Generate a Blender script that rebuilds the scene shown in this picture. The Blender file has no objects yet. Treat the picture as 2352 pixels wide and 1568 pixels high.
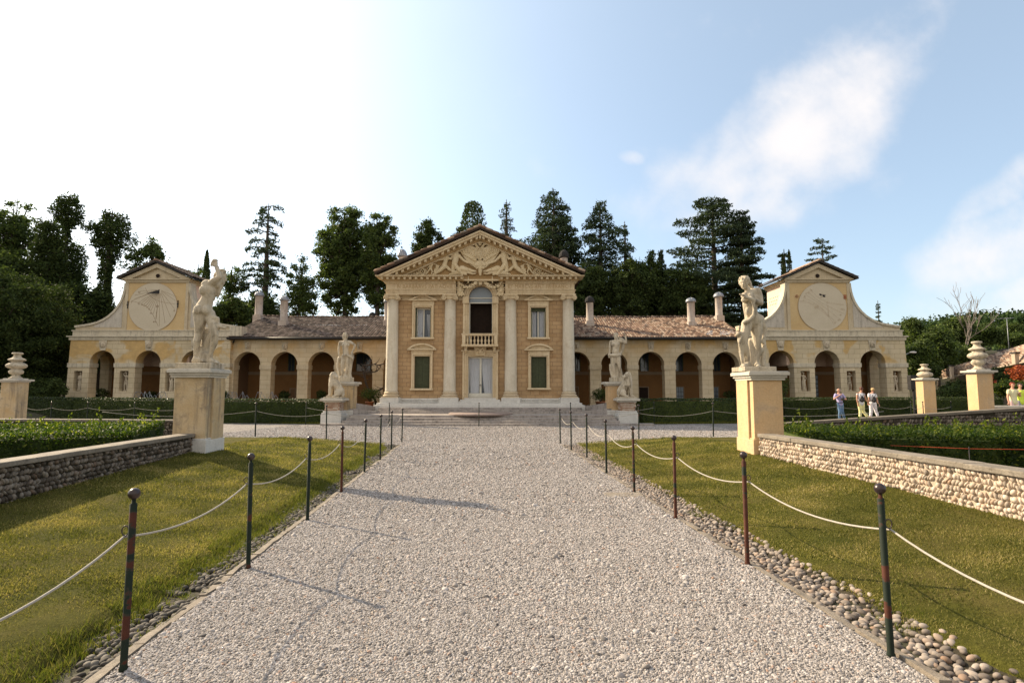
import bpy, bmesh, math, random
import numpy as np
from mathutils import Vector, Matrix, noise
from mathutils.geometry import tessellate_polygon
R = math.radians
scene = bpy.context.scene
# ---------------------------------------------------------------- camera, world, sun, exposure
F = 1265.0; PIT = math.atan(109 / F); EYE = 1.72
cam = bpy.data.objects.new('camera', bpy.data.cameras.new('camera'))
scene.collection.objects.link(cam); scene.camera = cam
cam.location = (0, 0, EYE); cam.rotation_euler = (R(90) + PIT, 0, 0)
cam.data.sensor_width = 36; cam.data.lens = 36 * F / 2352; cam.data.clip_end = 6000; cam.data.clip_start = .05
SUN_AZ, SUN_EL = 58.0, 31.0          # degrees left of the view direction, elevation
sd = Vector((-math.sin(R(SUN_AZ)) * math.cos(R(SUN_EL)), math.cos(R(SUN_AZ)) * math.cos(R(SUN_EL)), math.sin(R(SUN_EL))))
sl = bpy.data.lights.new('sun', 'SUN'); sl.energy = 5.0; sl.angle = R(.6); sl.color = (1, .82, .58)
so = bpy.data.objects.new('sun', sl); scene.collection.objects.link(so)
so.rotation_euler = sd.to_track_quat('Z', 'Y').to_euler()
scene.view_settings.view_transform = 'Standard'; scene.view_settings.look = 'None'
scene.view_settings.exposure = 0.93; scene.view_settings.gamma = 1
scene.render.resolution_x = 1024; scene.render.resolution_y = 682
w = bpy.data.worlds.new('World'); scene.world = w; w.use_nodes = True
nt = w.node_tree; nt.nodes.clear(); N = nt.nodes.new; L = nt.links.new
out = N('ShaderNodeOutputWorld'); bg = N('ShaderNodeBackground'); sky = N('ShaderNodeTexSky')
sky.sky_type = 'NISHITA'; sky.sun_disc = False; sky.sun_elevation = R(SUN_EL); sky.sun_rotation = R(-SUN_AZ)
sky.dust_density = 1.2; sky.air_density = 1.0; sky.ozone_density = 1.6
tc = N('ShaderNodeTexCoord')
def wmath(op, a, b=None, c=None):
    n = N('ShaderNodeMath'); n.operation = op
    for i, v in enumerate((a, b, c)):
        if v is None: continue
        if isinstance(v, (int, float)): n.inputs[i].default_value = v
        else: L(v, n.inputs[i])
    return n.outputs[0]
sep = N('ShaderNodeSeparateXYZ'); L(tc.outputs['Generated'], sep.inputs[0])
ys = wmath('MAXIMUM', sep.outputs[1], .05)
u = wmath('DIVIDE', sep.outputs[0], ys); v = wmath('DIVIDE', sep.outputs[2], ys)      # tangent coordinates of the view of the north
def px(x, y):    # tangent coordinates of a photo pixel
    d = pdir(x, y); return d.x / d.y, d.z / d.y
def pdir(x, y):
    a = (x - 1176) / F; b = -(y - 784) / F
    return Vector((a, math.cos(PIT) - b * math.sin(PIT), math.sin(PIT) + b * math.cos(PIT)))
comb = N('ShaderNodeCombineXYZ'); L(u, comb.inputs[0]); L(v, comb.inputs[1])
nz = N('ShaderNodeTexNoise'); nz.inputs['Scale'].default_value = 3.4; nz.inputs['Detail'].default_value = 7; nz.inputs['Roughness'].default_value = .58
L(comb.outputs[0], nz.inputs['Vector'])
nz2 = N('ShaderNodeTexNoise'); nz2.inputs['Scale'].default_value = 14; nz2.inputs['Detail'].default_value = 5
L(comb.outputs[0], nz2.inputs['Vector'])
nf = wmath('MULTIPLY_ADD', nz2.outputs[0], .35, wmath('MULTIPLY', nz.outputs[0], .9))
def puff(x, y, rx, ry, ang, amp=1.0):
    cx, cy = px(x, y); ca, sa = math.cos(R(ang)), math.sin(R(ang)); rx /= F; ry /= F
    du = wmath('SUBTRACT', u, cx); dv = wmath('SUBTRACT', v, cy)
    a = wmath('DIVIDE', wmath('ADD', wmath('MULTIPLY', du, ca), wmath('MULTIPLY', dv, sa)), rx)
    b = wmath('DIVIDE', wmath('SUBTRACT', wmath('MULTIPLY', dv, ca), wmath('MULTIPLY', du, sa)), ry)
    r2 = wmath('ADD', wmath('MULTIPLY', a, a), wmath('MULTIPLY', b, b))
    return wmath('MULTIPLY', wmath('MAXIMUM', wmath('SUBTRACT', 1.0, r2), -.6), amp)
m = None
for p in [(1850, 290, 440, 170, 42, 1.15), (1680, 400, 270, 150, 10, 1.1), (1960, 130, 260, 60, 38, .75), (1700, 470, 230, 90, 5, 1.0), (2240, 600, 240, 110, 28, 1.0), (2290, 440, 150, 50, 38, .7),
          (1455, 365, 40, 22, -10, .8), (2360, 690, 200, 80, 10, .8)]:
    q = puff(*p); m = q if m is None else wmath('MAXIMUM', m, q)
dens = wmath('MULTIPLY_ADD', m, .55, wmath('MULTIPLY_ADD', nf, 1.9, -1.17))
mr = N('ShaderNodeMapRange'); mr.interpolation_type = 'SMOOTHSTEP'; L(dens, mr.inputs[0])
mr.inputs[1].default_value = -.08; mr.inputs[2].default_value = .95
# thin veil of high haze spreading round the sun on the left
veil = N('ShaderNodeMapRange'); veil.interpolation_type = 'LINEAR'
vv = N('ShaderNodeVectorMath'); vv.operation = 'DOT_PRODUCT'; vv.inputs[1].default_value = sd
nrm = N('ShaderNodeVectorMath'); nrm.operation = 'NORMALIZE'; L(tc.outputs['Generated'], nrm.inputs[0]); L(nrm.outputs[0], vv.inputs[0])
L(wmath('MULTIPLY_ADD', wmath('POWER', wmath('MAXIMUM', wmath('MULTIPLY_ADD', nz.outputs[0], .05, vv.outputs['Value']), 0.0), 4.0), .33, .145), veil.inputs[0])
veil.inputs[1].default_value = 0; veil.inputs[2].default_value = 1; veil.inputs[3].default_value = 0; veil.inputs[4].default_value = 1
mx0 = N('ShaderNodeMix'); mx0.data_type = 'RGBA'; L(sky.outputs[0], mx0.inputs['A']); vc = N('ShaderNodeMix'); vc.data_type = 'RGBA'; vc.inputs['A'].default_value = (10.4, 13.3, 15.0, 1); vc.inputs['B'].default_value = (18.0, 15.4, 12.2, 1); L(veil.outputs[0], vc.inputs['Factor']); L(vc.outputs['Result'], mx0.inputs['B'])
L(veil.outputs[0], mx0.inputs['Factor'])
mx = N('ShaderNodeMix'); mx.data_type = 'RGBA'; L(mx0.outputs['Result'], mx.inputs['A']); mx.inputs['B'].default_value = (6.3, 6.05, 6.0, 1)
L(wmath('MULTIPLY', mr.outputs[0], .95), mx.inputs['Factor'])
# unseen cream clouds added behind the camera to warm and brighten the facade light
nb = N('ShaderNodeTexNoise'); nb.inputs['Scale'].default_value = 2.2; nb.inputs['Detail'].default_value = 6; L(nrm.outputs[0], nb.inputs['Vector'])
bk = N('ShaderNodeMapRange'); bk.interpolation_type = 'SMOOTHSTEP'; L(wmath('MULTIPLY_ADD', nb.outputs[0], .9, wmath('MULTIPLY', sep.outputs[1], -.8)), bk.inputs[0]); bk.inputs[1].default_value = .45; bk.inputs[2].default_value = .85
mb_ = N('ShaderNodeMix'); mb_.data_type = 'RGBA'; L(mx.outputs['Result'], mb_.inputs['A']); mb_.inputs['B'].default_value = (7.4, 6.6, 5.7, 1); L(wmath('MULTIPLY', bk.outputs[0], .7), mb_.inputs['Factor'])
L(mb_.outputs['Result'], bg.inputs[0]); bg.inputs[1].default_value = .088; L(bg.outputs[0], out.inputs[0])
# ---------------------------------------------------------------- helpers
def P(x, y, Y):
    d = pdir(x, y); t = Y / d.y
    return Vector((d.x * t, Y, EYE + d.z * t))
def PX(x, Y, z):     # world X of photo column x at depth Y, height z
    return (x - 1176) / F * (Y * math.cos(PIT) + (z - EYE) * math.sin(PIT))
def PZ(y, Y): return P(1176, y, Y).z
def PG(x, y, z=0.0):
    d = pdir(x, y); t = (z - EYE) / d.z
    return Vector((d.x * t, d.y * t, z))
def link(o): scene.collection.objects.link(o); return o
OFF = Vector((0, 0, 0))
def thing(name, label, cat, loc=(0, 0, 0), group=None):
    global OFF
    o = bpy.data.objects.new(name, None); link(o); o.location = loc; OFF = Vector(loc)
    o.empty_display_size = .2
    o['label'] = label; o['category'] = cat
    if group: o['group'] = group
    return o
def tag(o, label=None, cat=None, group=None, kind=None):
    if label: o['label'] = label
    if cat: o['category'] = cat
    if group: o['group'] = group
    if kind: o['kind'] = kind
    return o
def copy_tree(o, parent=None):
    c = o.copy(); link(c); c.parent = parent
    for ch in list(o.children): copy_tree(ch, c)
    return c
def bake(o):
    bpy.context.view_layer.update()
    dg = bpy.context.evaluated_depsgraph_get()
    me = bpy.data.meshes.new_from_object(o.evaluated_get(dg)); o.modifiers.clear(); old = o.data; o.data = me
    for p in me.polygons: p.use_smooth = True
    bpy.data.meshes.remove(old)
def npmesh(name, v, f, mat, rnd=None, smooth=False, parent=None, off=None):
    v = np.asarray(v, dtype=np.float32).reshape(-1, 3); f = np.asarray(f, dtype=np.int32)
    off = OFF if off is None else off
    if parent is not None: v = v - np.array(off, dtype=np.float32)
    me = bpy.data.meshes.new(name); k = f.shape[1]
    me.vertices.add(len(v)); me.vertices.foreach_set('co', v.ravel())
    me.loops.add(f.size); me.loops.foreach_set('vertex_index', f.ravel())
    me.polygons.add(len(f)); me.polygons.foreach_set('loop_start', np.arange(0, f.size, k, dtype=np.int32))
    me.polygons.foreach_set('loop_total', np.full(len(f), k, dtype=np.int32))
    if smooth: me.polygons.foreach_set('use_smooth', np.ones(len(f), dtype=bool))
    me.update(calc_edges=True)
    if rnd is not None:
        a = me.attributes.new('rnd', 'FLOAT', 'FACE'); a.data.foreach_set('value', np.asarray(rnd, dtype=np.float32))
    me.materials.append(mat)
    o = bpy.data.objects.new(name, me); link(o)
    if parent is not None: o.parent = parent
    return o
ICO = {}
def ico(sub):
    if sub not in ICO:
        bm = bmesh.new(); bmesh.ops.create_icosphere(bm, subdivisions=sub, radius=1)
        bm.verts.ensure_lookup_table()
        ICO[sub] = (np.array([v.co[:] for v in bm.verts]), np.array([[v.index for v in f.verts] for f in bm.faces])); bm.free()
    return ICO[sub]
class MB:
    def __init__(s): s.v = []; s.f = []; s.r = []; s.sm = []; s.pc = []
    def add(s, vs, fs, rnd=None, smooth=False):
        b = len(s.v); s.pc.append((b, len(s.f))); s.v += [tuple(q) for q in vs]
        r = random.random() if rnd is None else rnd
        for f in fs: s.f.append(tuple(int(i) + b for i in f)); s.r.append(r); s.sm.append(smooth)
        return s
    def box(s, x0, x1, y0, y1, z0, z1, rnd=None):
        return s.add([(x0, y0, z0), (x1, y0, z0), (x1, y1, z0), (x0, y1, z0), (x0, y0, z1), (x1, y0, z1), (x1, y1, z1), (x0, y1, z1)],
                     [(0, 3, 2, 1), (4, 5, 6, 7), (0, 1, 5, 4), (1, 2, 6, 5), (2, 3, 7, 6), (3, 0, 4, 7)], rnd)
    def prism(s, poly, y0, y1, holes=(), axis='y'):     # poly in (x,z), extruded along y
        loops = [list(poly)] + [list(h) for h in holes]
        flat = [p for l in loops for p in l]; n = len(flat)
        tri = tessellate_polygon([[Vector((p[0], p[1], 0)) for p in l] for l in loops])
        if axis == 'y': mk = lambda p, d: (p[0], d, p[1])
        elif axis == 'x': mk = lambda p, d: (d, p[0], p[1])
        else: mk = lambda p, d: (p[0], p[1], d)
        vs = [mk(p, y0) for p in flat] + [mk(p, y1) for p in flat]
        fs = []
        for t in tri: fs.append(tuple(t)); fs.append((t[2] + n, t[1] + n, t[0] + n))
        b = 0
        for l in loops:
            k = len(l)
            for i in range(k): j = (i + 1) % k; fs.append((b + i, b + j, b + j + n, b + i + n))
            b += k
        return s.add(vs, fs)
    def lathe(s, prof, c=(0, 0, 0), seg=24, a0=0, a1=2 * math.pi, smooth=True):
        vs = []; fs = []; full = abs(a1 - a0 - 2 * math.pi) < 1e-6; m_ = seg if full else seg + 1
        for (r, z) in prof:
            for i in range(m_):
                a = a0 + (a1 - a0) * i / seg; vs.append((c[0] + r * math.cos(a), c[1] + r * math.sin(a), c[2] + z))
        for j in range(len(prof) - 1):
            for i in range(seg):
                i2 = (i + 1) % m_; fs.append((j * m_ + i, j * m_ + i2, (j + 1) * m_ + i2, (j + 1) * m_ + i))
        if full:
            fs.append(tuple(range(m_ - 1, -1, -1))); fs.append(tuple(range((len(prof) - 1) * m_, len(prof) * m_)))
        return s.add(vs, fs, None, smooth)
    def tube(s, pts, rad, seg=8, smooth=True):
        pts = [Vector(p) for p in pts]; n = len(pts)
        rad = [rad] * n if isinstance(rad, (int, float)) else rad
        vs = []; fs = []; up = Vector((0.13, .31, .94))
        for i, p in enumerate(pts):
            t = (pts[min(i + 1, n - 1)] - pts[max(i - 1, 0)]).normalized()
            a = t.cross(up)
            if a.length < .05: a = t.cross(Vector((1, 0, 0)))
            a.normalize(); b = t.cross(a)
            for k in range(seg):
                th = 2 * math.pi * k / seg; vs.append(p + (a * math.cos(th) + b * math.sin(th)) * rad[i])
        for i in range(n - 1):
            for k in range(seg):
                k2 = (k + 1) % seg; fs.append((i * seg + k, i * seg + k2, (i + 1) * seg + k2, (i + 1) * seg + k))
        fs.append(tuple(range(seg - 1, -1, -1))); fs.append(tuple(range((n - 1) * seg, n * seg)))
        return s.add(vs, fs, None, smooth)
    def ell(s, c, r, rot=None, sub=2):
        V, Fc = ico(sub); r = (r, r, r) if isinstance(r, (int, float)) else r
        M = V * np.array(r)
        if rot is not None: M = M @ np.array(rot.to_3x3()).T
        return s.add(M + np.array(c), Fc, None, True)
    def cap(s, a, b, ra, rb, n=5):      # tapered capsule
        a = Vector(a); b = Vector(b); seg = 10
        s.ell(a, ra, None, 1 if ra < .02 else 2); s.ell(b, rb, None, 1 if rb < .02 else 2)
        if (b - a).length > 1e-4: s.tube([a, b], [ra, rb], seg)
        return s
    def chain(s, pts, rad):
        for i in range(len(pts) - 1): s.cap(pts[i], pts[i + 1], rad[i], rad[i + 1])
        return s
    def xf(s, fn): s.v = [tuple(fn(Vector(q))) for q in s.v]; return s
    def build(s, name, mat, parent=None, smooth=None, remesh=None, bevel=None, smit=4, off=None):
        me = bpy.data.meshes.new(name)
        o_ = (OFF if off is None else Vector(off)) if parent is not None else Vector((0, 0, 0))
        me.from_pydata([(q[0] - o_[0], q[1] - o_[1], q[2] - o_[2]) for q in s.v], [], s.f); me.materials.append(mat)
        if not remesh:
            bm = bmesh.new(); bm.from_mesh(me); bmesh.ops.recalc_face_normals(bm, faces=bm.faces); bm.to_mesh(me); bm.free()
            a = me.attributes.new('rnd', 'FLOAT', 'FACE'); a.data.foreach_set('value', s.r)
        me.polygons.foreach_set('use_smooth', [(q if smooth is None else smooth) for q in s.sm]); me.update()
        o = bpy.data.objects.new(name, me); link(o)
        if parent is not None: o.parent = parent
        if remesh:
            m1 = o.modifiers.new('r', 'REMESH'); m1.mode = 'VOXEL'; m1.voxel_size = remesh; m1.use_smooth_shade = True
            if smit:
                m2 = o.modifiers.new('s', 'SMOOTH'); m2.iterations = smit; m2.factor = .5
            bake(o)
            if not o.data.materials: o.data.materials.append(mat)
        if bevel:
            m3 = o.modifiers.new('b', 'BEVEL'); m3.width = bevel; m3.segments = 2; m3.limit_method = 'ANGLE'
        return o
    def each(s, name, mat, parent=None, **k):      # every added piece becomes a part of its own
        out_ = []
        for i in range(len(s.pc)):
            v0, f0 = s.pc[i]; v1, f1 = s.pc[i + 1] if i + 1 < len(s.pc) else (len(s.v), len(s.f)); q = MB(); q.v = s.v[v0:v1]; q.f = [tuple(j - v0 for j in f) for f in s.f[f0:f1]]; q.r = s.r[f0:f1]; q.sm = s.sm[f0:f1]; out_.append(q.build(name, mat, parent, **k))
        return out_
    def solo(s, name, mat, label, cat, group=None, kind=None, **k):     # a top-level thing that is one mesh, origin at its base
        a = np.array(s.v); lo = a.min(0); hi = a.max(0); c = Vector(((lo[0] + hi[0]) / 2, (lo[1] + hi[1]) / 2, lo[2]))
        s.v = [tuple(Vector(q) - c) for q in s.v]
        o = s.build(name, mat, None, **k); o.location = c
        if kind == 'structure': o['kind'] = kind; 
        else: tag(o, label, cat, group, kind)
        return o
def struct(name, mb, mat, **k):
    o = mb.build(name, mat, None, **k); o['kind'] = 'structure'; return o
def text_mb(txt, size, x, z, y, depth=.01, align='CENTER', rot=0, cond=1.0):
    cu = bpy.data.curves.new('t', 'FONT'); cu.body = txt; cu.size = size; cu.align_x = align; cu.align_y = 'CENTER'; cu.extrude = depth; cu.space_character = 1.1; cu.resolution_u = 3
    o = bpy.data.objects.new('t', cu); link(o)
    bpy.context.view_layer.update(); dg = bpy.context.evaluated_depsgraph_get(); me = bpy.data.meshes.new_from_object(o.evaluated_get(dg))
    mb = MB(); c, s_ = math.cos(rot), math.sin(rot)
    vs = [(x + (q.co.x * cond * c - q.co.y * s_), y - q.co.z, z + (q.co.x * cond * s_ + q.co.y * c)) for q in me.vertices]
    mb.add(vs, [tuple(p.vertices) for p in me.polygons]); bpy.data.objects.remove(o); bpy.data.curves.remove(cu); bpy.data.meshes.remove(me)
    return mb
def merge(*mbs):
    r = MB()
    for q in mbs:
        b = len(r.v); r.v += q.v; r.f += [tuple(i + b for i in f) for f in q.f]; r.r += q.r; r.sm += q.sm
    return r
# ---------------------------------------------------------------- materials
def material(name, rough=.85, spec=.3):
    m = bpy.data.materials.new(name); m.use_nodes = True; n = m.node_tree; b = n.nodes['Principled BSDF']
    b.inputs['Roughness'].default_value = rough; b.inputs['Specular IOR Level'].default_value = spec
    return m, n, b
class NT:
    def __init__(s, n): s.n = n; s.L = n.links.new; s.geo = None
    def new(s, t): return s.n.nodes.new(t)
    def pos(s):
        if not s.geo: s.geo = s.new('ShaderNodeNewGeometry')
        return s.geo.outputs['Position']
    def objc(s): return s.new('ShaderNodeTexCoord').outputs['Object']
    def noise(s, vec, scale, detail=5, rough=.55, dist=0, map_=None):
        t = s.new('ShaderNodeTexNoise'); t.inputs['Scale'].default_value = scale; t.inputs['Detail'].default_value = detail
        t.inputs['Roughness'].default_value = rough; t.inputs['Distortion'].default_value = dist
        if map_:
            mp = s.new('ShaderNodeMapping'); mp.inputs['Scale'].default_value = map_; s.L(vec, mp.inputs[0]); vec = mp.outputs[0]
        s.L(vec, t.inputs['Vector']); return t.outputs['Fac']
    def ramp(s, fac, stops, interp='LINEAR'):
        r = s.new('ShaderNodeValToRGB'); r.color_ramp.interpolation = interp
        while len(r.color_ramp.elements) < len(stops): r.color_ramp.elements.new(.5)
        for e, (p, c) in zip(r.color_ramp.elements, stops):
            e.position = p; e.color = (c[0], c[1], c[2], 1) if not isinstance(c, (int, float)) else (c, c, c, 1)
        s.L(fac, r.inputs[0]); return r.outputs[0]
    def mix(s, fac, a, b, mode='MIX'):
        m = s.new('ShaderNodeMix'); m.data_type = 'RGBA'; m.blend_type = mode
        for key, val in (('Factor', fac), ('A', a), ('B', b)):
            i = m.inputs[key]
            if isinstance(val, (int, float)): i.default_value = val if key == 'Factor' else (val, val, val, 1)
            elif isinstance(val, tuple): i.default_value = (*val[:3], 1)
            else: s.L(val, i)
        return m.outputs['Result']
    def math(s, op, a, b=0.0):
        m = s.new('ShaderNodeMath'); m.operation = op
        for i, q in enumerate((a, b)):
            if isinstance(q, (int, float)): m.inputs[i].default_value = q
            else: s.L(q, m.inputs[i])
        return m.outputs[0]
    def attr(s, name='rnd'):
        a = s.new('ShaderNodeAttribute'); a.attribute_name = name; return a.outputs['Fac']
    def bump(s, h, strength, dist, b, prev=None):
        n = s.new('ShaderNodeBump'); n.inputs['Strength'].default_value = strength; n.inputs['Distance'].default_value = dist
        s.L(h, n.inputs['Height'])
        if prev: s.L(prev, n.inputs['Normal'])
        if b: s.L(n.outputs[0], b.inputs['Normal'])
        return n.outputs[0]
def stone(name, c1, c2, stain=(.1, .09, .075), sc=1.0, stain_amt=.5, rough=.85, bump=.4, streak=0.0, obj=False, speck=.5):
    m, n, b = material(name, rough); q = NT(n); p = q.objc() if obj else q.pos()
    base = q.ramp(q.noise(p, 1.3 * sc, 6, .6), [(.3, c1), (.7, c2)])
    st = q.ramp(q.noise(p, 2.6 * sc, 9, .68, .4), [(.52, 0), (.75, 1)])
    col = q.mix(q.math('MULTIPLY', st, stain_amt), base, stain)
    if streak:
        sk = q.ramp(q.noise(p, 3.0, 6, .6, 0, (2.2, 2.2, .22)), [(.5, 0), (.72, 1)]); col = q.mix(q.math('MULTIPLY', sk, streak), col, stain)
    fine = q.noise(p, 26 * sc, 5, .7); col = q.mix(speck, col, q.ramp(fine, [(.25, .62), (.75, 1.2)]), 'MULTIPLY')
    n.links.new(col, b.inputs['Base Color'])
    bb = q.bump(q.noise(p, 9 * sc, 8, .65), bump, .03, None); q.bump(fine, bump, .006, b, bb)
    return m
def block_mat(name, cA, cB, mortar, bw, bh, stain, stain_amt, patch=None, patch_t=(.5, .53), zpatch=None, msize=.012, vary=.5, off=(0, 0, 0), rgrad=None, joint_amt=1.0):
    m, n, b = material(name, .9); q = NT(n); p = q.pos()
    sx = q.new('ShaderNodeSeparateXYZ'); q.L(p, sx.inputs[0]); cb = q.new('ShaderNodeCombineXYZ')
    q.L(q.math('ADD', q.math('ADD', sx.outputs[0], q.math('MULTIPLY', sx.outputs[1], 1.0)), off[0]), cb.inputs[0]); q.L(q.math('ADD', sx.outputs[2], off[2]), cb.inputs[1])
    wob = q.noise(p, 2.2, 3); cw = q.new('ShaderNodeVectorMath'); cw.operation = 'MULTIPLY_ADD'
    tx = q.new('ShaderNodeTexBrick'); tx.inputs['Scale'].default_value = 1; tx.inputs['Brick Width'].default_value = bw; tx.inputs['Row Height'].default_value = bh
    tx.inputs['Mortar Size'].default_value = msize; tx.inputs['Mortar Smooth'].default_value = .3; tx.inputs['Color1'].default_value = (*cA, 1); tx.inputs['Color2'].default_value = (*cB, 1)
    tx.inputs['Mortar'].default_value = (*mortar, 1); tx.inputs['Bias'].default_value = 0; tx.offset = .5
    q.L(cb.outputs[0], tx.inputs['Vector'])
    base = q.mix(.5, cA, cB); jf = q.math('MULTIPLY', tx.outputs['Fac'], q.math('MULTIPLY', q.ramp(q.noise(p, 1.7, 5), [(.35, .35), (.6, 1)]), joint_amt))
    col = q.mix(vary, base, tx.outputs['Color']); 
    big = q.ramp(q.noise(p, .8, 7, .62), [(.3, .84), (.7, 1.14)]); col = q.mix(1.0, col, big, 'MULTIPLY')
    if patch:
        pf = q.ramp(q.noise(p, .55, 5, .5, .6), [(patch_t[0], 0), (patch_t[1], 1)])
        if zpatch:
            zr = q.new('ShaderNodeMapRange'); q.L(sx.outputs[2], zr.inputs[0]); zr.inputs[1].default_value = zpatch[0]; zr.inputs[2].default_value = zpatch[1]; pf = q.math('MULTIPLY', pf, zr.outputs[0])
        col = q.mix(pf, col, q.mix(.8, patch, q.ramp(q.noise(p, 3, 6, .7), [(.3, .8), (.7, 1.15)]), 'MULTIPLY')); jf = q.math('MULTIPLY', jf, q.math('SUBTRACT', 1.0, q.math('MULTIPLY', pf, .75)))
    col = q.mix(jf, col, mortar)
    st = q.ramp(q.noise(p, 1.8, 9, .7, .5), [(.53, 0), (.78, 1)]); col = q.mix(q.math('MULTIPLY', st, stain_amt), col, stain)
    fine = q.noise(p, 30, 5, .7); col = q.mix(.45, col, q.ramp(fine, [(.25, .65), (.75, 1.2)]), 'MULTIPLY')
    q.L(col, b.inputs['Base Color'])
    bb = q.bump(q.math('SUBTRACT', 1.0, jf), .5, .012, None); bb = q.bump(q.noise(p, 8, 8, .65), .35, .02, None, bb); q.bump(fine, .3, .005, b, bb)
    return m
def plain(name, c, rough=.6, var=.25, sc=6, spec=.3, metal=0, obj=True):
    m, n, b = material(name, rough, spec); q = NT(n); p = q.objc() if obj else q.pos()
    col = q.mix(1.0, tuple(c), q.ramp(q.noise(p, sc, 5, .6), [(.25, 1 - var), (.75, 1 + var)]), 'MULTIPLY')
    q.L(col, b.inputs['Base Color']); b.inputs['Metallic'].default_value = metal
    q.bump(q.noise(p, sc * 4, 4), .15, .01, b); return m
def leafmat(name, cols, rough=.5, trans=.25, spec=.3):
    m, n, b = material(name, rough, spec); q = NT(n)
    c = q.ramp(q.attr(), cols); lf = q.noise(q.pos(), .55, 3); c = q.mix(.7, c, q.ramp(lf, [(.3, .72), (.7, 1.25)]), 'MULTIPLY')
    q.L(c, b.inputs['Base Color'])
    if trans:
        t = q.new('ShaderNodeBsdfTranslucent'); q.L(q.mix(1.0, c, (1.5, 1.6, .8), 'MULTIPLY'), t.inputs[0]); ms = q.new('ShaderNodeMixShader'); ms.inputs[0].default_value = trans
        o = [x for x in n.nodes if x.type == 'OUTPUT_MATERIAL'][0]; q.L(b.outputs[0], ms.inputs[1]); q.L(t.outputs[0], ms.inputs[2]); q.L(ms.outputs[0], o.inputs[0])
    return m
M = {}
M['statue'] = stone('statue stone', (.50, .42, .30), (.64, .56, .43), (.10, .075, .05), 4.0, .7, streak=.75, bump=.9)
M['column'] = stone('column plaster', (.57, .51, .395), (.69, .63, .515), (.34, .23, .12), 1.0, .5, streak=.3)
M['trim'] = stone('carved cream stone', (.59, .465, .285), (.69, .575, .395), (.28, .155, .065), 1.4, .6, streak=.35)
M['relief'] = stone('carved relief stone', (.60, .48, .29), (.70, .59, .40), (.30, .17, .07), 2.4, .55)
M['tymp'] = stone('tympanum ground', (.34, .21, .09), (.44, .29, .135), (.2, .11, .045), 1.2, .4)  # ground darkened to paint recess shade behind the flatly lit relief
M['white'] = stone('white limestone', (.56, .54, .50), (.68, .66, .61), (.2, .19, .17), 1.0, .35, streak=.15)
M['step'] = stone('worn pink step stone', (.29, .25, .225), (.42, .375, .335), (.06, .052, .048), 1.6, .9, streak=.5)
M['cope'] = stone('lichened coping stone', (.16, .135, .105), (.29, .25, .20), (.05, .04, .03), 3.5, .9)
M['dark_cope'] = stone('darker coping stone', (.12, .10, .08), (.20, .17, .13), (.04, .04, .03), 2.5, .7)  # darker than the common coping, for the right terrace wall
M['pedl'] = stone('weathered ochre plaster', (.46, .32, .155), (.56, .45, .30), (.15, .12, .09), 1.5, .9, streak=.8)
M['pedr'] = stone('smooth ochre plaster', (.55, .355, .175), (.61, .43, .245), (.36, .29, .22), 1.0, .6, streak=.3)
M['cap'] = stone('mossy cap stone', (.46, .42, .35), (.60, .56, .48), (.13, .12, .10), 1.8, .55)
M['facade'] = block_mat('facade ashlar', (.395, .26, .136), (.495, .34, .19), (.22, .145, .085), .50, .232, (.30, .14, .045), .65, msize=.012, vary=.7)
M['wing'] = block_mat('wing plaster', (.52, .42, .27), (.60, .51, .36), (.30, .23, .14), .95, .34, (.36, .22, .09), .5, (.54, .35, .14), (.42, .62), (3.9, 5.2), .012, joint_amt=.7)
M['pav'] = block_mat('pavilion plaster', (.53, .44, .285), (.62, .53, .375), (.28, .21, .13), .85, .36, (.22, .17, .12), .45, (.54, .37, .16), (.46, .52), (3.2, 3.9), .012, joint_amt=.9)
M['tower'] = stone('yellow tower plaster', (.54, .38, .185), (.62, .465, .25), (.42, .29, .16), .8, .3)
M['towertrim'] = stone('grey cream stucco', (.49, .40, .265), (.60, .515, .37), (.20, .145, .09), 1.3, .55, streak=.22)
M['attic'] = stone('streaked attic stucco', (.52, .46, .345), (.62, .56, .44), (.09, .075, .06), 1.5, .6, streak=.45)
M['dial'] = stone('dial plaster', (.54, .47, .35), (.60, .53, .41), (.42, .34, .24), .8, .2, bump=.15)
M['ink'] = plain('faded brown dial paint', (.22, .14, .08), .9)
M['inkpale'] = plain('pale worn dial paint', (.42, .33, .23), .9)
M['iron'] = plain('black iron', (.02, .018, .018), .5)
M['bed'] = stone('soffit tan with bounce light', (.42, .28, .13), (.50, .35, .18), (.24, .13, .05), 1.2, .5)  # tan paints in the shade and bounce light between the modillions
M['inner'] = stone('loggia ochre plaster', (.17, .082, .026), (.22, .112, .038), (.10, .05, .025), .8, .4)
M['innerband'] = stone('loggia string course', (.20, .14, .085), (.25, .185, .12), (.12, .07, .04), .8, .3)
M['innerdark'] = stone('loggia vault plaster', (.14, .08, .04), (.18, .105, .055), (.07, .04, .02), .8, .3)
M['pink'] = stone('pink tower side plaster', (.66, .49, .38), (.74, .58, .47), (.4, .24, .16), .8, .4)
M['gutter'] = plain('dark gutter metal', (.03, .027, .025), .5)
M['glass'] = plain('dark window glass', (.035, .045, .06), .08, .1, spec=.6)
M['glassblue'] = plain('grey blue glazing', (.20, .235, .27), .25, .08, spec=.5)
M['dark'] = plain('dark room interior', (.02, .012, .008), .95)
M['curtain'] = plain('white linen curtain', (.44, .46, .49), .9, .08, 2)
M['woodw'] = plain('cream painted wood', (.60, .58, .50), .6, .1)
M['green'] = plain('green painted shutter', (.055, .065, .032), .65, .25)
M['lead'] = plain('lead sheet', (.26, .27, .29), .45, .35, 5, .5, .5)
M['soot'] = plain('sooty cap', (.03, .028, .027), .9)
M['chim'] = stone('chimney plaster', (.40, .34, .29), (.55, .48, .42), (.09, .075, .065), 2.0, .8, streak=.4)
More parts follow.
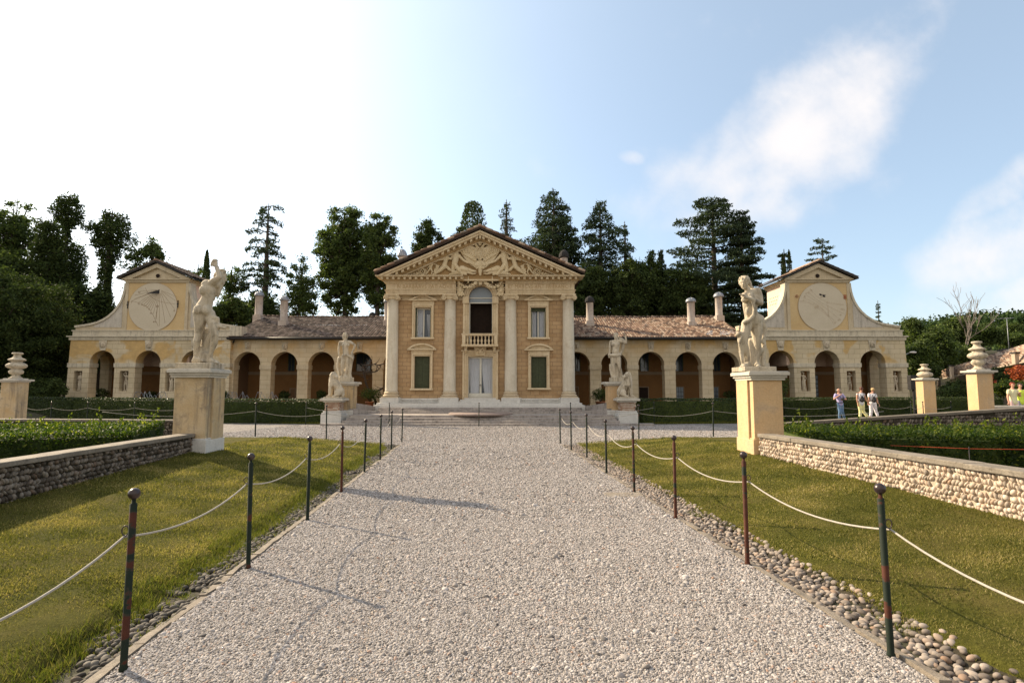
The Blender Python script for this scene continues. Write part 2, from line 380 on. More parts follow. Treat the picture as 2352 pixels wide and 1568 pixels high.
M['terracotta'] = plain('terracotta', (.35, .14, .07), .8, .3)
M['brickp'] = None
M['rope'] = plain('white rope', (.35, .32, .275), .9, .2, 60)
M['mortar'] = stone('wall mortar', (.42, .34, .25), (.50, .41, .31), (.15, .12, .09), 3, .5)
M['kerb'] = stone('kerb slab', (.17, .14, .11), (.30, .255, .20), (.05, .045, .035), 5, .9)
def rndmat(name, cols, rough=.8, bump=.3, sc=20, obj=False, spec=.3):
    m, n, b = material(name, rough, spec); q = NT(n); p = q.objc() if obj else q.pos()
    c = q.ramp(q.attr(), cols); c = q.mix(.8, c, q.ramp(q.noise(p, sc, 5, .65), [(.25, .7), (.75, 1.25)]), 'MULTIPLY'); q.L(c, b.inputs['Base Color'])
    q.bump(q.noise(p, sc * 2, 5), bump, .01, b); return m
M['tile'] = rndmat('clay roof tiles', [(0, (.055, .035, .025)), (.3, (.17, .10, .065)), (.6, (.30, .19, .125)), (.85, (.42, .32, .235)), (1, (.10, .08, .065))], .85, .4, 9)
M['tiledark'] = rndmat('weathered and shade toned roof tiles', [(0, (.03, .022, .018)), (.4, (.10, .068, .05)), (.8, (.19, .14, .11)), (1, (.27, .215, .17))], .9, .4, 6)  # on the left roofs this darker tone holds the tree shade
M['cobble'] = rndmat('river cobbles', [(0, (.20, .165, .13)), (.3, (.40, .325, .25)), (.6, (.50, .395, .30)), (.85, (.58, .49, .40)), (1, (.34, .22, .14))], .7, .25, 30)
M['cobbledark'] = rndmat('shade toned river cobbles', [(0, (.05, .038, .027)), (.4, (.12, .098, .075)), (.8, (.24, .205, .165)), (1, (.14, .09, .06))], .75, .25, 30)  # for walls in shade: the shade is put into darker stones
M['brickp'] = rndmat('old brick', [(0, (.30, .16, .10)), (.5, (.42, .30, .22)), (1, (.55, .48, .40))], .9, .4, 16)
M['leafA'] = leafmat('broadleaf foliage', [(0, (.030, .048, .014)), (.6, (.066, .095, .024)), (1, (.13, .165, .04))], rough=.65, trans=.30, spec=.2)
M['leafD'] = leafmat('dark foliage', [(0, (.022, .034, .012)), (.6, (.045, .066, .019)), (1, (.085, .11, .03))], rough=.8, trans=.2, spec=.12)
M['cedar'] = leafmat('cedar needles', [(0, (.022, .038, .022)), (.6, (.046, .068, .034)), (1, (.085, .112, .05))], rough=.8, trans=.15, spec=.12)
M['hedge'] = leafmat('clipped hedge leaves', [(0, (.012, .022, .005)), (.6, (.035, .055, .011)), (1, (.09, .11, .02))], trans=.15)
M['laurel'] = leafmat('laurel leaves', [(0, (.014, .030, .004)), (.5, (.030, .054, .007)), (.88, (.085, .11, .013)), (1, (.19, .20, .03))], .6, .42, .2)
M['grass'] = leafmat('grass blades', [(0, (.050, .058, .013)), (.35, (.125, .125, .030)), (.7, (.225, .198, .060)), (1, (.37, .295, .13))], .7, .3, .1)
M['weed'] = leafmat('weed blades', [(0, (.06, .08, .01)), (.6, (.12, .135, .024)), (1, (.24, .2, .07))], .6, .35, .1)
M['autumn'] = leafmat('red vine leaves', [(0, (.10, .02, .01)), (.6, (.35, .07, .02)), (1, (.5, .14, .03))], .6, .3)
M['bark'] = stone('bark', (.05, .038, .028), (.09, .07, .055), (.02, .015, .01), 3, .5)
M['barkpale'] = stone('dead pale wood', (.17, .14, .12), (.24, .20, .17), (.1, .08, .06), 3, .4)
# post paint: green with rust patches
def postmat():
    m, n, b = material('green paint flaking to rust', .75, .2); q = NT(n); p = q.objc(); oi = q.new('ShaderNodeObjectInfo')
    ad = q.new('ShaderNodeVectorMath'); ad.operation = 'ADD'; q.L(p, ad.inputs[0]); q.L(oi.outputs['Location'], ad.inputs[1])
    f = q.noise(ad.outputs[0], 5.0, 5, .6, 0, (1, 1, 1.5)); sc_ = q.new('ShaderNodeSeparateColor'); q.L(oi.outputs['Color'], sc_.inputs[0]); f = q.math('ADD', f, q.math('MULTIPLY', q.math('SUBTRACT', sc_.outputs[0], .5), .4))
    c = q.ramp(f, [(.0, (.008, .013, .008)), (.49, (.011, .018, .011)), (.515, (.035, .03, .02)), (.53, (.055, .017, .009)), (.8, (.085, .028, .014))])
    q.L(c, b.inputs['Base Color']); q.bump(f, .3, .01, b); return m
M['post'] = postmat()
M['knob'] = plain('dark knob', (.035, .022, .02), .3, .4, 20, .6, .3)
# gravel ground
def gravelmat():
    m, n, b = material('gravel', .9, .2); q = NT(n); p = q.pos()
    vo = q.new('ShaderNodeTexVoronoi'); vo.inputs['Scale'].default_value = 34; q.L(p, vo.inputs['Vector'])
    c = q.ramp(vo.outputs['Color'], [(0, (.13, .115, .105)), (.35, (.26, .235, .215)), (.75, (.38, .345, .315)), (1, (.47, .435, .405))])
    c = q.mix(1.0, c, q.ramp(vo.outputs['Distance'], [(.0, 1.2), (.5, .9), (.85, .3)]), 'MULTIPLY')
    sx = q.new('ShaderNodeSeparateXYZ'); q.L(p, sx.inputs[0]); wob = q.math('MULTIPLY', q.math('SUBTRACT', q.noise(p, 1.5, 3), .5), .10)
    for (a_, b_, w_, m_) in ((-.443, -.144, .03, .6), (.41, .019, .04, .4)):
        d_ = q.math('ABSOLUTE', q.math('SUBTRACT', q.math('ADD', sx.outputs[0], wob), q.math('ADD', q.math('MULTIPLY', sx.outputs[1], b_), a_))); c = q.mix(q.math('MULTIPLY', q.math('MULTIPLY', q.math('LESS_THAN', sx.outputs[1], 11.5), q.ramp(d_, [(w_ * .5, 1), (w_ * 1.6, 0)])), m_), c, (.42, .345, .27))
    tr = q.ramp(q.noise(p, .45, 5, .6, .3, (2.2, .25, 1)), [(.35, .88), (.65, 1.1)]); c = q.mix(.9, c, tr, 'MULTIPLY')
    fine = q.noise(p, 12, 6, .7); c = q.mix(.6, c, q.ramp(fine, [(.3, .75), (.7, 1.2)]), 'MULTIPLY')
    q.L(c, b.inputs['Base Color']); h = q.math('SUBTRACT', 1.0, vo.outputs['Distance'])
    bb = q.bump(h, .9, .02, None); q.bump(q.noise(p, 1.2, 4), .3, .05, b, bb); return m
M['gravel'] = gravelmat()
def lawnmat():
    m, n, b = material('lawn turf', .95, .05); q = NT(n); p = q.pos()
    c = q.ramp(q.noise(p, .9, 6, .6), [(.3, (.040, .046, .008)), (.5, (.075, .072, .015)), (.72, (.12, .095, .032))])
    c = q.mix(.9, c, q.ramp(q.noise(p, 45, 6, .75), [(.25, .45), (.75, 1.5)]), 'MULTIPLY'); c = q.mix(.6, c, q.ramp(q.noise(p, 6, 5, .7), [(.3, .75), (.7, 1.25)]), 'MULTIPLY')
    q.L(c, b.inputs['Base Color']); q.bump(q.noise(p, 40, 6, .75), .8, .03, b); return m
M['lawn'] = lawnmat()
M['earth'] = stone('rough ground', (.035, .035, .015), (.06, .052, .026), (.02, .024, .01), 1.5, .5)
M['soil'] = stone('ditch soil', (.022, .018, .011), (.045, .036, .02), (.012, .014, .006), 3, .5)
M['forest'] = leafmat('distant woodland', [(0, (.016, .032, .012)), (.6, (.035, .06, .02)), (1, (.07, .10, .035))], .8, .1, .05)
# ---------------------------------------------------------------- terrain
rng = np.random.default_rng(7); random.seed(5)
def sst(a, b, x): t = np.clip((x - a) / (b - a), 0, 1); return t * t * (3 - 2 * t)
def xc(Y): return .27 - .0719 * Y
def Ht(X, Y):
    X = np.asarray(X, float); Y = np.asarray(Y, float); a = np.abs(X - (.27 - .0719 * np.minimum(Y, 30)))
    A = np.interp(Y, [-5, 0, 6.7, 12, 15, 17.7, 22, 26], [.05, .12, .27, .43, .34, .2, .08, .0])
    h = A * np.clip((a - 3.0) / 3.1, 0, 1)
    h = h - .07 * sst(2.5, 2.62, a) * (1 - sst(2.9, 3.12, a)) * (1 - sst(16.5, 17.5, Y))
    h = h * (1 - .97 * sst(6.32, 6.62, a) * (1 - sst(11.4, 12.4, Y)))
    Yh = 28.6 + 4.0 * sst(9, 24, np.abs(X + 1.5))
    h = h + .45 * sst(Yh, Yh + .6, Y)
    h = h + 6.5 * sst(50, 75, Y)
    return h
def hz(X, Y): return float(Ht(X, Y))
def grid(xs, ys, dz=0.0, keep=None, nz_=0.0):
    xs = np.asarray(xs); ys = np.asarray(ys); GX, GY = np.meshgrid(xs, ys); Z = Ht(GX, GY) + dz
    if nz_: Z = Z + nz_ * (rng.random(Z.shape) - .5)
    v = np.stack([GX, GY, Z], -1).reshape(-1, 3); nx = len(xs); i, j = np.meshgrid(np.arange(nx - 1), np.arange(len(ys) - 1)); b = (j * nx + i).ravel()
    return v, np.stack([b, b + 1, b + nx + 1, b + nx], -1)
xs = np.concatenate([[-1800, -900, -400, -200, -120, -80], np.arange(-60, -12, 2), np.arange(-12, 10.01, .5), np.arange(12, 61, 2), [80, 120, 200, 400, 900, 1800]])
ys = np.concatenate([[-60, -20], np.arange(-6, 36, .5), np.arange(36, 100, 2), [120, 200, 400, 900, 2000, 3500]])
v, f = grid(xs, ys, -.06); g = npmesh('ground', v, f, M['earth'], smooth=True); g['kind'] = 'structure'
# gravel: the drive and the forecourt across it, following the terrain
def skew(a0, a1, Y0, Y1, dx, dy, dz, name, mat):
    al = np.linspace(a0, a1, int((a1 - a0) / dx) + 2); yl = np.linspace(Y0, Y1, int((Y1 - Y0) / dy) + 2); A_, Y_ = np.meshgrid(al, yl); X_ = A_ + xc(Y_)
    v = np.stack([X_, Y_, Ht(X_, Y_) + dz], -1).reshape(-1, 3); nx = len(al); i, j = np.meshgrid(np.arange(nx - 1), np.arange(len(yl) - 1)); b = (j * nx + i).ravel()
    o = npmesh(name, v, np.stack([b, b + 1, b + nx + 1, b + nx], -1), mat, smooth=True); o['kind'] = 'structure'; return o
skew(-2.53, 2.53, -6, 17.45, .2, .3, 0, 'gravel_drive', M['gravel'])
skew(-30, 30, 17.45, 27.9, .3, .3, .001, 'gravel_forecourt', M['gravel'])
skew(-3.5, -2.48, -6, 17.44, .08, .3, -.012, 'ditch', M['soil']); skew(2.48, 3.5, -6, 17.44, .08, .3, -.012, 'ditch', M['soil'])
# lawns with a ragged inner edge
def lawn(s):
    yl = np.arange(-6, 17.9, .12); nA = 46; V_ = []
    for Y in yl:
        e = 3.03 + .08 * noise.noise(Vector((Y * .9, s * 7, 0))) + .07 * noise.noise(Vector((Y * 3.1, s * 3, 5)))
        if s < 0: e -= .10
        for k in range(nA):
            a = e + ((6.3 if Y < 12.3 else 9.0) - e) * (k / (nA - 1)) ** 1.2; X = s * a + xc(Y)
            V_.append((X, Y, hz(X, Y) + (.008 if k else -.05) + .012 * noise.noise(Vector((X * 2.5, Y * 2.5, 0)))))
    b = np.array([j * nA + i for j in range(len(yl) - 1) for i in range(nA - 1)]); o = npmesh('lawn', V_, np.stack([b, b + 1, b + nA + 1, b + nA], -1), M['lawn'], smooth=True); o['kind'] = 'structure'
lawn(-1); lawn(1)
# ---------------------------------------------------------------- foliage helpers
def quads(c, size, asp=.55, nrm=None, jit=1.0, droop=None):
    n = len(c); a = rng.normal(size=(n, 3)); a /= np.linalg.norm(a, axis=1, keepdims=True)
    if droop is not None: a = a * jit + droop; a /= np.linalg.norm(a, axis=1, keepdims=True)
    if nrm is None: b = rng.normal(size=(n, 3))
    else: b = np.cross(nrm + .5 * jit * rng.normal(size=(n, 3)), a)
    b -= (b * a).sum(1, keepdims=True) * a; b /= np.linalg.norm(b, axis=1, keepdims=True) + 1e-9
    s = (size * (.6 + .8 * rng.random(n)))[:, None] if np.ndim(size) == 0 else size[:, None]
    v = np.stack([c - a * s * .5, c + b * s * asp * .5, c + a * s * .5, c - b * s * asp * .5], 1).reshape(-1, 3)
    return v, np.arange(4 * n).reshape(n, 4)
# grass blades, denser near the camera
def blades(pts, h, wd, lean=.5):
    n = len(pts); th = rng.random(n) * 2 * np.pi; d = np.stack([np.cos(th), np.sin(th), np.zeros(n)], -1); hh = h * (.5 + rng.random(n))
    ln = rng.normal(size=(n, 3)) * lean; ln[:, 2] = 1; ln /= np.linalg.norm(ln, axis=1, keepdims=True)
    w_ = wd * (.6 + .8 * rng.random(n)); tip = pts + ln * hh[:, None]
    v = np.stack([pts - d * w_[:, None] / 2, pts + d * w_[:, None] / 2, tip], 1).reshape(-1, 3); return v, np.arange(3 * n).reshape(n, 3)
def lawn_pts(s, Y0, Y1, dens, amin=3.0):
    n = int((Y1 - Y0) * (6.4 - amin) * dens); Y = Y0 + (Y1 - Y0) * rng.random(n); a = amin + (6.2 - amin) * rng.random(n); X = s * a + xc(Y)
    cl = np.array([noise.noise(Vector((x * 1.6, y * 1.6, 0))) for x, y in zip(X[::1], Y[::1])]) if n < 400000 else 0
    k = rng.random(n) < .75 + .5 * cl; X, Y = X[k], Y[k]; return np.stack([X, Y, Ht(X, Y) + .004], -1), (cl[k] if n < 400000 else 0)
for s in (-1, 1):
    V_, F_, R_ = [], [], []; b = 0
    for (y0, y1, d, h, wd) in [(1.5, 4.5, 9000, .021, .0045), (4.5, 8, 7500, .026, .008), (8, 12.5, 3600, .032, .012), (12.5, 17.6, 1600, .034, .018)]:
        p, cl = lawn_pts(s, y0, y1, d); v, f = blades(p, h, wd, .7); V_.append(v); F_.append(f + b); b += len(v)
        R_.append(np.clip(.45 + .6 * cl + .27 * rng.normal(size=len(p)), 0, 1))
    o = npmesh('grass', np.concatenate(V_), np.concatenate(F_), M['grass'], np.concatenate(R_)); tag(o, 'short mown green and straw coloured grass on the ' + ('left' if s < 0 else 'right') + ' lawn', 'grass', kind='stuff')
# taller weeds overhanging the ditch edges
def weeds(s, n, hgt, jit):
    Y = 2 + 15 * rng.random(n) ** .9; keep = np.array([noise.noise(Vector((y * .8, s * 9, 2))) for y in Y]) > (-.25 if s < 0 else .12); Y = Y[keep]
    a = 2.98 + (jit * np.abs(rng.normal(size=len(Y))) if jit > 0 else jit * rng.random(len(Y))) - .1; X = s * a + xc(Y); C = np.stack([X, Y, Ht(X, Y)], -1)
    k = 26; c = np.repeat(C, k, 0) + rng.normal(size=(len(C) * k, 3)) * np.array([.04, .04, 0]); c[:, 2] = Ht(c[:, 0], c[:, 1])
    v, f = blades(c, hgt, .0065, .65); return v, f
for s, n, h, j in ((-1, 1300, .06, .12), (1, 420, .045, .12), (-1.0, 170, .045, -.3)):
    v, f = weeds(s, n, h, j); tag(npmesh('weeds', v, f, M['weed'], rng.random(len(f))), ('small weeds sprouting between the cobbles of the left ditch' if j < 0 else 'longer tufts of grass along the edge of the ' + ('left' if s < 0 else 'right') + ' cobbled ditch'), 'weeds', kind='stuff')
# ---------------------------------------------------------------- loose gravel (thousands of pebbles) via instancing
def pebble_cloud(name, C, rad, rot, mat, label, cat):
    me = bpy.data.meshes.new(name); me.vertices.add(len(C)); me.vertices.foreach_set('co', C.astype(np.float32).ravel()); me.update()
    a = me.attributes.new('sc', 'FLOAT_VECTOR', 'POINT'); a.data.foreach_set('vector', rad.astype(np.float32).ravel())
    a = me.attributes.new('ro', 'FLOAT_VECTOR', 'POINT'); a.data.foreach_set('vector', rot.astype(np.float32).ravel())
    a = me.attributes.new('tone', 'FLOAT', 'POINT'); a.data.foreach_set('value', rng.random(len(C)).astype(np.float32))
    o = bpy.data.objects.new(name, me); link(o); ng = bpy.data.node_groups.new(name, 'GeometryNodeTree')
    ng.interface.new_socket('Geometry', in_out='INPUT', socket_type='NodeSocketGeometry'); ng.interface.new_socket('Geometry', in_out='OUTPUT', socket_type='NodeSocketGeometry')
    nn = ng.nodes.new; gi = nn('NodeGroupInput'); go = nn('NodeGroupOutput'); ic = nn('GeometryNodeMeshIcoSphere'); ic.inputs['Subdivisions'].default_value = 2
    ss = nn('GeometryNodeSetShadeSmooth'); sm_ = nn('GeometryNodeSetMaterial'); sm_.inputs['Material'].default_value = mat; ip = nn('GeometryNodeInstanceOnPoints')
    def at(nm, ty): q = nn('GeometryNodeInputNamedAttribute'); q.data_type = ty; q.inputs['Name'].default_value = nm; return [x for x in q.outputs if x.enabled][0]
    l = ng.links.new; l(ic.outputs[0], ss.inputs[0]); l(ss.outputs[0], sm_.inputs[0]); l(sm_.outputs[0], ip.inputs['Instance']); l(gi.outputs[0], ip.inputs['Points'])
    l(at('ro', 'FLOAT_VECTOR'), ip.inputs['Rotation']); l(at('sc', 'FLOAT_VECTOR'), ip.inputs['Scale']); l(ip.outputs[0], go.inputs[0])
    md = o.modifiers.new('scatter', 'NODES'); md.node_group = ng; me.materials.append(mat); tag(o, label, cat, kind='stuff'); return o
def pebmat(name, cols):
    m, n, b = material(name, .8, .3); q = NT(n); a = q.new('ShaderNodeAttribute'); a.attribute_type = 'INSTANCER'; a.attribute_name = 'tone'
    c = q.ramp(a.outputs['Fac'], cols); q.L(c, b.inputs['Base Color']); return m
M['peb'] = pebmat('pebbles', [(0, (.13, .117, .108)), (.3, (.245, .22, .20)), (.65, (.34, .305, .28)), (.95, (.45, .415, .39)), (1, (.30, .18, .12))])
M['cob2'] = pebmat('ditch cobbles', [(0, (.09, .073, .06)), (.4, (.20, .165, .137)), (.8, (.33, .28, .235)), (1, (.23, .15, .10))])
M['cob3'] = pebmat('darker ditch cobbles', [(0, (.025, .022, .017)), (.4, (.07, .06, .048)), (.8, (.16, .14, .115)), (1, (.09, .065, .045))])  # darker set for the left ditch
Cs, Rs = [], []
for (y0, y1, dens, r) in [(2.3, 4.6, 12500, .0060), (4.6, 7.5, 8000, .0074), (7.5, 12, 3600, .0092), (12, 18, 1300, .012)]:
    n = int(5.1 * (y1 - y0) * dens); Y = y0 + (y1 - y0) * rng.random(n); a = -2.46 + 4.92 * rng.random(n)
    XX = a + xc(Y); rut = np.exp(-((XX + .443 + .144 * Y) / .045) ** 2) * (Y < 9) + .7 * np.exp(-((XX - .41 - .019 * Y) / .05) ** 2) * (Y < 11); k = rng.random(n) > rut * .5; Y, a = Y[k], a[k]; n = len(Y)
    X = a + xc(Y); sz = r * np.exp(.28 * rng.normal(size=n)) * np.where(rng.random(n) < .008, 2.1, 1)
    Cs.append(np.stack([X, Y, sz * .22], -1)); Rs.append(np.stack([sz * (1 + .35 * rng.random(n)), sz, sz * (.45 + .3 * rng.random(n))], -1))
n = 95000; Y = 17.3 + 9.2 * rng.random(n) ** 1.1; X = -10.5 + 19.5 * rng.random(n); k = (Y < 25.8) | (np.abs(X + 1.8) > 8.3); X, Y = X[k], Y[k]; n = len(X); sz = .015 * np.exp(.25 * rng.normal(size=n)); Cs.append(np.stack([X, Y, Ht(X, Y) + sz * .2], -1)); Rs.append(np.stack([sz * 1.25, sz, sz * .6], -1))
C = np.concatenate(Cs); Rd = np.concatenate(Rs); ro = np.stack([.35 * rng.normal(size=len(C)), .35 * rng.normal(size=len(C)), 6.28 * rng.random(len(C))], -1)
pebble_cloud('loose_gravel', C, Rd, ro, M['peb'], 'loose pale pinkish grey pebbles covering the straight drive', 'gravel')
for s in (-1, 1):
    n = 5200; Y = 1.8 + 15.5 * rng.random(n) ** 1.25; a = 2.55 + .5 * rng.random(n); X = s * a + xc(Y)
    # relax onto a jittered lattice so that the cobbles lie side by side
    q = .056; gy = np.arange(1.8, 17.3, q); ga = np.arange(2.55, 3.07 if s > 0 else 2.98, q * .86); GA, GY = np.meshgrid(ga, gy); GA = GA + (np.arange(len(gy)) % 2)[:, None] * q * .43 + .014 * rng.normal(size=GA.shape); GY = GY + .017 * rng.normal(size=GY.shape)
    a, Y = GA.ravel(), GY.ravel()
    if s < 0: k = np.array([noise.noise(Vector((y * 1.3, x_ * 1.5, 3))) for y, x_ in zip(Y, a)]) > -.33
    else: k = rng.random(len(a)) > .04
    a, Y = a[k], Y[k]; X = s * a + xc(Y); n = len(X); sz = .0262 * (.72 + .65 * rng.random(n)); bank = sst(3.0, 3.4, a) * .07
    pebble_cloud('ditch_cobbles', np.stack([X, Y, Ht(X, Y) + bank * .3 - .002], -1), np.stack([sz * (1 + .3 * rng.random(n)), sz * .85, sz * .7], -1), np.stack([.3 * rng.normal(size=n), .3 * rng.normal(size=n), 6.28 * rng.random(n)], -1),
                 M['cob2'] if s > 0 else M['cob3'], 'rounded river cobbles lining the shallow ditch along the ' + ('left' if s < 0 else 'right') + ' side of the drive', 'cobbles')
# kerb slabs on edge
for s in (-1, 1):
    mb = MB(); Y = -2.0
    while Y < 17.3:
        ln = .25 + .6 * random.random()
        if random.random() < .10: Y += ln * .5
        w0 = 2.475 + .02 * random.random(); h = .004 + .02 * random.random(); yy = [Y, Y + ln * .3, Y + ln * .65, Y + ln - .02]; vs = []
        for y in yy:
            j = .02 * random.random(); x0 = s * (w0 - j) + xc(y); x1 = s * (w0 + .045 + .02 * random.random()) + xc(y); hh = h - .02 * random.random() * .6
            vs += [(x0, y, -.1), (x0, y, hh), (x1, y, hh - .004), (x1, y, -.12)]
        fs = [(0, 1, 2, 3), (15, 14, 13, 12)]
        for i in range(3):
            for k in range(4): fs.append((i * 4 + k, i * 4 + (k + 1) % 4, i * 4 + 4 + (k + 1) % 4, i * 4 + 4 + k))
        mb.add(vs, fs); Y += ln
    o = struct('kerb_stones', mb, M['kerb'])
mb = MB(); mb.box(1.62, 2.25, 9.0, 9.35, -.02, .012); mb.xf(lambda q: q + Vector((.02 * q.y - .3, 0, 0))); mb.solo('stone_slab', M['kerb'], 'flat irregular stone slab sunk in the gravel by the right kerb', 'slab', bevel=.02)
# ---------------------------------------------------------------- cobble retaining walls with stone coping
def cobble_wall(name, label, p0, p1, zt0, zt1, zb, side, cmat, copemat, cope_w=.34, cs=.078, off_=None, cope_h=.07):
    d = Vector((p1[0] - p0[0], p1[1] - p0[1], 0)); Ln = d.length; d.normalize(); nrm = Vector((d.y, -d.x, 0)) * side      # nrm: towards the viewer
    T = thing(name, label, 'wall', (p0[0], p0[1], 0))
    def pt(t, o, z): return Vector((p0[0], p0[1], 0)) + d * t + nrm * o + Vector((0, 0, z))
    core = MB(); n = 12
    for i in range(n):
        t0, t1 = Ln * i / n, Ln * (i + 1) / n; z0, z1 = zt0 + (zt1 - zt0) * i / n, zt0 + (zt1 - zt0) * (i + 1) / n
        core.add([pt(t0, 0, zb), pt(t1, 0, zb), pt(t1, -.3, zb), pt(t0, -.3, zb), pt(t0, 0, z0 - cope_h), pt(t1, 0, z1 - cope_h), pt(t1, -.3, z1 - cope_h), pt(t0, -.3, z0 - cope_h)],
                 [(0, 1, 5, 4), (1, 2, 6, 5), (2, 3, 7, 6), (3, 0, 4, 7), (4, 5, 6, 7)])
    core.build('wall_core', M['mortar'] if cmat is M['cobble'] else M['soil'], T)  # shaded walls: dark soil colour paints the shade into the mortar
    V0, F0 = ico(2); vs, fs, rr = [], [], []; b = 0; row = 0; zrel = 0.02; H0 = max(zt0, zt1)
    while zb + zrel < H0 - cope_h:
        t = random.random() * .05; slant = R(random.choice((-34, 32, 24, -26)))
        rh = cs * (.75 + .4 * random.random())
        while t < Ln:
            zt = zt0 + (zt1 - zt0) * t / Ln - cope_h; wd = cs * (.34 + .48 * random.random() ** 1.5); z = zb + zrel + rh * .5 + .013 * random.uniform(-1, 1) + .012 * noise.noise(Vector((t * 1.3, row * .2, 0)))
            gz = hz(*pt(t, .05, 0)[:2])
            if z + rh * .4 < zt and z > gz - .06 and random.random() > .07:
                M_ = V0 * np.array([wd * .56, .036, rh * (.5 + .12 * random.random())]); a = slant + random.uniform(-.35, .35); ca, sa = math.cos(a), math.sin(a)
                x_ = M_[:, 0] * ca - M_[:, 2] * sa; z_ = M_[:, 0] * sa + M_[:, 2] * ca; c = pt(t, .006 - .02 * random.random() ** 2, z)
                P_ = np.stack([c.x + x_ * d.x + M_[:, 1] * nrm.x, c.y + x_ * d.y + M_[:, 1] * nrm.y, c.z + z_], -1); vs.append(P_); fs.append(F0 + b); b += len(P_); rr.append(np.full(len(F0), random.random()))
            t += wd * 1.12
        zrel += rh * .98; row += 1
    npmesh('cobble_facing', np.concatenate(vs), np.concatenate(fs), cmat, np.concatenate(rr), True, T)
    cp = MB(); t = 0
    while t < Ln - .05:
        ln = min(.8 + .9 * random.random(), Ln - t); za, zb_ = zt0 + (zt1 - zt0) * t / Ln, zt0 + (zt1 - zt0) * (t + ln) / Ln; j = .012 * random.random(); o1 = .055 + .015 * random.random(); jz = .006 * random.random()
        a, c = t + .004, t + ln - .004
        cp.add([pt(a, o1, za - cope_h), pt(c, o1 - j, zb_ - cope_h), pt(c, -cope_w + o1, zb_ - cope_h), pt(a, -cope_w + o1, za - cope_h), pt(a, o1, za + jz), pt(c, o1 - j, zb_ + jz), pt(c, -cope_w + o1, zb_ + jz), pt(a, -cope_w + o1, za + jz)],
               [(3, 2, 1, 0), (4, 5, 6, 7), (0, 1, 5, 4), (1, 2, 6, 5), (2, 3, 7, 6), (3, 0, 4, 7)])
        t += ln
    cp.build('coping', copemat, T, bevel=.012); return T
WL0 = (-6.68, 11.72); WL1 = (-6.0, .5); WR0 = (5.12, 11.5); WR1 = (6.45, .5)
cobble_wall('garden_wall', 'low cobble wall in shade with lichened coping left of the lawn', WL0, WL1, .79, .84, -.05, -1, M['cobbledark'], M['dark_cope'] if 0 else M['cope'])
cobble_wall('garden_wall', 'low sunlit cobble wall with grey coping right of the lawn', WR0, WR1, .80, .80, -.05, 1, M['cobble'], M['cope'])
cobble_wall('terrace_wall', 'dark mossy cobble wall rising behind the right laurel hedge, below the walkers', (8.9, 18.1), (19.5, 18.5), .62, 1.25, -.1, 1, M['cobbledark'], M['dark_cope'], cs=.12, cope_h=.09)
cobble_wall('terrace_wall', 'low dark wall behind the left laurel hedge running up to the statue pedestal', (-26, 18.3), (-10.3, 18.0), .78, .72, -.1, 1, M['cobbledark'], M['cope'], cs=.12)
# ---------------------------------------------------------------- hedges
def hedge(name, label, path, th, z0, z1, leaf, dens, mat, rough=.05, group=None, shoots=0, tone=.45):
    T = thing(name, label, 'hedge', (path[0][0], path[0][1], z0), group); core = MB(); Cn, Nn = [], []
    for i in range(len(path) - 1):
        a = Vector((*path[i], 0)); c = Vector((*path[i + 1], 0)); d = (c - a); Ln = d.length; d.normalize(); nb = Vector((-d.y, d.x, 0)); e = .06 + leaf
        q = [a + nb * e, c + nb * e, c + nb * (th - e), a + nb * (th - e)]
        core.add([(p.x, p.y, z0) for p in q] + [(p.x, p.y, z1 - e) for p in q], [(0, 1, 5, 4), (1, 2, 6, 5), (2, 3, 7, 6), (3, 0, 4, 7), (4, 5, 6, 7)])
        for (kind, area) in (('f', Ln * (z1 - z0)), ('t', Ln * th), ('b', Ln * (z1 - z0) * .3), ('e', th * (z1 - z0)), ('e2', th * (z1 - z0))):
            n = int(area * dens); s_ = rng.random(n); t_ = rng.random(n); dep = np.abs(rng.normal(size=n)) * rough * 1.3
            if kind == 'f': A_ = np.outer(s_ * Ln, d) + np.outer(dep, nb); A_[:, 2] = z0 + (z1 - z0) * t_; nn_ = -nb
            elif kind == 'b': A_ = np.outer(s_ * Ln, d) + np.outer(th - dep, nb); A_[:, 2] = z0 + (z1 - z0) * t_; nn_ = nb
            elif kind == 't': A_ = np.outer(s_ * Ln, d) + np.outer(t_ * th, nb); A_[:, 2] = z1 - dep + rough * .8 * rng.random(n); nn_ = Vector((0, 0, 1))
            elif kind == 'e': A_ = np.outer(dep, d) + np.outer(t_ * th, nb); A_[:, 2] = z0 + (z1 - z0) * s_; nn_ = -d
            else: A_ = np.outer(Ln - dep, d) + np.outer(t_ * th, nb); A_[:, 2] = z0 + (z1 - z0) * s_; nn_ = d
            bm_ = np.array([noise.noise(Vector((p[0] * 1.5, p[1] * 1.5, p[2] * 2))) for p in A_]) * rough * 1.2; A_ = A_ + np.outer(bm_, nn_)
            A_[:, 0] += a.x; A_[:, 1] += a.y; Cn.append(A_); Nn.append(np.tile(np.array(nn_), (n, 1)))
    core.build('hedge_core', M['leafD'], T)
    Cn = np.concatenate(Cn); Nn = np.concatenate(Nn)
    v, f = quads(Cn, leaf, .5, Nn, 1.0, Nn * .35 + np.array([0, 0, .25])); r = np.clip(tone + .28 * rng.normal(size=len(f)) , 0, 1)
    if shoots:
        for k in range(shoots):
            i = rng.integers(len(Cn)); p = Cn[i].copy(); p[2] = z1
            m_ = 16; hh = .1 + .22 * rng.random() * (2 if k % 9 == 0 else 1); c = p + np.stack([.03 * rng.normal(size=m_), .03 * rng.normal(size=m_), hh * rng.random(m_)], -1)
            v2, f2 = quads(c, leaf * 1.15, .42, None, .8, np.array([0, 0, .8])); f = np.concatenate([f, f2 + len(v)]); v = np.concatenate([v, v2]); r = np.concatenate([r, np.clip(.8 + .15 * rng.normal(size=m_), 0, 1)])
    npmesh('leaves', v, f, mat, r, False, T); return T
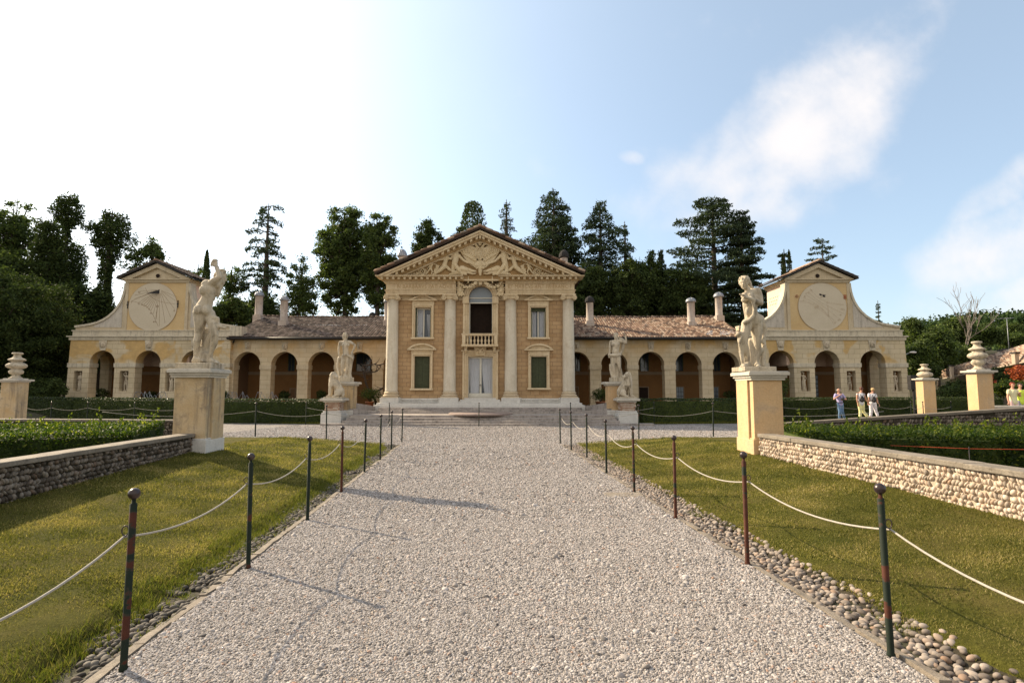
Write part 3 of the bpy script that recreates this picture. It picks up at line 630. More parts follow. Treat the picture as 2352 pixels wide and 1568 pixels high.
hedge('laurel_hedge', 'broad glossy laurel hedge behind the shaded wall on the left', [(-24, 10.3), (-12, 10.8), (-8.45, 12.4)], 4.4, .0, .78, .066, 1000, M['laurel'], .05, shoots=130, tone=.42)
hedge('laurel_hedge', 'broad glossy laurel hedge behind the sunlit wall on the right', [(6.35, 12.1), (10, 11.2), (24, 10.8)], 2.9, .0, .78, .066, 1000, M['laurel'], .05, shoots=120, tone=.42)
XL = -9.4
hedge('box_hedge', 'long clipped dark hedge in front of the left arcade', [(-31, 34), (-25.5, 32), (-18, 29.4), (-14.7, 27.9), (-9.3, 27.6)], 1.0, 0, 1.2, .065, 700, M['hedge'], .03, shoots=0, tone=.4)
hedge('box_hedge', 'long clipped dark hedge in front of the right arcade', [(6.5, 27.7), (11.5, 28.2), (15, 30.3), (23.5, 32.4)], 1.0, 0, 1.22, .065, 700, M['hedge'], .03, shoots=0, tone=.4)
hedge('box_hedge', 'clipped hedge between the two urn pillars at the far right', [(23.9, 32.4), (29, 32.6)], 1.0, 0, 1.22, .065, 600, M['hedge'], .03)
# dry grass strip below the hedges
for (xa, ya, xb, yb, lb) in ((-18, 29.2, -9.4, 27.45, 'left'), (6.6, 27.5, 12, 28.1, 'right')):
    n = 5000; t = rng.random(n); c = np.stack([xa + (xb - xa) * t, ya + (yb - ya) * t - .25 * rng.random(n) ** 2, 0 * t], -1); c[:, 2] = Ht(c[:, 0], c[:, 1]); v, f = blades(c, .10, .018, .5)
    tag(npmesh('weeds', v, f, M['weed'], rng.random(len(f))), 'yellow grass fringe at the foot of the ' + lb + ' clipped hedge', 'weeds', kind='stuff')
# ---------------------------------------------------------------- rope posts and ropes
PH = 1.1
def post_parts():
    T = thing('rope_post', 'x', 'post')
    a = MB(); a.lathe([(.026, 0), (.026, .02), (.021, .03), (.021, 1.0), (.012, 1.005), (.012, 1.03)], seg=14); a.build('pole', M['post'], T)
    b = MB(); b.ell((0, 0, 1.062), .036, None, 3); b.build('ball_finial', M['knob'], T)
    c = MB(); pts = [(.02 + .022 * (1 - math.cos(t)), 0, .835 + .03 * math.sin(t)) for t in np.linspace(0, 2 * math.pi, 13)]; c.tube(pts, .004, 6); c.build('hook_ring', M['knob'], T); return T
PR = post_parts(); used = [False]
def post(p, label, group, rot=0.0, h=1.0):
    if not used[0]: o = PR; used[0] = True
    else: o = copy_tree(PR)
    o.location = p; o.rotation_euler = (R(random.uniform(-.8, .8)), R(random.uniform(-.8, .8)), rot); o['label'] = label; o['group'] = group
    k_ = 'mix' if 'streaked' in label else 'red' if 'rust' in label else 'green'
    for c in o.children: c.color = ({'mix': .55, 'red': .78, 'green': .22}[k_], 0, 0, 1)
    return o
def rope(name, pts, sag, label, rad=.0068, first_up=0):
    mb = MB(); path = []
    for i in range(len(pts) - 1):
        a, b = Vector(pts[i]), Vector(pts[i + 1]); s_ = sag[i] if isinstance(sag, (list, tuple)) else sag; k = 14
        for j in range(k + (i == len(pts) - 2)):
            t = j / k; q = a.lerp(b, t); q.z -= s_ * 4 * t * (1 - t); path.append(q)
    mb.tube(path, rad, 8); return mb.solo(name, M['rope'], label, 'rope', smooth=True)
LB = [(283, 1540), (570, 1305), (706, 1195), (784, 1130), (837, 1085), (873, 1055), (899, 1032), (923, 1015)]
RB = [(2047, 1508), (1717, 1296), (1552, 1190), (1457, 1130), (1393, 1087), (1348, 1050), (1312, 1033), (1287, 1018)]
nm = ['nearest the camera', 'second from the camera', 'third from the camera', 'fourth from the camera', 'fifth from the camera', 'third from the villa end', 'second from the villa end', 'nearest the villa']
paint = {(-1, 0): 'rust streaked ', (-1, 3): 'rusty red ', (1, 0): 'rust streaked ', (1, 1): 'rusty red ', (1, 2): 'rusty red ', (1, 3): 'rust streaked '}
for s, B in ((-1, LB), (1, RB)):
    tops = []
    for i, q in enumerate(B):
        p = PG(*q); post(p, '%spainted rope post, %s, in the row left of the drive'.replace('left', 'left' if s < 0 else 'right') % (paint.get((s, i), 'green '), nm[i]), 'rope posts along the drive', math.pi if s < 0 else 0)
        tops.append(p + Vector((s * .045, 0, .80)))
    d = (tops[0] - tops[1]); first = tops[0] + d
    rope('barrier_rope', [first] + tops, [.14] + [.10] * 3 + [.14] * 5, 'slack white rope threaded through the posts on the %s of the drive' % ('left' if s < 0 else 'right'))
def rowposts(xs_, Y, lbl, grp):
    out_ = []
    for k, (x, yy) in enumerate(zip(xs_, Y if isinstance(Y, (list, tuple)) else [Y] * len(xs_))):
        X = PX(x, yy, .5); z = hz(X, yy) if yy < 28.2 else 0.0
        out_.append(post((X, yy, z), lbl(k), grp).location + Vector((0, 0, .82)))
    return out_
a = rowposts([587, 750], 17.7, lambda k: 'thin dark green rope post on the gravel ' + ('just right of the left statue pedestal' if k == 0 else 'in front of the left lion'), 'rope posts round the forecourt')
Lend = PG(*LB[-1]) + Vector((0, 0, .82)); Rend = PG(*RB[-1]) + Vector((0, 0, .82))
rope('barrier_rope', [Vector((-13, 17.6, 1.0))] + a + [Lend], [.16, .13, .10], 'white rope crossing from behind the left statue pedestal to the drive')
a = rowposts([1467, 1638], 17.7, lambda k: 'thin dark green rope post on the gravel ' + ('in front of the right lion' if k == 0 else 'just left of the right statue pedestal'), 'rope posts round the forecourt')
rope('barrier_rope', [Rend] + a + [Vector((12, 17.9, 1.0))], [.10, .13, .16], 'white rope crossing from the drive to behind the right statue pedestal')
a = rowposts([703, 894, 1100, 1310, 1502], [26.8, 25.7, 25.7, 25.7, 26.8], lambda k: 'slim rope post at the foot of the steps, ' + ['beside the left hedge', 'in line with the left outer column', 'in front of the central door', 'in line with the right outer column', 'beside the right hedge'][k], 'rope posts before the steps')
rope('barrier_rope', a, [.2, .25, .25, .2], 'white rope strung across the foot of the steps')
a = rowposts([54, 117, 200, 308, 440], [27.5, 26.8, 26.6, 26.4, 26.2], lambda k: 'thin rope post before the left hedge, ' + ['beside the urn pillar', 'second from the urn pillar', 'left of the sundial wall centre', 'third arch of the left wall', 'hidden by the statue pedestal'][k], 'rope posts before the left hedge')
rope('barrier_rope', a, .12, 'white rope along the front of the left clipped hedge')
a = rowposts([1790, 1923, 2019, 2093, 2121, 2185], [28.0, 28.6, 28.4, 28.3, 28.2, 28.2], lambda k: 'thin green rope post before the right hedge, ' + ['next to the statue pedestal', 'beside the man in jeans', 'right of the walking women', 'between the women and the urn pillar', 'touching the left urn pillar', 'between the two urn pillars'][k], 'rope posts before the right hedge')
rope('barrier_rope', a, .12, 'white rope along the front of the right clipped hedge')
# orange string behind the right wall
mb = MB(); mb.tube([(7.4, 10.9, .62), (8.6, 10.5, .60), (11, 10.2, .6), (14, 10.0, .6)], .005, 5); o = mb.solo('garden_string', plain('orange string', (.5, .08, .03), .7), 'thin orange string stretched before the right laurel hedge', 'string')
mb = MB(); mb.tube([(8.6, 10.5, 0), (8.6, 10.5, .64)], .008, 6); mb.solo('string_stake', M['iron'], 'short thin stake carrying the orange string behind the right wall', 'stake')
# ---------------------------------------------------------------- roofs of clay tiles (half-round rows, stepped courses)
def tile_roof(name, corners, mat, parent, pitch=.2, course=.36, amp=.045, wav=0.0):
    # corners: eave start, eave end, ridge end, ridge start (rows of tiles run from eave to ridge)
    a, b, c, d = [Vector(q) for q in corners]; W = (b - a).length; Hh = ((d - a).length + (c - b).length) / 2
    n = max(2, int(W / pitch)); m_ = max(1, int(Hh / course)); nrm = (b - a).cross(d - a).normalized()
    if nrm.z < 0: nrm = -nrm
    K = 6; U = []
    for i in range(n):
        for k in range(K): t = k / K; U.append(((i + t) / n, amp * (abs(math.sin(math.pi * t)) if True else 0)))
    U.append((1, 0)); vs = []; fs = []; rr = []; nu = len(U); b0 = 0
    tone = rng.random((n + 1, m_)); sink = [noise.noise(Vector((u_ * W * .35, 1.7, 0))) for u_, _ in U]
    for j in range(m_):
        v0, v1 = j / m_, (j + 1) / m_ + .004
        for (vv, lift) in ((v0, .028), (v1, 0.0)):
            for k_, (u_, h) in enumerate(U):
                p = a.lerp(b, u_).lerp(d.lerp(c, u_), vv); q = p + nrm * (h + lift) + Vector((0, 0, wav * sink[k_] * (.3 + vv)))
                vs.append(q[:])
        for k in range(nu - 1): fs.append((b0 + k, b0 + k + 1, b0 + nu + k + 1, b0 + nu + k)); rr.append(float(np.clip(tone[k // K, j] * .9 + .1 * rng.random(), 0, 1)))
        for k in range(nu - 1):     # little riser under the course's lip
            pass
        b0 += 2 * nu
    return npmesh(name, vs, fs, mat, rr, False, parent)
def chimney(parent, x0, x1, yt, yc, ysh, yb, Y, mat, capmat, capw=1.3):
    xm = (x0 + x1) / 2; zb = PZ(yb, Y) - .35; zs = PZ(ysh, Y); zc = PZ(yc, Y); zt = PZ(yt, Y); X = PX(xm, Y, zs); r = (PX(x1, Y, zs) - PX(x0, Y, zs)) / 2
    mb = MB(); mb.box(X - r * 1.12, X + r * 1.12, Y - r * 1.12, Y + r * 1.12, zb, zs); mb.lathe([(r * 1.08, zs), (r * 1.12, zs + .05), (r, zs + .09), (r * .98, zc - .02), (r * 1.05, zc), (r * 1.05, zc + .02)], (X, Y, 0), 20)
    o = mb.build('chimney', mat, parent); R0 = r * capw; h = zt - zc; cp = MB(); nn = 24
    prof = [(R0 * .8, -.02), (R0, 0.0), (R0 * 1.02, .05)] + [(R0 * math.cos(t), .05 + (h - .09) * math.sin(t)) for t in np.linspace(.15, 1.45, 7)] + [(.02, h - .02), (.015, h)]
    cp.lathe(prof, (X, Y, zc), nn)
    for k in range(12):
        a = k * math.pi / 6; cp.tube([(X + (R0 * 1.015 * math.cos(t)) * math.cos(a), Y + (R0 * 1.015 * math.cos(t)) * math.sin(a), zc + .05 + (h - .09) * math.sin(t)) for t in np.linspace(0, 1.45, 6)], .012, 4)
    cp.build('chimney_cap', capmat, o, off=OFF); return o
# ================================================================ central house
YF = 31.0
def FX(x, y, Y=31.2): return P(x, y, Y).x
AX = FX(1103.8, 790); GZ = .45
house = thing('villa_house', 'ochre stone villa front with four cream columns, balcony and carved pediment', 'villa', (AX, YF, 0))
z_pod = PZ(925.4, 30.3); z_ped = PZ(913.5, 30.5); z_cb = PZ(899, 30.7); z_ct = PZ(689.3, YF); z_cap = PZ(677.7, YF)
z_ar = PZ(665.5, 30.7); z_fr = PZ(651.0, 30.7); z_dn = PZ(641, 30.4); z_co = PZ(632.5, 30.2)
HW = 5.22
# outside steps and podium
st = thing('stone_steps', 'broad flight of worn pinkish stone steps before the villa', 'steps', (AX, 27, 0))
mb = MB()
xl = [(735, 1503), (786, 1424), (795, 1416), (802, 1410)]
for k in range(4):
    y0 = 25.9 + .34 * k; zt = .114 * (k + 1); a, b = PX(xl[k][0], y0, zt), PX(xl[k][1], y0, zt); x = a
    while x < b - .1:
        ln = min(1.3 + 1.1 * random.random(), b - x); ln = b - x if b - x - ln < .5 else ln; j = .012 * random.random(); mb.box(x + .003, x + ln - .003, y0 - .02 + j, y0 + .34 + .012, -.1, zt - .01 * random.random()); x += ln
a, b = PX(802, 27, .4), PX(1410, 27, .4)
mb.box(a, b, 27.262, 28.9, 0, .452)
for k in range(3):
    y0 = 28.9 + .4 * k; zt = .55 + .085 * k; a, b = PX(868, y0, zt), PX(1337, y0, zt); x = a
    while x < b - .1:
        ln = min(1.2 + 1.2 * random.random(), b - x); ln = b - x if b - x - ln < .5 else ln; mb.box(x + .003, x + ln - .003, y0 - .02 + .012 * random.random(), y0 + .412, .3, zt - .008 * random.random()); x += ln
o = mb.build('treads', M['step'], st, bevel=.012)
mb = MB(); cx = PX(1103, 27.6, .5); mb.lathe([(1.62, .44), (1.62, .50), (1.58, .535), (0.02, .54)], (cx, 27.95, 0), 40); mb.build('round_slab', stone('pink round slab', (.23, .175, .15), (.32, .25, .22), (.09, .075, .065), 1.4, .7), st)
for s in (-1, 1):   # sloping flank walls
    mb = MB()
    def q(x, y, Y): p = P(x if s < 0 else 2206 - x, y, Y); return p
    for (pa, pb, ya, yb) in (((808, 924), (862, 932.5), 28.0, 30.1), ((812, 938), (872, 944.5), 27.6, 28.9)):
        A = q(*pa, ya); B = q(*pb, yb); w_ = .32 * s
        mb.add([(A.x, A.y, 0), (B.x, B.y, 0), (B.x, B.y, B.z), (A.x, A.y, A.z), (A.x + w_, A.y + .1, 0), (B.x + w_, B.y + .1, 0), (B.x + w_, B.y + .1, B.z), (A.x + w_, A.y + .1, A.z)],
               [(0, 1, 2, 3), (7, 6, 5, 4), (0, 4, 5, 1), (1, 5, 6, 2), (2, 6, 7, 3), (3, 7, 4, 0)])
    mb.build('flank_wall', M['step'], st, bevel=.01)
OFF = Vector(house.location)
mb = MB(); mb.box(AX - 5.75, AX + 5.75, 30.1, 31.6, .3, PZ(930.5, 30.1)); mb.box(AX - 5.62, AX + 5.62, 30.25, 31.6, .3, z_pod)
mb.build('podium', M['white'], house, bevel=.01)
cols = [-4.975, -1.715, 1.715, 4.975]
mb = MB()
for c in cols: mb.box(AX + c - .52, AX + c + .52, 30.48, 31.3, z_pod - .02, z_ped)
pl = mb.each('column_pedestal', M['white'], house, bevel=.008)
mb = MB()   # door steps
for k, (w_, y) in enumerate(((1.22, 30.62), (1.12, 30.85), (.95, 31.05))): mb.box(AX - w_, AX + w_, y, 31.3, z_pod - .02, z_pod + .09 * (k + 1))
mb.build('door_steps', M['white'], house, bevel=.008)
for s in (-1, 1):   # benches with carved panels between the pedestals
    x0, x1 = sorted((AX + s * 2.25, AX + s * 4.44)); bn = MB(); bn.box(x0, x1, 30.72, 31.26, z_pod - .01, z_pod + .25)
    for q_ in ((x0 + .06, (x0 + x1) / 2 - .02), ((x0 + x1) / 2 + .02, x1 - .06)):
        bn.box(q_[0], q_[1], 30.665, 30.73, z_pod + .03, z_pod + .07); bn.box(q_[0], q_[1], 30.665, 30.73, z_pod + .18, z_pod + .22); bn.cap((q_[0] + .12, 30.71, z_pod + .125), (q_[1] - .12, 30.71, z_pod + .125), .045, .045)
    bn.box(x0, x0 + .05, 30.62, 30.73, z_pod, z_pod + .29); bn.box(x1 - .05, x1, 30.62, 30.73, z_pod, z_pod + .29)
    bn.build('stone_bench', M['white'], house)
# facade wall with openings
def rect(x0, x1, y0, y1, Y=31.2): # photo px -> wall rectangle
    xm = (y0 + y1) / 2; return (FX(x0, xm, Y), FX(x1, xm, Y), PZ(y1, Y), PZ(y0, Y))
wins = {'ul': rect(954, 990, 706.7, 775), 'll': rect(952, 987.3, 818, 891.7), 'ur': rect(1219.4, 1253.5, 706.5, 775), 'lr': rect(1219.8, 1255.4, 819, 890.5)}
door = rect(1075, 1132.5, 819, 915); door = (AX - .70, AX + .70, z_pod + .27, door[3])
zbal = PZ(794, 31.2); aw = .665; zsp = PZ(682, 31.2)
arch = [(AX - aw, zbal), (AX + aw, zbal), (AX + aw, zsp)] + [(AX + aw * math.cos(t), zsp + aw * .93 * math.sin(t)) for t in np.linspace(0, math.pi, 17)[1:-1]] + [(AX - aw, zsp)]
R2P = lambda r: [(r[0], r[2]), (r[1], r[2]), (r[1], r[3]), (r[0], r[3])]
mb = MB(); mb.prism([(AX - HW, .4), (AX + HW, .4), (AX + HW, z_co), (AX - HW, z_co)], 31.2, 31.65, [R2P(w_) for w_ in wins.values()] + [R2P(door), arch])
mb.box(AX - HW, AX - HW + .4, 31.65, 49, .4, z_co); mb.box(AX + HW - .4, AX + HW, 31.65, 49, .4, z_co); mb.box(AX - HW, AX + HW, 48.6, 49, .4, z_co)
mb.build('wall', M['facade'], house)
mb = MB(); mb.box(AX - 4.7, AX + 4.7, 31.9, 31.95, .4, z_co - .2); mb.box(AX - 4.7, AX + 4.7, 31.66, 31.9, 3.9, 3.95); mb.box(AX - HW + .4, AX + HW - .4, 32, 48.6, z_co - .2, z_co - .1); mb.build('interior', M['dark'], house)
# columns
for i, c in enumerate(cols):
    x = AX + c; o = MB(); H_ = z_ct - z_cb; rb, rt = .345, .30
    o.lathe([(rb * 1.04, 0), (rb, .06)] + [(rb + (rt - rb) * (t ** 1.5), .06 + (H_ - .1) * t) for t in np.linspace(.05, 1, 9)] + [(rt * 1.07, H_ - .03), (rt * 1.07, H_)], (x, YF, z_cb), 32)
    col = o.build('column', M['column'], house)
    b = MB(); hb = z_cb - z_ped; b.box(x - .46, x + .46, YF - .46, YF + .3, z_ped - .004, z_ped + hb * .22)
    tor = lambda r, z, h: [(r * .93, z), (r, z + h * .3), (r, z + h * .7), (r * .93, z + h)]
    b.lathe(tor(.455, hb * .22, hb * .3) + [(.38, hb * .54), (.375, hb * .66)] + tor(.415, hb * .68, hb * .2) + [(.37, hb * .9), (.36, hb)], (x, YF, z_ped), 32)
    b.build('column_base', stone('tan column base', (.52, .42, .28), (.60, .50, .36), (.25, .16, .08), 1.2, .5) if i == 0 else bpy.data.materials['tan column base'], col, off=OFF)
    k = MB(); hc = z_cap - z_ct; k.box(x - .40, x + .40, YF - .44, YF + .25, z_cap - hc * .25, z_cap); k.box(x - .33, x + .33, YF - .36, YF + .2, z_ct + hc * .15, z_cap - hc * .22)
    k.lathe([(.33, 0), (.37, hc * .2), (.36, hc * .35)], (x, YF, z_ct), 24)
    for s in (-1, 1):   # volutes as spirals
        cx_, cz_ = x + s * .335, z_ct + hc * .30; pts = []
        for t in np.linspace(0, 4.4 * math.pi, 46): r_ = .135 * (1 - t / (5.4 * math.pi)); pts.append((cx_ - s * r_ * math.sin(t) , YF - .43, cz_ + r_ * math.cos(t)))
        k.tube(pts, .024, 6); k.ell((cx_, YF - .43, cz_), (.035, .03, .035)); k.tube([(cx_, YF - .41, cz_), (cx_, YF + .2, cz_)], [.125, .12], 16)
    k.build('ionic_capital', M['trim'], col, off=OFF)
# wall band behind the capitals
mb = MB()
for (a, b) in ((AX - HW + .001, AX - .99), (AX + .99, AX + HW - .001)): mb.box(a, b, 31.165, 31.21, z_ct + .02, z_cap + .02)
mb.build('wall_band', M['trim'], house)
# entablature, cut through in the middle by the arch
cutL, cutR = FX(1047, 665, 30.7), FX(1160.5, 665, 30.7); bx0 = AX - HW - .09; bx1 = AX + HW + .09
ent = MB()
def band(e, y0, y1, z0, z1, cl=None, cr=None, ext=0.0):
    cl = cutL if cl is None else cl; cr = cutR if cr is None else cr
    e.box(bx0 - ext, cl, y0, y1, z0, z1); e.box(cr, bx1 + ext, y0, y1, z0, z1)
ha = z_ar - z_cap
band(ent, 30.70, 31.3, z_cap - .02, z_cap + ha * .30); band(ent, 30.675, 31.3, z_cap + ha * .30, z_cap + ha * .62, ext=.02); band(ent, 30.65, 31.3, z_cap + ha * .62, z_cap + ha * .88, ext=.04); band(ent, 30.60, 31.3, z_cap + ha * .88, z_ar, ext=.08)
band(ent, 30.68, 31.3, z_ar, z_fr, ext=0.0)
band(ent, 30.58, 31.3, z_fr, z_fr + (z_dn - z_fr) * .35, ext=.08); band(ent, 30.50, 31.3, z_fr + (z_dn - z_fr) * .35, z_fr + (z_dn - z_fr) * .6, ext=.14)
cl2, cr2 = FX(1064, 636, 30.3), FX(1145, 636, 30.3)
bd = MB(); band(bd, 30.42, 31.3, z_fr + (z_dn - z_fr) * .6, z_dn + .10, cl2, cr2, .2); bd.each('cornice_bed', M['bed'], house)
band(ent, 30.14, 31.3, z_dn + .10, z_co - .05, cl2, cr2, .44); band(ent, 30.08, 31.3, z_co - .05, z_co, cl2, cr2, .50)
ent.build('entablature', M['trim'], house, bevel=.006)
dn = MB()
x = bx0 - .22
while x < bx1 + .25:
    if not (cl2 - .12 < x < cr2 + .05): dn.box(x, x + .13, 30.20, 30.43, z_dn - .03, z_dn + .10)
    x += .318
dn.build('modillions', M['trim'], house, bevel=.006)
m_ins = plain('incised letters', (.40, .27, .14), .9)
hl = (z_fr - z_ar) * .62; zi = (z_fr + z_ar) / 2
tx = text_mb('N·BARBARVS·PAT·AQVIL·', hl * 1.35, (FX(978, 656, 30.68) + FX(1045, 656, 30.68)) / 2 - .3, zi, 30.678, .004, 'CENTER', 0, 1.28)
def fit(mb, x0, x1):
    xs_ = [q[0] for q in mb.v]; a, b = min(xs_), max(xs_); mb.v = [(x0 + (q[0] - a) / (b - a) * (x1 - x0), q[1], q[2]) for q in mb.v]; return mb
fit(tx, FX(913, 656, 30.68), FX(1044, 656, 30.68)); t2 = fit(text_mb('·ET·MARCVS·ANT·FR·FRANC·F', hl * 1.35, 0, zi, 30.678, .004), FX(1164, 656, 30.68), FX(1313, 656, 30.68))
merge(tx, t2).build('inscription', m_ins, house)
# pediment
ped = MB(); Ax_, Az = AX, PZ(529.8, 30.2); C0 = (P(872, 627, 30.2).x, z_co + .02); C1 = (2 * AX - C0[0], C0[1]); sl_ = (Az - C0[1]) / (AX - C0[0]); ppm = 31 / F
def rake(e, o0, o1, y0, y1, cutx=0.0):  # band between vertical offsets below the outer line (px)
    d0, d1 = o0 * ppm, o1 * ppm
    for s in (-1, 1):
        xo = AX + s * (AX - C0[0]); zb0 = C0[1] - d0; pts = []
        # outer corner trimmed at the horizontal cornice top
        def zat(x, d): return Az - d - abs(x - AX) * sl_
        xa = AX + s * ((Az - d0 - z_co) / sl_); xb = AX + s * ((Az - d1 - z_co) / sl_)
        e.prism([(AX, Az - d0), (xa, z_co + .001), (xb, z_co + .001), (AX, Az - d1)][::s], y0, y1)
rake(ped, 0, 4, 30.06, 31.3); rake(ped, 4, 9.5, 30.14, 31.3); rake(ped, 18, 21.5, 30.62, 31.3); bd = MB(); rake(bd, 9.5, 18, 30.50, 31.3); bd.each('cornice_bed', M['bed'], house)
md = ped.build('raking_cornice', M['trim'], house)
dm = MB()
for s in (-1, 1):
    t = .12
    while t < 5.0:
        x = AX + s * t; z = Az - 9.5 * ppm - t * sl_; x2 = AX + s * (t + .13); z2 = Az - 9.5 * ppm - (t + .13) * sl_
        if min(z, z2) - .16 > z_co + .02: dm.prism([(x, z), (x2, z2), (x2, z2 - .15), (x, z - .15)][::s], 30.22, 30.52)
        t += .318
dm.box(AX - .065, AX + .065, 30.22, 30.52, Az - 9.5 * ppm - .18, Az - 9.5 * ppm)
dm.build('raking_modillions', M['trim'], house, bevel=.005)
YT = 30.86; zc2 = z_dn - .02
mb = MB(); mb.prism([(C0[0] + .3, z_co - .1), (C1[0] - .3, z_co - .1), (AX, Az - .3)], YT, 31.35); mb.box(cl2 - .3, cr2 + .3, YT + .001, 31.35, z_dn - .05, z_co); tym = mb.build('tympanum', M['tymp'], house)
mb = MB(); mb.box(cl2 - .02, cr2 + .02, 30.55, 31.3, z_dn - .05, z_dn + .03); mb.build('relief_ledge', M['trim'], house)
# ---- carved relief
def RV(zx, zy, d=0.0): p = P(861.3 + .21483 * zx, 516.8 + .21483 * zy, YT); return Vector((p.x, YT - d * 1.7, p.z))
rs = .00525
class Rel(MB):
    def c(s, pts, rad, d=.06, flat=.75):
        q = [RV(a, b, d) for a, b in pts]; r = [k * rs for k in rad] if hasattr(rad, '__len__') else [rad * rs] * len(q); s.chain(q, r); return s
    def e(s, x, y, rx, ry, dep=.07, ang=0, d=.04): s.ell(RV(x, y, d), (rx * rs, dep, ry * rs), Matrix.Rotation(-R(ang), 4, 'Y')); return s
def mirror(mb):
    c = 2 * RV(1123, 300).x; r = Rel(); r.v = [(c - q[0], q[1], q[2]) for q in mb.v]; r.f = [f[::-1] for f in mb.f]; r.r = mb.r; r.sm = mb.sm; return r
eg = Rel()
eg.e(1123, 320, 44, 60, .10, d=.08); eg.e(1123, 300, 44, 40, .1, d=.08); eg.e(1123, 415, 48, 50, .08)
eg2 = Rel()
for t in np.linspace(0, 2 * math.pi, 25)[:-1]: eg2.c([(1123 + 46 * math.cos(t), 318 + 62 * math.sin(t)), (1123 + 46 * math.cos(t + .26), 318 + 62 * math.sin(t + .26))], 4, .19)
for t in np.linspace(0, 2 * math.pi, 17)[:-1]: eg2.c([(1123 + 20 * math.cos(t), 322 + 20 * math.sin(t)), (1123 + 20 * math.cos(t + .4), 322 + 20 * math.sin(t + .4))], 3.4, .185)
for k in range(-3, 4): eg.c([(1123 + k * 10, 400), (1123 + k * 17, 455 - abs(k) * 6)], [9, 6], .08)
eg.c([(1095, 400), (1070, 420), (1068, 440)], [9, 6, 4], .08); eg.c([(1151, 400), (1176, 420), (1178, 440)], [9, 6, 4], .08)
for dx in (-10, 0, 10): eg.c([(1068, 440), (1068 + dx, 447)], 2.5, .08); eg.c([(1178, 440), (1178 + dx, 447)], 2.5, .08)
eg.e(1123, 215, 20, 18, .1, d=.08); eg.e(1123, 185, 19, 20, .1, d=.08); eg.c([(1103, 205), (1143, 205)], 6, .14); eg.c([(1105, 188), (1141, 188)], 5, .15); eg.c([(1123, 172), (1123, 162)], 5, .1)
wing_ = Rel()
wing_.c([(1112, 275), (1098, 245), (1083, 222), (1070, 212)], [19, 16, 13, 13], .1); wing_.e(1062, 210, 16, 12, .09, d=.08); wing_.c([(1052, 210), (1034, 212), (1028, 218)], [7, 5, 3], .09)
wing_.c([(1058, 203), (1045, 196)], [6, 3], .1)
wing_.c([(1085, 275), (1040, 245), (985, 235), (935, 262), (915, 290)], [20, 18, 16, 12, 8], .08)
for r_, (n, r0, r1, dd) in enumerate(((13, .0, 1.0, .045), (11, .0, .62, .09), (9, 0, .36, .12))):
    for k in range(n):
        t = k / (n - 1); sx, sy = 920 + (1085 - 920) * t, 285 - 45 * math.sin(math.pi * min(1, t * 1.1)) + 10 * t; ex, ey = 925 + (1062 - 925) * t + 18, 330 + 115 * math.sin(t * 1.75) ; wing_.c([(sx, sy), (sx + (ex - sx) * r1, sy + (ey - sy) * r1)], [7, 6.5], dd)
eagle = merge(eg, wing_, mirror(wing_)).build('eagle_relief', M['relief'], tym, remesh=.018, smit=1, off=OFF)
eg2.build('shield_rim', M['relief'], tym, off=OFF)
def fig_pair(fn, name, vox=.018):
    r = Rel(); fn(r); merge(r).build(name, M['relief'], tym, remesh=vox, smit=1, off=OFF); merge(mirror(r)).build(name, M['relief'], tym, remesh=vox, smit=1, off=OFF)
def nude(r):     # inner man seen from the back, reaching for the horns
    r.c([(868, 330), (862, 380), (850, 425)], [40, 34, 30], .07); r.c([(832, 335), (905, 333)], [17, 17], .08); r.e(853, 432, 34, 28, .11, d=.07); r.c([(872, 318), (882, 300)], [12, 11], .09); r.e(884, 290, 14, 15, .09, d=.08)
    r.c([(902, 338), (955, 388), (985, 405), (1025, 415), (1050, 432), (1062, 437)], [16, 14, 12, 11, 7, 5], .1); r.c([(838, 340), (812, 362), (785, 372)], [15, 12, 10], .08)
    r.c([(862, 440), (905, 495), (935, 533)], [27, 21, 13], .1); r.c([(842, 445), (835, 500), (890, 515), (912, 528)], [26, 20, 14, 9], .07); r.c([(890, 522), (810, 527), (795, 533)], [12, 9, 7], .07)
def woman(r):
    r.e(768, 318, 17, 20, .1, d=.08); r.e(768, 306, 19, 13, .09, d=.07); r.c([(766, 338), (762, 352)], [9, 11], .07); r.c([(765, 358), (757, 395), (742, 440)], [28, 24, 27], .06); r.c([(738, 358), (792, 356)], [14, 14], .07)
    r.e(752, 372, 12, 11, .1, d=.08); r.e(776, 372, 12, 11, .1, d=.08)
    r.c([(738, 360), (700, 376), (692, 383), (745, 372)], [12, 10, 9, 7], .1); r.c([(795, 360), (820, 372), (770, 368)], [12, 9, 7], .11)
    r.c([(748, 448), (700, 492), (640, 528), (622, 532)], [25, 19, 10, 8], .07); r.c([(735, 448), (675, 500), (650, 530)], [22, 16, 9], .05); r.c([(770, 450), (800, 480), (850, 500), (900, 505)], [18, 17, 13, 10], .04)
def putto(r):
    r.e(612, 405, 12, 13, .08, d=.06); r.c([(610, 420), (598, 458)], [14, 15], .05); r.c([(602, 425), (575, 452), (560, 470)], [8, 6, 5], .06); r.c([(618, 425), (650, 422), (662, 430)], [7, 5, 4], .06); r.c([(600, 470), (615, 500), (606, 530)], [12, 9, 6], .06); r.c([(592, 470), (570, 500), (550, 530)], [12, 9, 6], .06)
    for k in range(6): r.c([(655, 430 + k * 4), (690 - k * 6, 440 + k * 14), (672 - k * 8, 455 + k * 13)], [7, 6, 4], .04)
    for k in range(5): r.c([(640 - 2 * k, 470 + 9 * k), (690 - 8 * k, 470 + 12 * k)], [7, 4], .035)
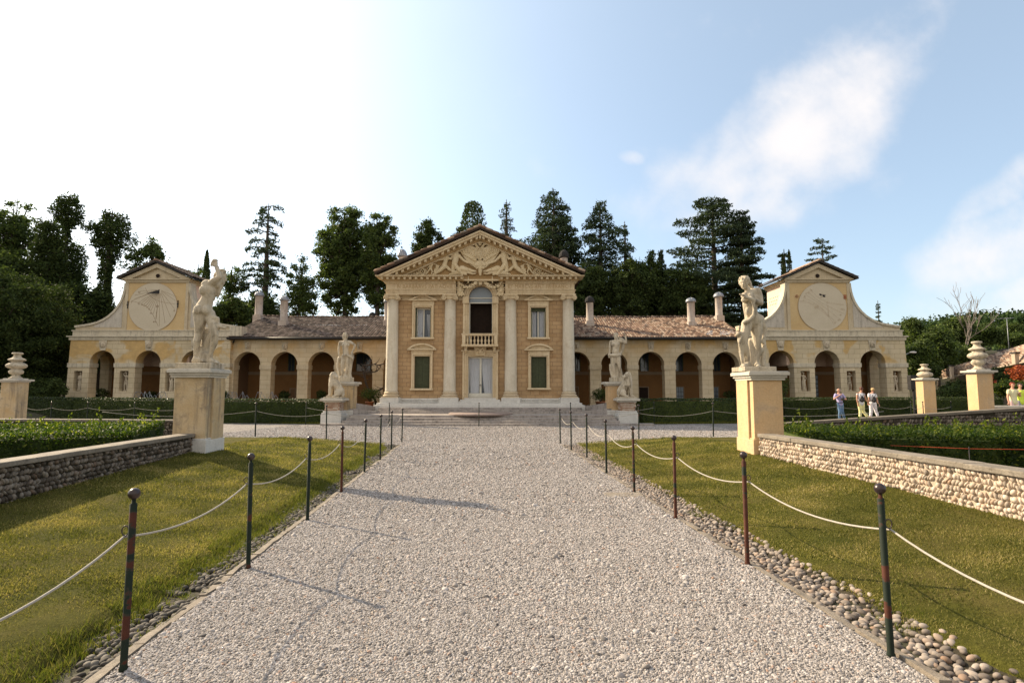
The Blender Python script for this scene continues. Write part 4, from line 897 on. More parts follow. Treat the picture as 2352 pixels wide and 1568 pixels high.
def rosette(r):
    for k in range(10): t = k * math.pi / 5; r.e(510 + 24 * math.cos(t), 500 + 24 * math.sin(t), 11, 7, .06, R(0) + math.degrees(t), d=.04)
    r.e(510, 500, 9, 9, .09, d=.05)
    for t in np.linspace(0, 2 * math.pi, 25)[:-1]: r.c([(510 + 41 * math.cos(t), 500 + 36 * math.sin(t)), (510 + 41 * math.cos(t + .26), 500 + 36 * math.sin(t + .26))], 4.5, .04)
    for (a, b, n, q_) in ((450, 510, 14, 1), (420, 520, 10, -1), (390, 528, 7, 1), (465, 485, 8, -1), (360, 531, 4, 1)):
        pts = [(a + n * (1 - t / 7) * math.cos(t * q_), b + n * .8 * (1 - t / 7) * math.sin(t * q_)) for t in np.linspace(0, 6, 14)]; r.c(pts, 4.0, .035)
    r.c([(360, 533), (400, 524), (450, 530), (480, 520)], [3, 5, 5, 4], .03)
def dragon(r):
    r.c([(930, 470), (965, 480), (1010, 492)], [34, 32, 24], .06); r.c([(1010, 488), (1050, 498), (1084, 500)], [20, 13, 8], .1); r.c([(1000, 515), (1045, 528), (1080, 522)], [13, 10, 7], .08); r.e(1000, 480, 8, 8, .1, d=.12)
    for k in range(9): t = R(100 + k * 17); r.c([(968 + 22 * math.cos(t), 485 - 20 * math.sin(t)), (962 + 52 * math.cos(t + .12), 488 - 44 * math.sin(t + .12)), (955 + 66 * math.cos(t + .3), 490 - 52 * math.sin(t + .3))], [9, 7, 3], .09)
    for k in range(6): t = R(190 + k * 17); r.c([(975 + 20 * math.cos(t), 500 - 18 * math.sin(t)), (972 + 45 * math.cos(t + .2), 505 - 40 * math.sin(t + .2))], [8, 3], .09)
    for k in range(5): r.c([(1020 + 13 * k, 508), (1022 + 13 * k, 516)], [3, 2], .12)
fig_pair(nude, 'nude_man_relief'); fig_pair(woman, 'nude_woman_relief'); fig_pair(putto, 'winged_child_relief'); fig_pair(rosette, 'rosette_relief', .014); fig_pair(dragon, 'dragon_relief')
sk = Rel(); sk.c([(1128, 470), (1128, 505), (1128, 542)], [26, 21, 12], .14); sk.c([(1105, 462), (1150, 462)], [12, 12], .14); sk.e(1112, 478, 7, 6, .09, d=.2); sk.e(1144, 478, 7, 6, .09, d=.2)
sk.c([(1105, 460), (1080, 462), (1060, 450), (1052, 432)], [10, 8, 6, 3], .13); sk.c([(1150, 460), (1175, 462), (1195, 450), (1203, 432)], [10, 8, 6, 3], .13); sk.c([(1098, 472), (1086, 480)], [6, 4], .14); sk.c([(1158, 472), (1170, 480)], [6, 4], .14)
sk.build('ox_skull_relief', M['relief'], tym, remesh=.018, smit=1, off=OFF)
# arch surround, garlands, cartouches
sr = MB()
for (r0, r1, y0) in ((aw, aw + .09, 31.10), (aw + .09, aw + .2, 31.04), (aw + .2, aw + .33, 30.98)):
    n = 24
    for k in range(n):
        t0, t1 = math.pi * k / n, math.pi * (k + 1) / n; P4 = [(AX + r0 * math.cos(t0), zsp + .93 * r0 * math.sin(t0)), (AX + r1 * math.cos(t0), zsp + .93 * r1 * math.sin(t0)), (AX + r1 * math.cos(t1), zsp + .93 * r1 * math.sin(t1)), (AX + r0 * math.cos(t1), zsp + .93 * r0 * math.sin(t1))]
        sr.prism(P4, y0, 31.22)
    for s in (-1, 1):
        a, b = sorted((AX + s * r0, AX + s * r1)); sr.box(a, b, y0, 31.22, zbal + .35, zsp - .40)
for s in (-1, 1): a, b = sorted((AX + s * aw, AX + s * 1.02)); sr.box(a, b, 30.93, 31.22, zsp - .40, zsp - .02)
aw_ = sr.build('arch_surround', M['trim'], house, bevel=.006)
mb = MB(); pts = [(q_[0], q_[1]) for q_ in arch[2:]]; mb.prism([(AX + aw - .002, zsp - .02)] + [(AX + (aw - .002) * math.cos(t), zsp + (aw - .002) * .93 * math.sin(t)) for t in np.linspace(.02, math.pi - .02, 17)] + [(AX - aw + .002, zsp - .02)], 31.38, 31.42)
mb.box(AX - aw + .002, AX + aw - .002, 31.38, 31.42, zsp - .30, zsp - .06); lu = mb.build('lunette_pane', M['glassblue'], house)
mb = MB(); mb.box(AX - aw, AX + aw, 31.34, 31.41, zsp - .07, zsp - .01); mb.box(AX - aw, AX + aw, 31.34, 31.41, zsp - .35, zsp - .29); mb.box(AX - aw, AX - aw + .05, 31.3, 31.5, zbal, zsp - .35); mb.box(AX + aw - .03, AX + aw, 31.3, 31.5, zbal, zsp - .35)
mb.build('window_bars', M['woodw'], lu, off=OFF)
def zoomV(zx, zy): return 832.6 + .2319 * zx, 488.07 + .2319 * zy      # notes taken on an enlarged view
def FV(zx, zy, Y): return P(*zoomV(zx, zy), Y)
gl = MB(); random.seed(3)
for s in (-1, 1):
    def G(zx, zy, Y): p = FV(zx, zy, Y); p.x = AX + s * (AX - p.x) * 1.0 if s > 0 else p.x; return p
    for seg_ in (((945, 672), (985, 738), (1050, 742)), ((1050, 742), (1105, 728), (1140, 668))):
        a, b, c = seg_
        for k in range(60):
            t = random.random(); x = (1 - t) ** 2 * a[0] + 2 * t * (1 - t) * b[0] + t * t * c[0]; y = (1 - t) ** 2 * a[1] + 2 * t * (1 - t) * b[1] + t * t * c[1]; rr_ = 16 * math.sin(math.pi * min(max(t, .15), .85))
            gl.ell(G(x + random.uniform(-1, 1) * rr_, y + random.uniform(-1, 1) * rr_, 30.72 - .1 * random.random()), random.uniform(.028, .05), None, 1)
    gl.chain([G(1048, 650, 30.66), G(1048, 672, 30.62), G(1046, 695, 30.64)], [.03, .055, .035]); gl.ell(G(1048, 640, 30.6), .035)
gl.build('fruit_garlands', M['relief'], house, remesh=.014, smit=1)
ct = MB()
for s in (-1, 1):
    def G(zx, zy, Y): p = FV(zx, zy, Y); p.x = AX + s * (AX - p.x) if s > 0 else p.x; return p
    c = G(968, 768, 30.86); ct.ell(c, (.17, .10, .27)); ct.ell(c + Vector((0, -.07, 0)), (.10, .07, .16))
    for t in np.linspace(0, 2 * math.pi, 15)[:-1]: ct.ell(c + Vector((.19 * math.cos(t) * (1 + .15 * math.sin(3 * t)), -.03, .29 * math.sin(t))), (.05, .05, .05))
    for dx in (-.18, .18):
        ct.chain([c + Vector((dx * math.cos(t) + dx * .3, -.02, -.28 + .09 * math.sin(t))) for t in np.linspace(0, 4, 8)], [.03] * 8)
    ct.chain([G(940, 700, 30.85), G(960, 720, 30.8), G(1000, 810, 30.85)], [.06, .05, .04])
ct.build('scroll_cartouches', M['relief'], house, remesh=.016, smit=1)
mb = MB(); mb.prism([(AX - .12, z_dn - .05), (AX - .09, zsp + .62), (AX + .09, zsp + .62), (AX + .12, z_dn - .05)], 30.7, 31.1)
mb.build('arch_keystone', M['trim'], house, bevel=.006)
# balcony
zb0, zb1, zr0, zr1 = PZ(796, 30.7), PZ(791.5, 30.7), PZ(771.5, 30.7), PZ(767, 30.7)
bal = MB(); bal.box(AX - 1.02, AX + 1.02, 30.42, 31.2, zb0, zb1); bal.box(AX - 1.0, AX + 1.0, 30.46, 30.72, zr0, zr1 - .01); bal.box(AX - 1.03, AX + 1.03, 30.43, 30.75, zr1 - .03, zr1 + .012)
for s in (-1, 1): bal.box(AX + s * .98 - .0 - (.18 if s > 0 else 0), AX + s * .98 + (.18 if s < 0 else 0), 30.46, 30.70, zb1, zr0)
for s in (-1, 1): bal.box(*sorted((AX + s * .99, AX + s * .85)), 30.72, 31.2, zb1, zr1)
bl = bal.build('balcony', M['trim'], house, bevel=.006)
for k in range(8):
    b = MB(); x = AX - .70 + k * .2; h = zr0 - zb1; b.box(x - .055, x + .055, 30.53, 30.64, zb1 + .001, zb1 + .05); b.box(x - .05, x + .05, 30.535, 30.635, zr0 - .04, zr0)
    b.lathe([(.035, .05), (.045, .08), (.035, .1), (.062, .18 * h / .5), (.066, .24 * h / .5), (.03, h - .16), (.028, h - .12), (.045, h - .09), (.035, h - .04)], (x, 30.585, zb1), 14); b.build('baluster', M['trim'], bl, off=OFF)
mb = MB()
for s in (-1, 1): x = AX + s * .80; mb.box(x - .09, x + .09, 30.62, 31.2, zb0 - .1, zb0 - .002); mb.ell((x, 30.75, zb0 - .17), (.085, .12, .11)); mb.ell((x, 30.98, zb0 - .26), (.08, .1, .09)); mb.box(x - .06, x + .06, 30.95, 31.2, zb0 - .3, zb0 - .1)
mb.build('balcony_brackets', M['trim'], bl, off=OFF)
# door with frame, carved keystone, curtained leaves
d0, d1, dz0, dz1 = door; mb = MB()
for (e, y0) in ((.10, 31.12), (.20, 31.06), (.30, 31.0)):
    i_ = e - .10
    mb.box(d0 - e, d0 - i_, y0, 31.21, dz0 - .27 + .0, dz1 + i_); mb.box(d1 + i_, d1 + e, y0, 31.21, dz0 - .27, dz1 + i_); mb.box(d0 - e, d1 + e, y0, 31.21, dz1 + i_, dz1 + e)
mb.box(d0 - .38, d1 + .38, 30.95, 31.21, dz1 + .30, dz1 + .36)
mb.prism([(AX - .26, dz1 + .06), (AX + .26, dz1 + .06), (AX + .35, zb0 - .004), (AX - .35, zb0 - .004)], 30.92, 31.2); dr = mb.build('door', M['trim'], house, bevel=.006)
mk = MB(); c = Vector((AX, 30.88, (dz1 + zb0) / 2 + .02)); mk.ell(c, (.10, .09, .16)); mk.ell(c + Vector((0, -.07, -.01)), (.03, .05, .05)); mk.ell(c + Vector((0, -.05, -.09)), (.06, .05, .03))
for s in (-1, 1): mk.chain([c + Vector((s * .06, -.02, .1)), c + Vector((s * .16, -.02, .16)), c + Vector((s * .22, -.02, .08)), c + Vector((s * .15, -.02, .0)), c + Vector((s * .12, 0, -.12))], [.045, .04, .035, .03, .025]); mk.ell(c + Vector((s * .04, -.08, .04)), (.02, .02, .015))
mk.build('carved_mask', M['trim'], dr, remesh=.014, smit=1, off=OFF)
lf = MB(); yl_ = 31.36; w2 = (d1 - d0) / 2
for s in (-1, 1):
    a, b = sorted((AX, AX + s * w2)); zt = dz1; zb_ = dz0 + .26
    lf.box(a, b, yl_, yl_ + .05, dz0, zb_); lf.box(a + .05, b - .05, yl_ - .012, yl_, dz0 + .05, zb_ - .05); lf.box(a, b, yl_, yl_ + .05, zt - .09, zt); lf.box(a, a + .055, yl_, yl_ + .05, zb_, zt - .09); lf.box(b - .055, b, yl_, yl_ + .05, zb_, zt - .09)
lf.build('door_leaves', M['woodw'], dr, bevel=.004, off=OFF)
mb = MB(); mb.box(d0, d1, yl_ + .09, yl_ + .1, dz0, dz1); mb.build('door_glass', M['glass'], dr, off=OFF)
def curtain(x0t, x1t, x0b, x1b, z0, z1, y, parent, name='curtain'):
    n, m_ = 40, 14; V_ = []
    for j in range(m_ + 1):
        t = j / m_; tt = t ** 1.6
        for i in range(n + 1):
            u_ = i / n; xt = x0t + (x1t - x0t) * u_; xb = x0b + (x1b - x0b) * u_; V_.append((xt + (xb - xt) * tt, y + .012 * math.sin(u_ * 44 + t) + .008 * math.sin(u_ * 19 + t * 3), z1 + (z0 - z1) * t))
    b = np.array([j * (n + 1) + i for j in range(m_) for i in range(n)]); return npmesh(name, V_, np.stack([b, b + 1, b + n + 2, b + n + 1], -1), M['curtain'], None, True, parent)
curtain(d0 + .05, AX - .05, d0 + .12, AX - .10, dz0 + .26, dz1 - .09, yl_ + .065, dr); curtain(AX + .05, d1 - .05, AX + .22, d1 - .04, dz0 + .26, dz1 - .09, yl_ + .065, dr)
mb = MB(); mb.tube([(AX + .02, yl_ - .04, dz0 + .62), (AX + .02, yl_ - .05, dz0 + .78)], .012, 6); mb.tube([(AX + .02, yl_, dz0 + .72), (AX + .02, yl_ - .05, dz0 + .72), (AX - .05, yl_ - .05, dz0 + .72)], .01, 6); mb.build('door_handle', M['iron'], dr, off=OFF)
# windows
def frame(r, name='window', closed=False):
    x0, x1, z0, z1 = r; mb = MB()
    for (e, y0) in ((.07, 31.10), (.16, 31.04)):
        i_ = 0 if e == .07 else .07
        mb.box(x0 - e, x0 - i_, y0, 31.21, z0, z1 + i_); mb.box(x1 + i_, x1 + e, y0, 31.21, z0, z1 + i_); mb.box(x0 - e, x1 + e, y0, 31.21, z1 + i_, z1 + e)
    mb.box(x0 - .22, x1 + .22, 30.98, 31.21, z0 - .10, z0 - .001)
    w_ = mb.build(name, M['trim'], house, bevel=.005); return w_
for key in ('ul', 'ur'):
    x0, x1, z0, z1 = wins[key]; w_ = frame(wins[key]); xm = (x0 + x1) / 2; zf = z1 + .16
    mb = MB(); mb.box(x0 - .18, x1 + .18, 31.08, 31.21, zf, zf + .22); hwp = (x1 - x0) / 2 + .38; zp = zf + .22; mb.box(xm - hwp, xm + hwp, 30.92, 31.21, zp, zp + .07)
    for s in (-1, 1): mb.prism([(xm, zp + .38), (xm + s * hwp, zp + .06), (xm + s * (hwp - .22), zp + .06), (xm, zp + .29)][::s], 30.92, 31.21)
    mb.prism([(xm - hwp + .1, zp + .07), (xm + hwp - .1, zp + .07), (xm, zp + .33)], 31.06, 31.2)
    mb.build('pediment', M['trim'], w_, bevel=.004, off=OFF)
    mb = MB(); mb.box(x0, x1, 31.52, 31.54, z0, z1); mb.build('pane', M['glass'], w_, off=OFF)
    mb = MB(); 
    for (a, b) in ((x0 + .05, x0 + .09), (xm - .035, xm + .035), (x1 - .09, x1 - .05)): mb.box(a, b, 31.42, 31.47, z0, z1)
    mb.box(x0 + .05, x1 - .05, 31.43, 31.47, z1 - .08, z1); mb.box(x0 + .05, x1 - .05, 31.43, 31.47, z0, z0 + .05); mb.build('casement', M['woodw'], w_, off=OFF)
    mb = MB(); mb.box(x0, x0 + .05, 31.24, 31.5, z0, z1); mb.box(x1 - .05, x1, 31.24, 31.5, z0, z1)
    if key == 'ur': mb.box(x0 + .05, x1 - .05, 31.36, 31.42, z1 - .2, z1 - .0)
    mb.build('shutter', M['green'], w_, off=OFF)
    if key == 'ul': curtain(x0 + .09, xm - .06, x0 + .09, xm - .06, z0 + .05, z1 - .08, 31.495, w_); curtain(xm + .16, x1 - .09, xm + .28, x1 - .09, z0 + .05, z1 - .35, 31.495, w_)
    else: curtain(x0 + .09, xm - .12, x0 + .09, xm - .12, z0 + .05, z1 - .08, 31.495, w_); curtain(xm + .07, x1 - .09, xm + .07, x1 - .09, z0 + .05, z1 - .08, 31.495, w_)
for key in ('ll', 'lr'):
    x0, x1, z0, z1 = wins[key]; w_ = frame(wins[key]); xm = (x0 + x1) / 2; zf = z1 + .16
    mb = MB(); mb.box(x0 - .18, x1 + .18, 31.08, 31.21, zf, zf + .18); hwp = (x1 - x0) / 2 + .38; zp = zf + .18; mb.box(xm - hwp, xm + hwp, 30.92, 31.21, zp, zp + .07); n = 14
    arc = lambda hw_, h, t: (xm + hw_ * math.sin(t) / math.sin(1.0), zp + .05 + h * (math.cos(t) - math.cos(1.0)) / (1 - math.cos(1.0)))
    for k in range(n):
        t0, t1 = -1 + 2 * k / n, -1 + 2 * (k + 1) / n; mb.prism([arc(hwp, .33, t0), arc(hwp, .33, t1), arc(hwp - .14, .24, t1), arc(hwp - .14, .24, t0)], 30.92, 31.21)
    mb.prism([arc(hwp - .13, .25, -1 + 2 * k / n) for k in range(n + 1)], 31.08, 31.2); mb.build('segmental_cornice', M['trim'], w_, bevel=.004, off=OFF)
    mb = MB()
    for s in (-1, 1):
        a, b = sorted((xm + s * .006, x1 if s > 0 else x0)); mb.box(a, b, 31.34, 31.38, z0, z1)
        for (za, zb_) in ((z0 + .08, z0 + .52), (z0 + .62, z0 + 1.04), (z0 + 1.14, z1 - .08)):
            mb.box(a + .06, b - .06, 31.325, 31.345, za, zb_); zz = za + .03
            while zz < zb_ - .03: mb.box(a + .075, b - .075, 31.315, 31.33, zz, zz + .022); zz += .045
    mb.build('shutter', M['green'], w_, off=OFF)
# gable roof of the house
zr = PZ(519.4, 30.0) ; RL = P(860, 624.5, 30.0); ov = AX - RL.x; ze = RL.z
for s in (-1, 1):
    tile_roof('roof', [(AX + s * (ov + .05), 29.93, ze + .01), (AX + s * (ov + .05), 49.6, ze + .01), (AX, 49.6, zr), (AX, 29.93, zr)], M['tile'], house, .21, .4)
mb = MB()
for s in (-1, 1): mb.prism([(AX, zr - .03), (AX + s * ov, ze - .03), (AX + s * ov, ze - .11), (AX, zr - .13)][::s], 29.96, 49.5)
mb.build('roof_boards', plain('dark roof boards', (.045, .03, .022), .9), house)
mb = MB(); mb.tube([(AX, 29.9, zr + .03), (AX, 49.6, zr + .03)], .09, 8)
for s in (-1, 1):
    k = 0
    while k * .4 < math.hypot(ov, zr - ze) - .2:
        t0, t1 = k * .4, k * .4 + .42; L_ = math.hypot(ov, zr - ze); f_ = lambda t: Vector((AX + s * ov * (1 - t / L_), 29.99, ze + (zr - ze) * t / L_ + .03)); mb.tube([f_(t0) + Vector((0, 0, .025)), f_(t1)], [.075, .065], 8); k += 1
mb.build('ridge_tiles', M['tile'], house)
chimney(house, 915, 931.5, 571, 590, 612, 622, 36, M['chim'], M['lead'], 1.35); chimney(house, 1287, 1304, 573, 592, 612, 622, 36, M['chim'], M['soot'], 1.35)
# ================================================================ keystone face and small parts shared by wings and pavilions
def face_mb(cx, y, cz, h, beard=False):      # carved head looking at the viewer, height h
    m_ = MB(); s_ = h / .52; c = Vector((cx, y, cz)); q = lambda x, yy, z: c + Vector((x, yy, z)) * s_
    m_.ell(q(0, .02, .03), (.125 * s_, .12 * s_, .17 * s_)); m_.ell(q(0, -.01, -.10), (.085 * s_, .09 * s_, .09 * s_)); m_.cap(q(0, -.10, .06), q(0, -.135, -.02), .018 * s_, .028 * s_)
    for s in (-1, 1): m_.ell(q(s * .05, -.085, .055), (.024 * s_, .02 * s_, .014 * s_)); m_.cap(q(s * .02, -.10, .09), q(s * .085, -.085, .09), .018 * s_, .014 * s_); m_.ell(q(s * .06, -.06, -.03), (.04 * s_, .04 * s_, .045 * s_))
    m_.ell(q(0, -.10, -.075), (.04 * s_, .02 * s_, .014 * s_)); m_.ell(q(0, -.08, -.13), (.04 * s_, .04 * s_, .035 * s_))
    for k in range(11):
        t = math.pi * k / 10; m_.ell(q(.135 * math.cos(t), -.0, .07 + .14 * math.sin(t)), .045 * s_)
    for s in (-1, 1): m_.chain([q(s * .13, 0, .06), q(s * .145, 0, -.05), q(s * .12, 0, -.15)], [.04 * s_, .038 * s_, .03 * s_])
    if beard:
        for k in range(-3, 4): m_.cap(q(k * .03, -.06, -.13), q(k * .02, -.04, -.24 + abs(k) * .02), .03 * s_, .02 * s_)
    return m_
def bar(mb, p, q, w_, y0, y1):       # a flat bar between two (x,z) points
    d = Vector((q[0] - p[0], q[1] - p[1])); n = Vector((-d.y, d.x)).normalized() * w_ / 2; mb.prism([(p[0] + n.x, p[1] + n.y), (q[0] + n.x, q[1] + n.y), (q[0] - n.x, q[1] - n.y), (p[0] - n.x, p[1] - n.y)], y0, y1)
YW = 41.0; YB = 43.8; zfl = .45
MIR = 2240.0
def arch_notches(cs, r, zs, z0):      # outline going along the bottom with arched notches; cs are world X
    pts = []
    for c in cs: pts += [(c - r, z0), (c - r, zs)] + [(c - r * math.cos(t), zs + r * math.sin(t)) for t in np.linspace(0, math.pi, 19)[1:-1]] + [(c + r, zs), (c + r, z0)]
    return pts
def wing(s):
    global OFF
    side = 'left' if s < 0 else 'right'; W = lambda x: x if s < 0 else MIR - x
    xin = PX(893 if s < 0 else 1318, YW, 3); xin = AX + s * (HW - .0); xout = PX(W(526), YW, 3)
    T = thing('arcade_wing', 'long low arcaded wing with %s tiled roof, %s of the central house' % ('shaded grey' if s < 0 else 'sunlit red', side), 'wing', ((xin + xout) / 2, YW, zfl))
    cpx = [567.6, 652.8, 738, 825.4, 910.5] if s < 0 else [1325, 1411, 1496, 1581.6, 1667.6]
    zs = PZ(838.2, YW); r = .985; cs = sorted(PX(c, YW, zs) for c in cpx); ztop = PZ(776, YW)
    lo, hi = min(xin, xout), max(xin, xout); cs2 = [c for c in cs if c - r > lo + .1 and c + r < hi - .05] 
    edge = [c for c in cs if c not in cs2]
    mb = MB(); zb_ = 0.1
    poly = [(lo, zb_)] + arch_notches(cs2, r, zs, zb_) + [(hi, zb_), (hi, ztop), (lo, ztop)]
    # bay next to the house is only partly visible: cut its half arch too
    if edge:
        c = edge[0]
        if s < 0: poly = [(lo, zb_)] + arch_notches(cs2, r, zs, zb_) + [(c - r, zb_), (c - r, zs)] + [(c - r * math.cos(t), zs + r * math.sin(t)) for t in np.linspace(0, math.pi * .8, 14)[1:] if c - r * math.cos(t) < hi - .02] + [(hi, zs + .2), (hi, ztop), (lo, ztop)]
        else: poly = [(lo, zs + .2)] + [(c - r * math.cos(t), zs + r * math.sin(t)) for t in np.linspace(math.pi * .2, math.pi, 14)[:-1] if c - r * math.cos(t) > lo + .02] + [(c + r, zs), (c + r, zb_)] + arch_notches(cs2, r, zs, zb_) + [(hi, zb_), (hi, ztop), (lo, ztop)]
    mb.prism(poly, YW, YW + .75); mb.build('wall', M['wing'], T)
    im = MB(); xs_ = [lo - .0] + [q for c in sorted(cs2 + edge) for q in (c - r, c + r)] + [hi]
    z0i, z1i = PZ(848, YW), PZ(837.8, YW); zz = sorted(cs2 + edge); piers = []
    for i in range(len(zz) + 1):
        a = lo if i == 0 else zz[i - 1] + r; b = hi if i == len(zz) else zz[i] - r
        if b - a > .1: piers.append((a, b)); im.box(a - (.045 if i else 0), b + (.045 if i < len(zz) else 0), YW - .05, YW + .8, z0i, z1i)
    im.each('impost_band', M['towertrim'], T, bevel=.006)
    pb = MB()
    for a, b in piers: pb.box(a - .04, b + .04, YW - .04, YW + .79, .1, .62)
    pb.each('pier_base', M['towertrim'], T, bevel=.006)
    # carved heads over the arches
    zk = PZ(795, YW)
    for i, c in enumerate(sorted(cs2 + edge)):
        if not (lo + .3 < c < hi - .3): continue
        k = MB(); k.prism([(c - .17, zs + r + .02), (c + .17, zs + r + .02), (c + .25, zk + .36), (c - .25, zk + .36)], YW - .04, YW + .02); ks = k.build('keystone', M['towertrim'], T, bevel=.004)
        face_mb(c, YW - .06, zk, .56, i % 3 == 1).build('carved_head', M['statue'], ks, remesh=.022, smit=1, off=OFF)
    # loggia behind
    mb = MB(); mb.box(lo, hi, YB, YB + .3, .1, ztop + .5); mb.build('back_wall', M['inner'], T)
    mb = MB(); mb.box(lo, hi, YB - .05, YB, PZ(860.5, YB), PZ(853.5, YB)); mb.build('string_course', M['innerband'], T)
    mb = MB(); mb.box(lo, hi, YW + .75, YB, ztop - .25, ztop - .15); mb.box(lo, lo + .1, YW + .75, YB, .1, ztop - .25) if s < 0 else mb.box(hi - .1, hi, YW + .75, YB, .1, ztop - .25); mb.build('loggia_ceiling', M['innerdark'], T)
    mb = MB(); mb.box(lo, hi, YW - .6, YB, .1, zfl + .02); mb.build('loggia_floor', M['white'], T)
    if s < 0: ups = [(690, 698, 0), (664, 676, 0), (778, 797, 0), (820, 851, 1)]; dns = [(668, 678, 893, 0), (776, 794, 885, 1), (512, 519, 890, 0)]
    else: ups = [(1322, 1331, 1), (1410, 1424, 1), (1471, 1488, 1), (1551, 1567, 0), (1640, 1652, 0)]; dns = [(1318, 1327, 889, 0), (1413, 1428, 889, 2), (1468, 1488, 889.5, 1), (1553, 1569, 889, 2), (1639, 1649, 889, 2)]
    for (a, b, cu) in ups:
        xa, xb = P(a, 830, YB).x, P(b, 830, YB).x; za, zb2 = PZ(852, YB), PZ(812, YB); f_ = MB(); f_.box(xa - .06, xa, YB - .06, YB + .01, za, zb2); f_.box(xb, xb + .06, YB - .06, YB + .01, za, zb2); f_.box(xa, xb, YB - .06, YB + .01, zb2 - .06, zb2); f_.box((xa + xb) / 2 - .03, (xa + xb) / 2 + .03, YB - .05, YB + .01, za, zb2 - .06)
        wn = f_.build('window', M['green'], T); g_ = MB(); g_.box(xa, xb, YB - .03, YB - .01, za, zb2 - .06); g_.build('pane', M['glass'], wn, off=OFF)
        if cu: curtain(xa + .02, xa + (xb - xa) * .2, xa + .02, xb - .05, za, za + .55, YB - .06, wn)
    for (a, b, t_, kind) in dns:
        xa, xb = P(a, 900, YB).x, P(b, 900, YB).x; za, zb2 = zfl, PZ(t_, YB); f_ = MB(); f_.box(xa - .08, xa, YB - .07, YB + .01, za, zb2 + .08); f_.box(xb, xb + .08, YB - .07, YB + .01, za, zb2 + .08); f_.box(xa, xb, YB - .07, YB + .01, zb2, zb2 + .08)
        wn = f_.build('doorway', M['innerband'], T); g_ = MB(); g_.box(xa, xb, YB - .04, YB - .01, za, zb2); g_.build('door_panel', [M['innerdark'], M['dark'], M['glassblue']][kind], wn, off=OFF)
        if kind == 2:
            g_ = MB()
            for k in range(1, 4): g_.box(xa, xb, YB - .055, YB - .04, za + (zb2 - za) * k / 4 - .015, za + (zb2 - za) * k / 4 + .015)
            for k in range(1, 3): g_.box(xa + (xb - xa) * k / 3 - .012, xa + (xb - xa) * k / 3 + .012, YB - .056, YB - .041, za, zb2)
            g_.build('glazing_bars', M['iron'], wn, off=OFF)
    # roof
    YR = 46.2; zrd = PZ(728.5, YR); ze_ = PZ(774.5, YW - .45) ; xo = xout
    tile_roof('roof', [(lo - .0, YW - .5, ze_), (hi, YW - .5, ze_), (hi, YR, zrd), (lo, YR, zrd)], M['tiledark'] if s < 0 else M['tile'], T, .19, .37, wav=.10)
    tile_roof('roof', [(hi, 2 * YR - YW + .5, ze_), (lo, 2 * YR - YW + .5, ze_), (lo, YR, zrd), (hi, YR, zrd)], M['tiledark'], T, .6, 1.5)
    mb = MB(); x = lo
    while x < hi - .2:
        zz_ = zrd + .10 * noise.noise(Vector(((x - lo) * .35, 1.7, 0))) * 1.3; mb.tube([(x, YR, zz_ + .06), (x + .4, YR, zz_ + .03)], [.11, .095], 8); x += .38
    mb.build('ridge_tiles', M['tiledark'], T)
    mb = MB(); mb.tube([(lo, YW - .56, ze_ - .07), (hi, YW - .56, ze_ - .07)], .075, 8); mb.box(lo, hi, YW - .5, YW + .1, ze_ - .16, ze_ - .03); mb.build('gutter', M['gutter'], T)
    if s < 0: mb = MB(); xd = PX(531, YW, 3); mb.tube([(xd + .45, YW - .5, ze_ - .1), (xd + .1, YW - .1, ze_ - .35), (xd, YW - .08, ze_ - .6), (xd, YW - .08, .45)], .05, 8); mb.build('downpipe', M['gutter'], T)
    if s < 0:
        chimney(T, 585.6, 602.3, 668, 680.6, 724.6, 733, 45.4, M['chim'], M['lead'], 1.28); chimney(T, 643.2, 660, 678, 691, 737.7, 748.4, 43.9, M['chim'], M['lead'], 1.28); chimney(T, 882.5, 897, 680, 695, 736.5, 748.4, 43.9, M['chim'], M['lead'], 1.3)
        chimney(T, 848.5, 861.5, 716, 727, 748, 752, 48.2, M['chim'], M['soot'], 1.25)
    else:
        chimney(T, 1346.7, 1363.2, 679, 694.5, 738, 748, 43.9, M['chim'], M['soot'], 1.32); chimney(T, 1579.4, 1596.4, 682.5, 694, 740.5, 748, 43.9, M['chim'], M['lead'], 1.35); chimney(T, 1643.7, 1659.6, 670, 682.5, 725.5, 733, 45.4, M['chim'], M['lead'], 1.42)
    return T
wing(-1); wing(1)
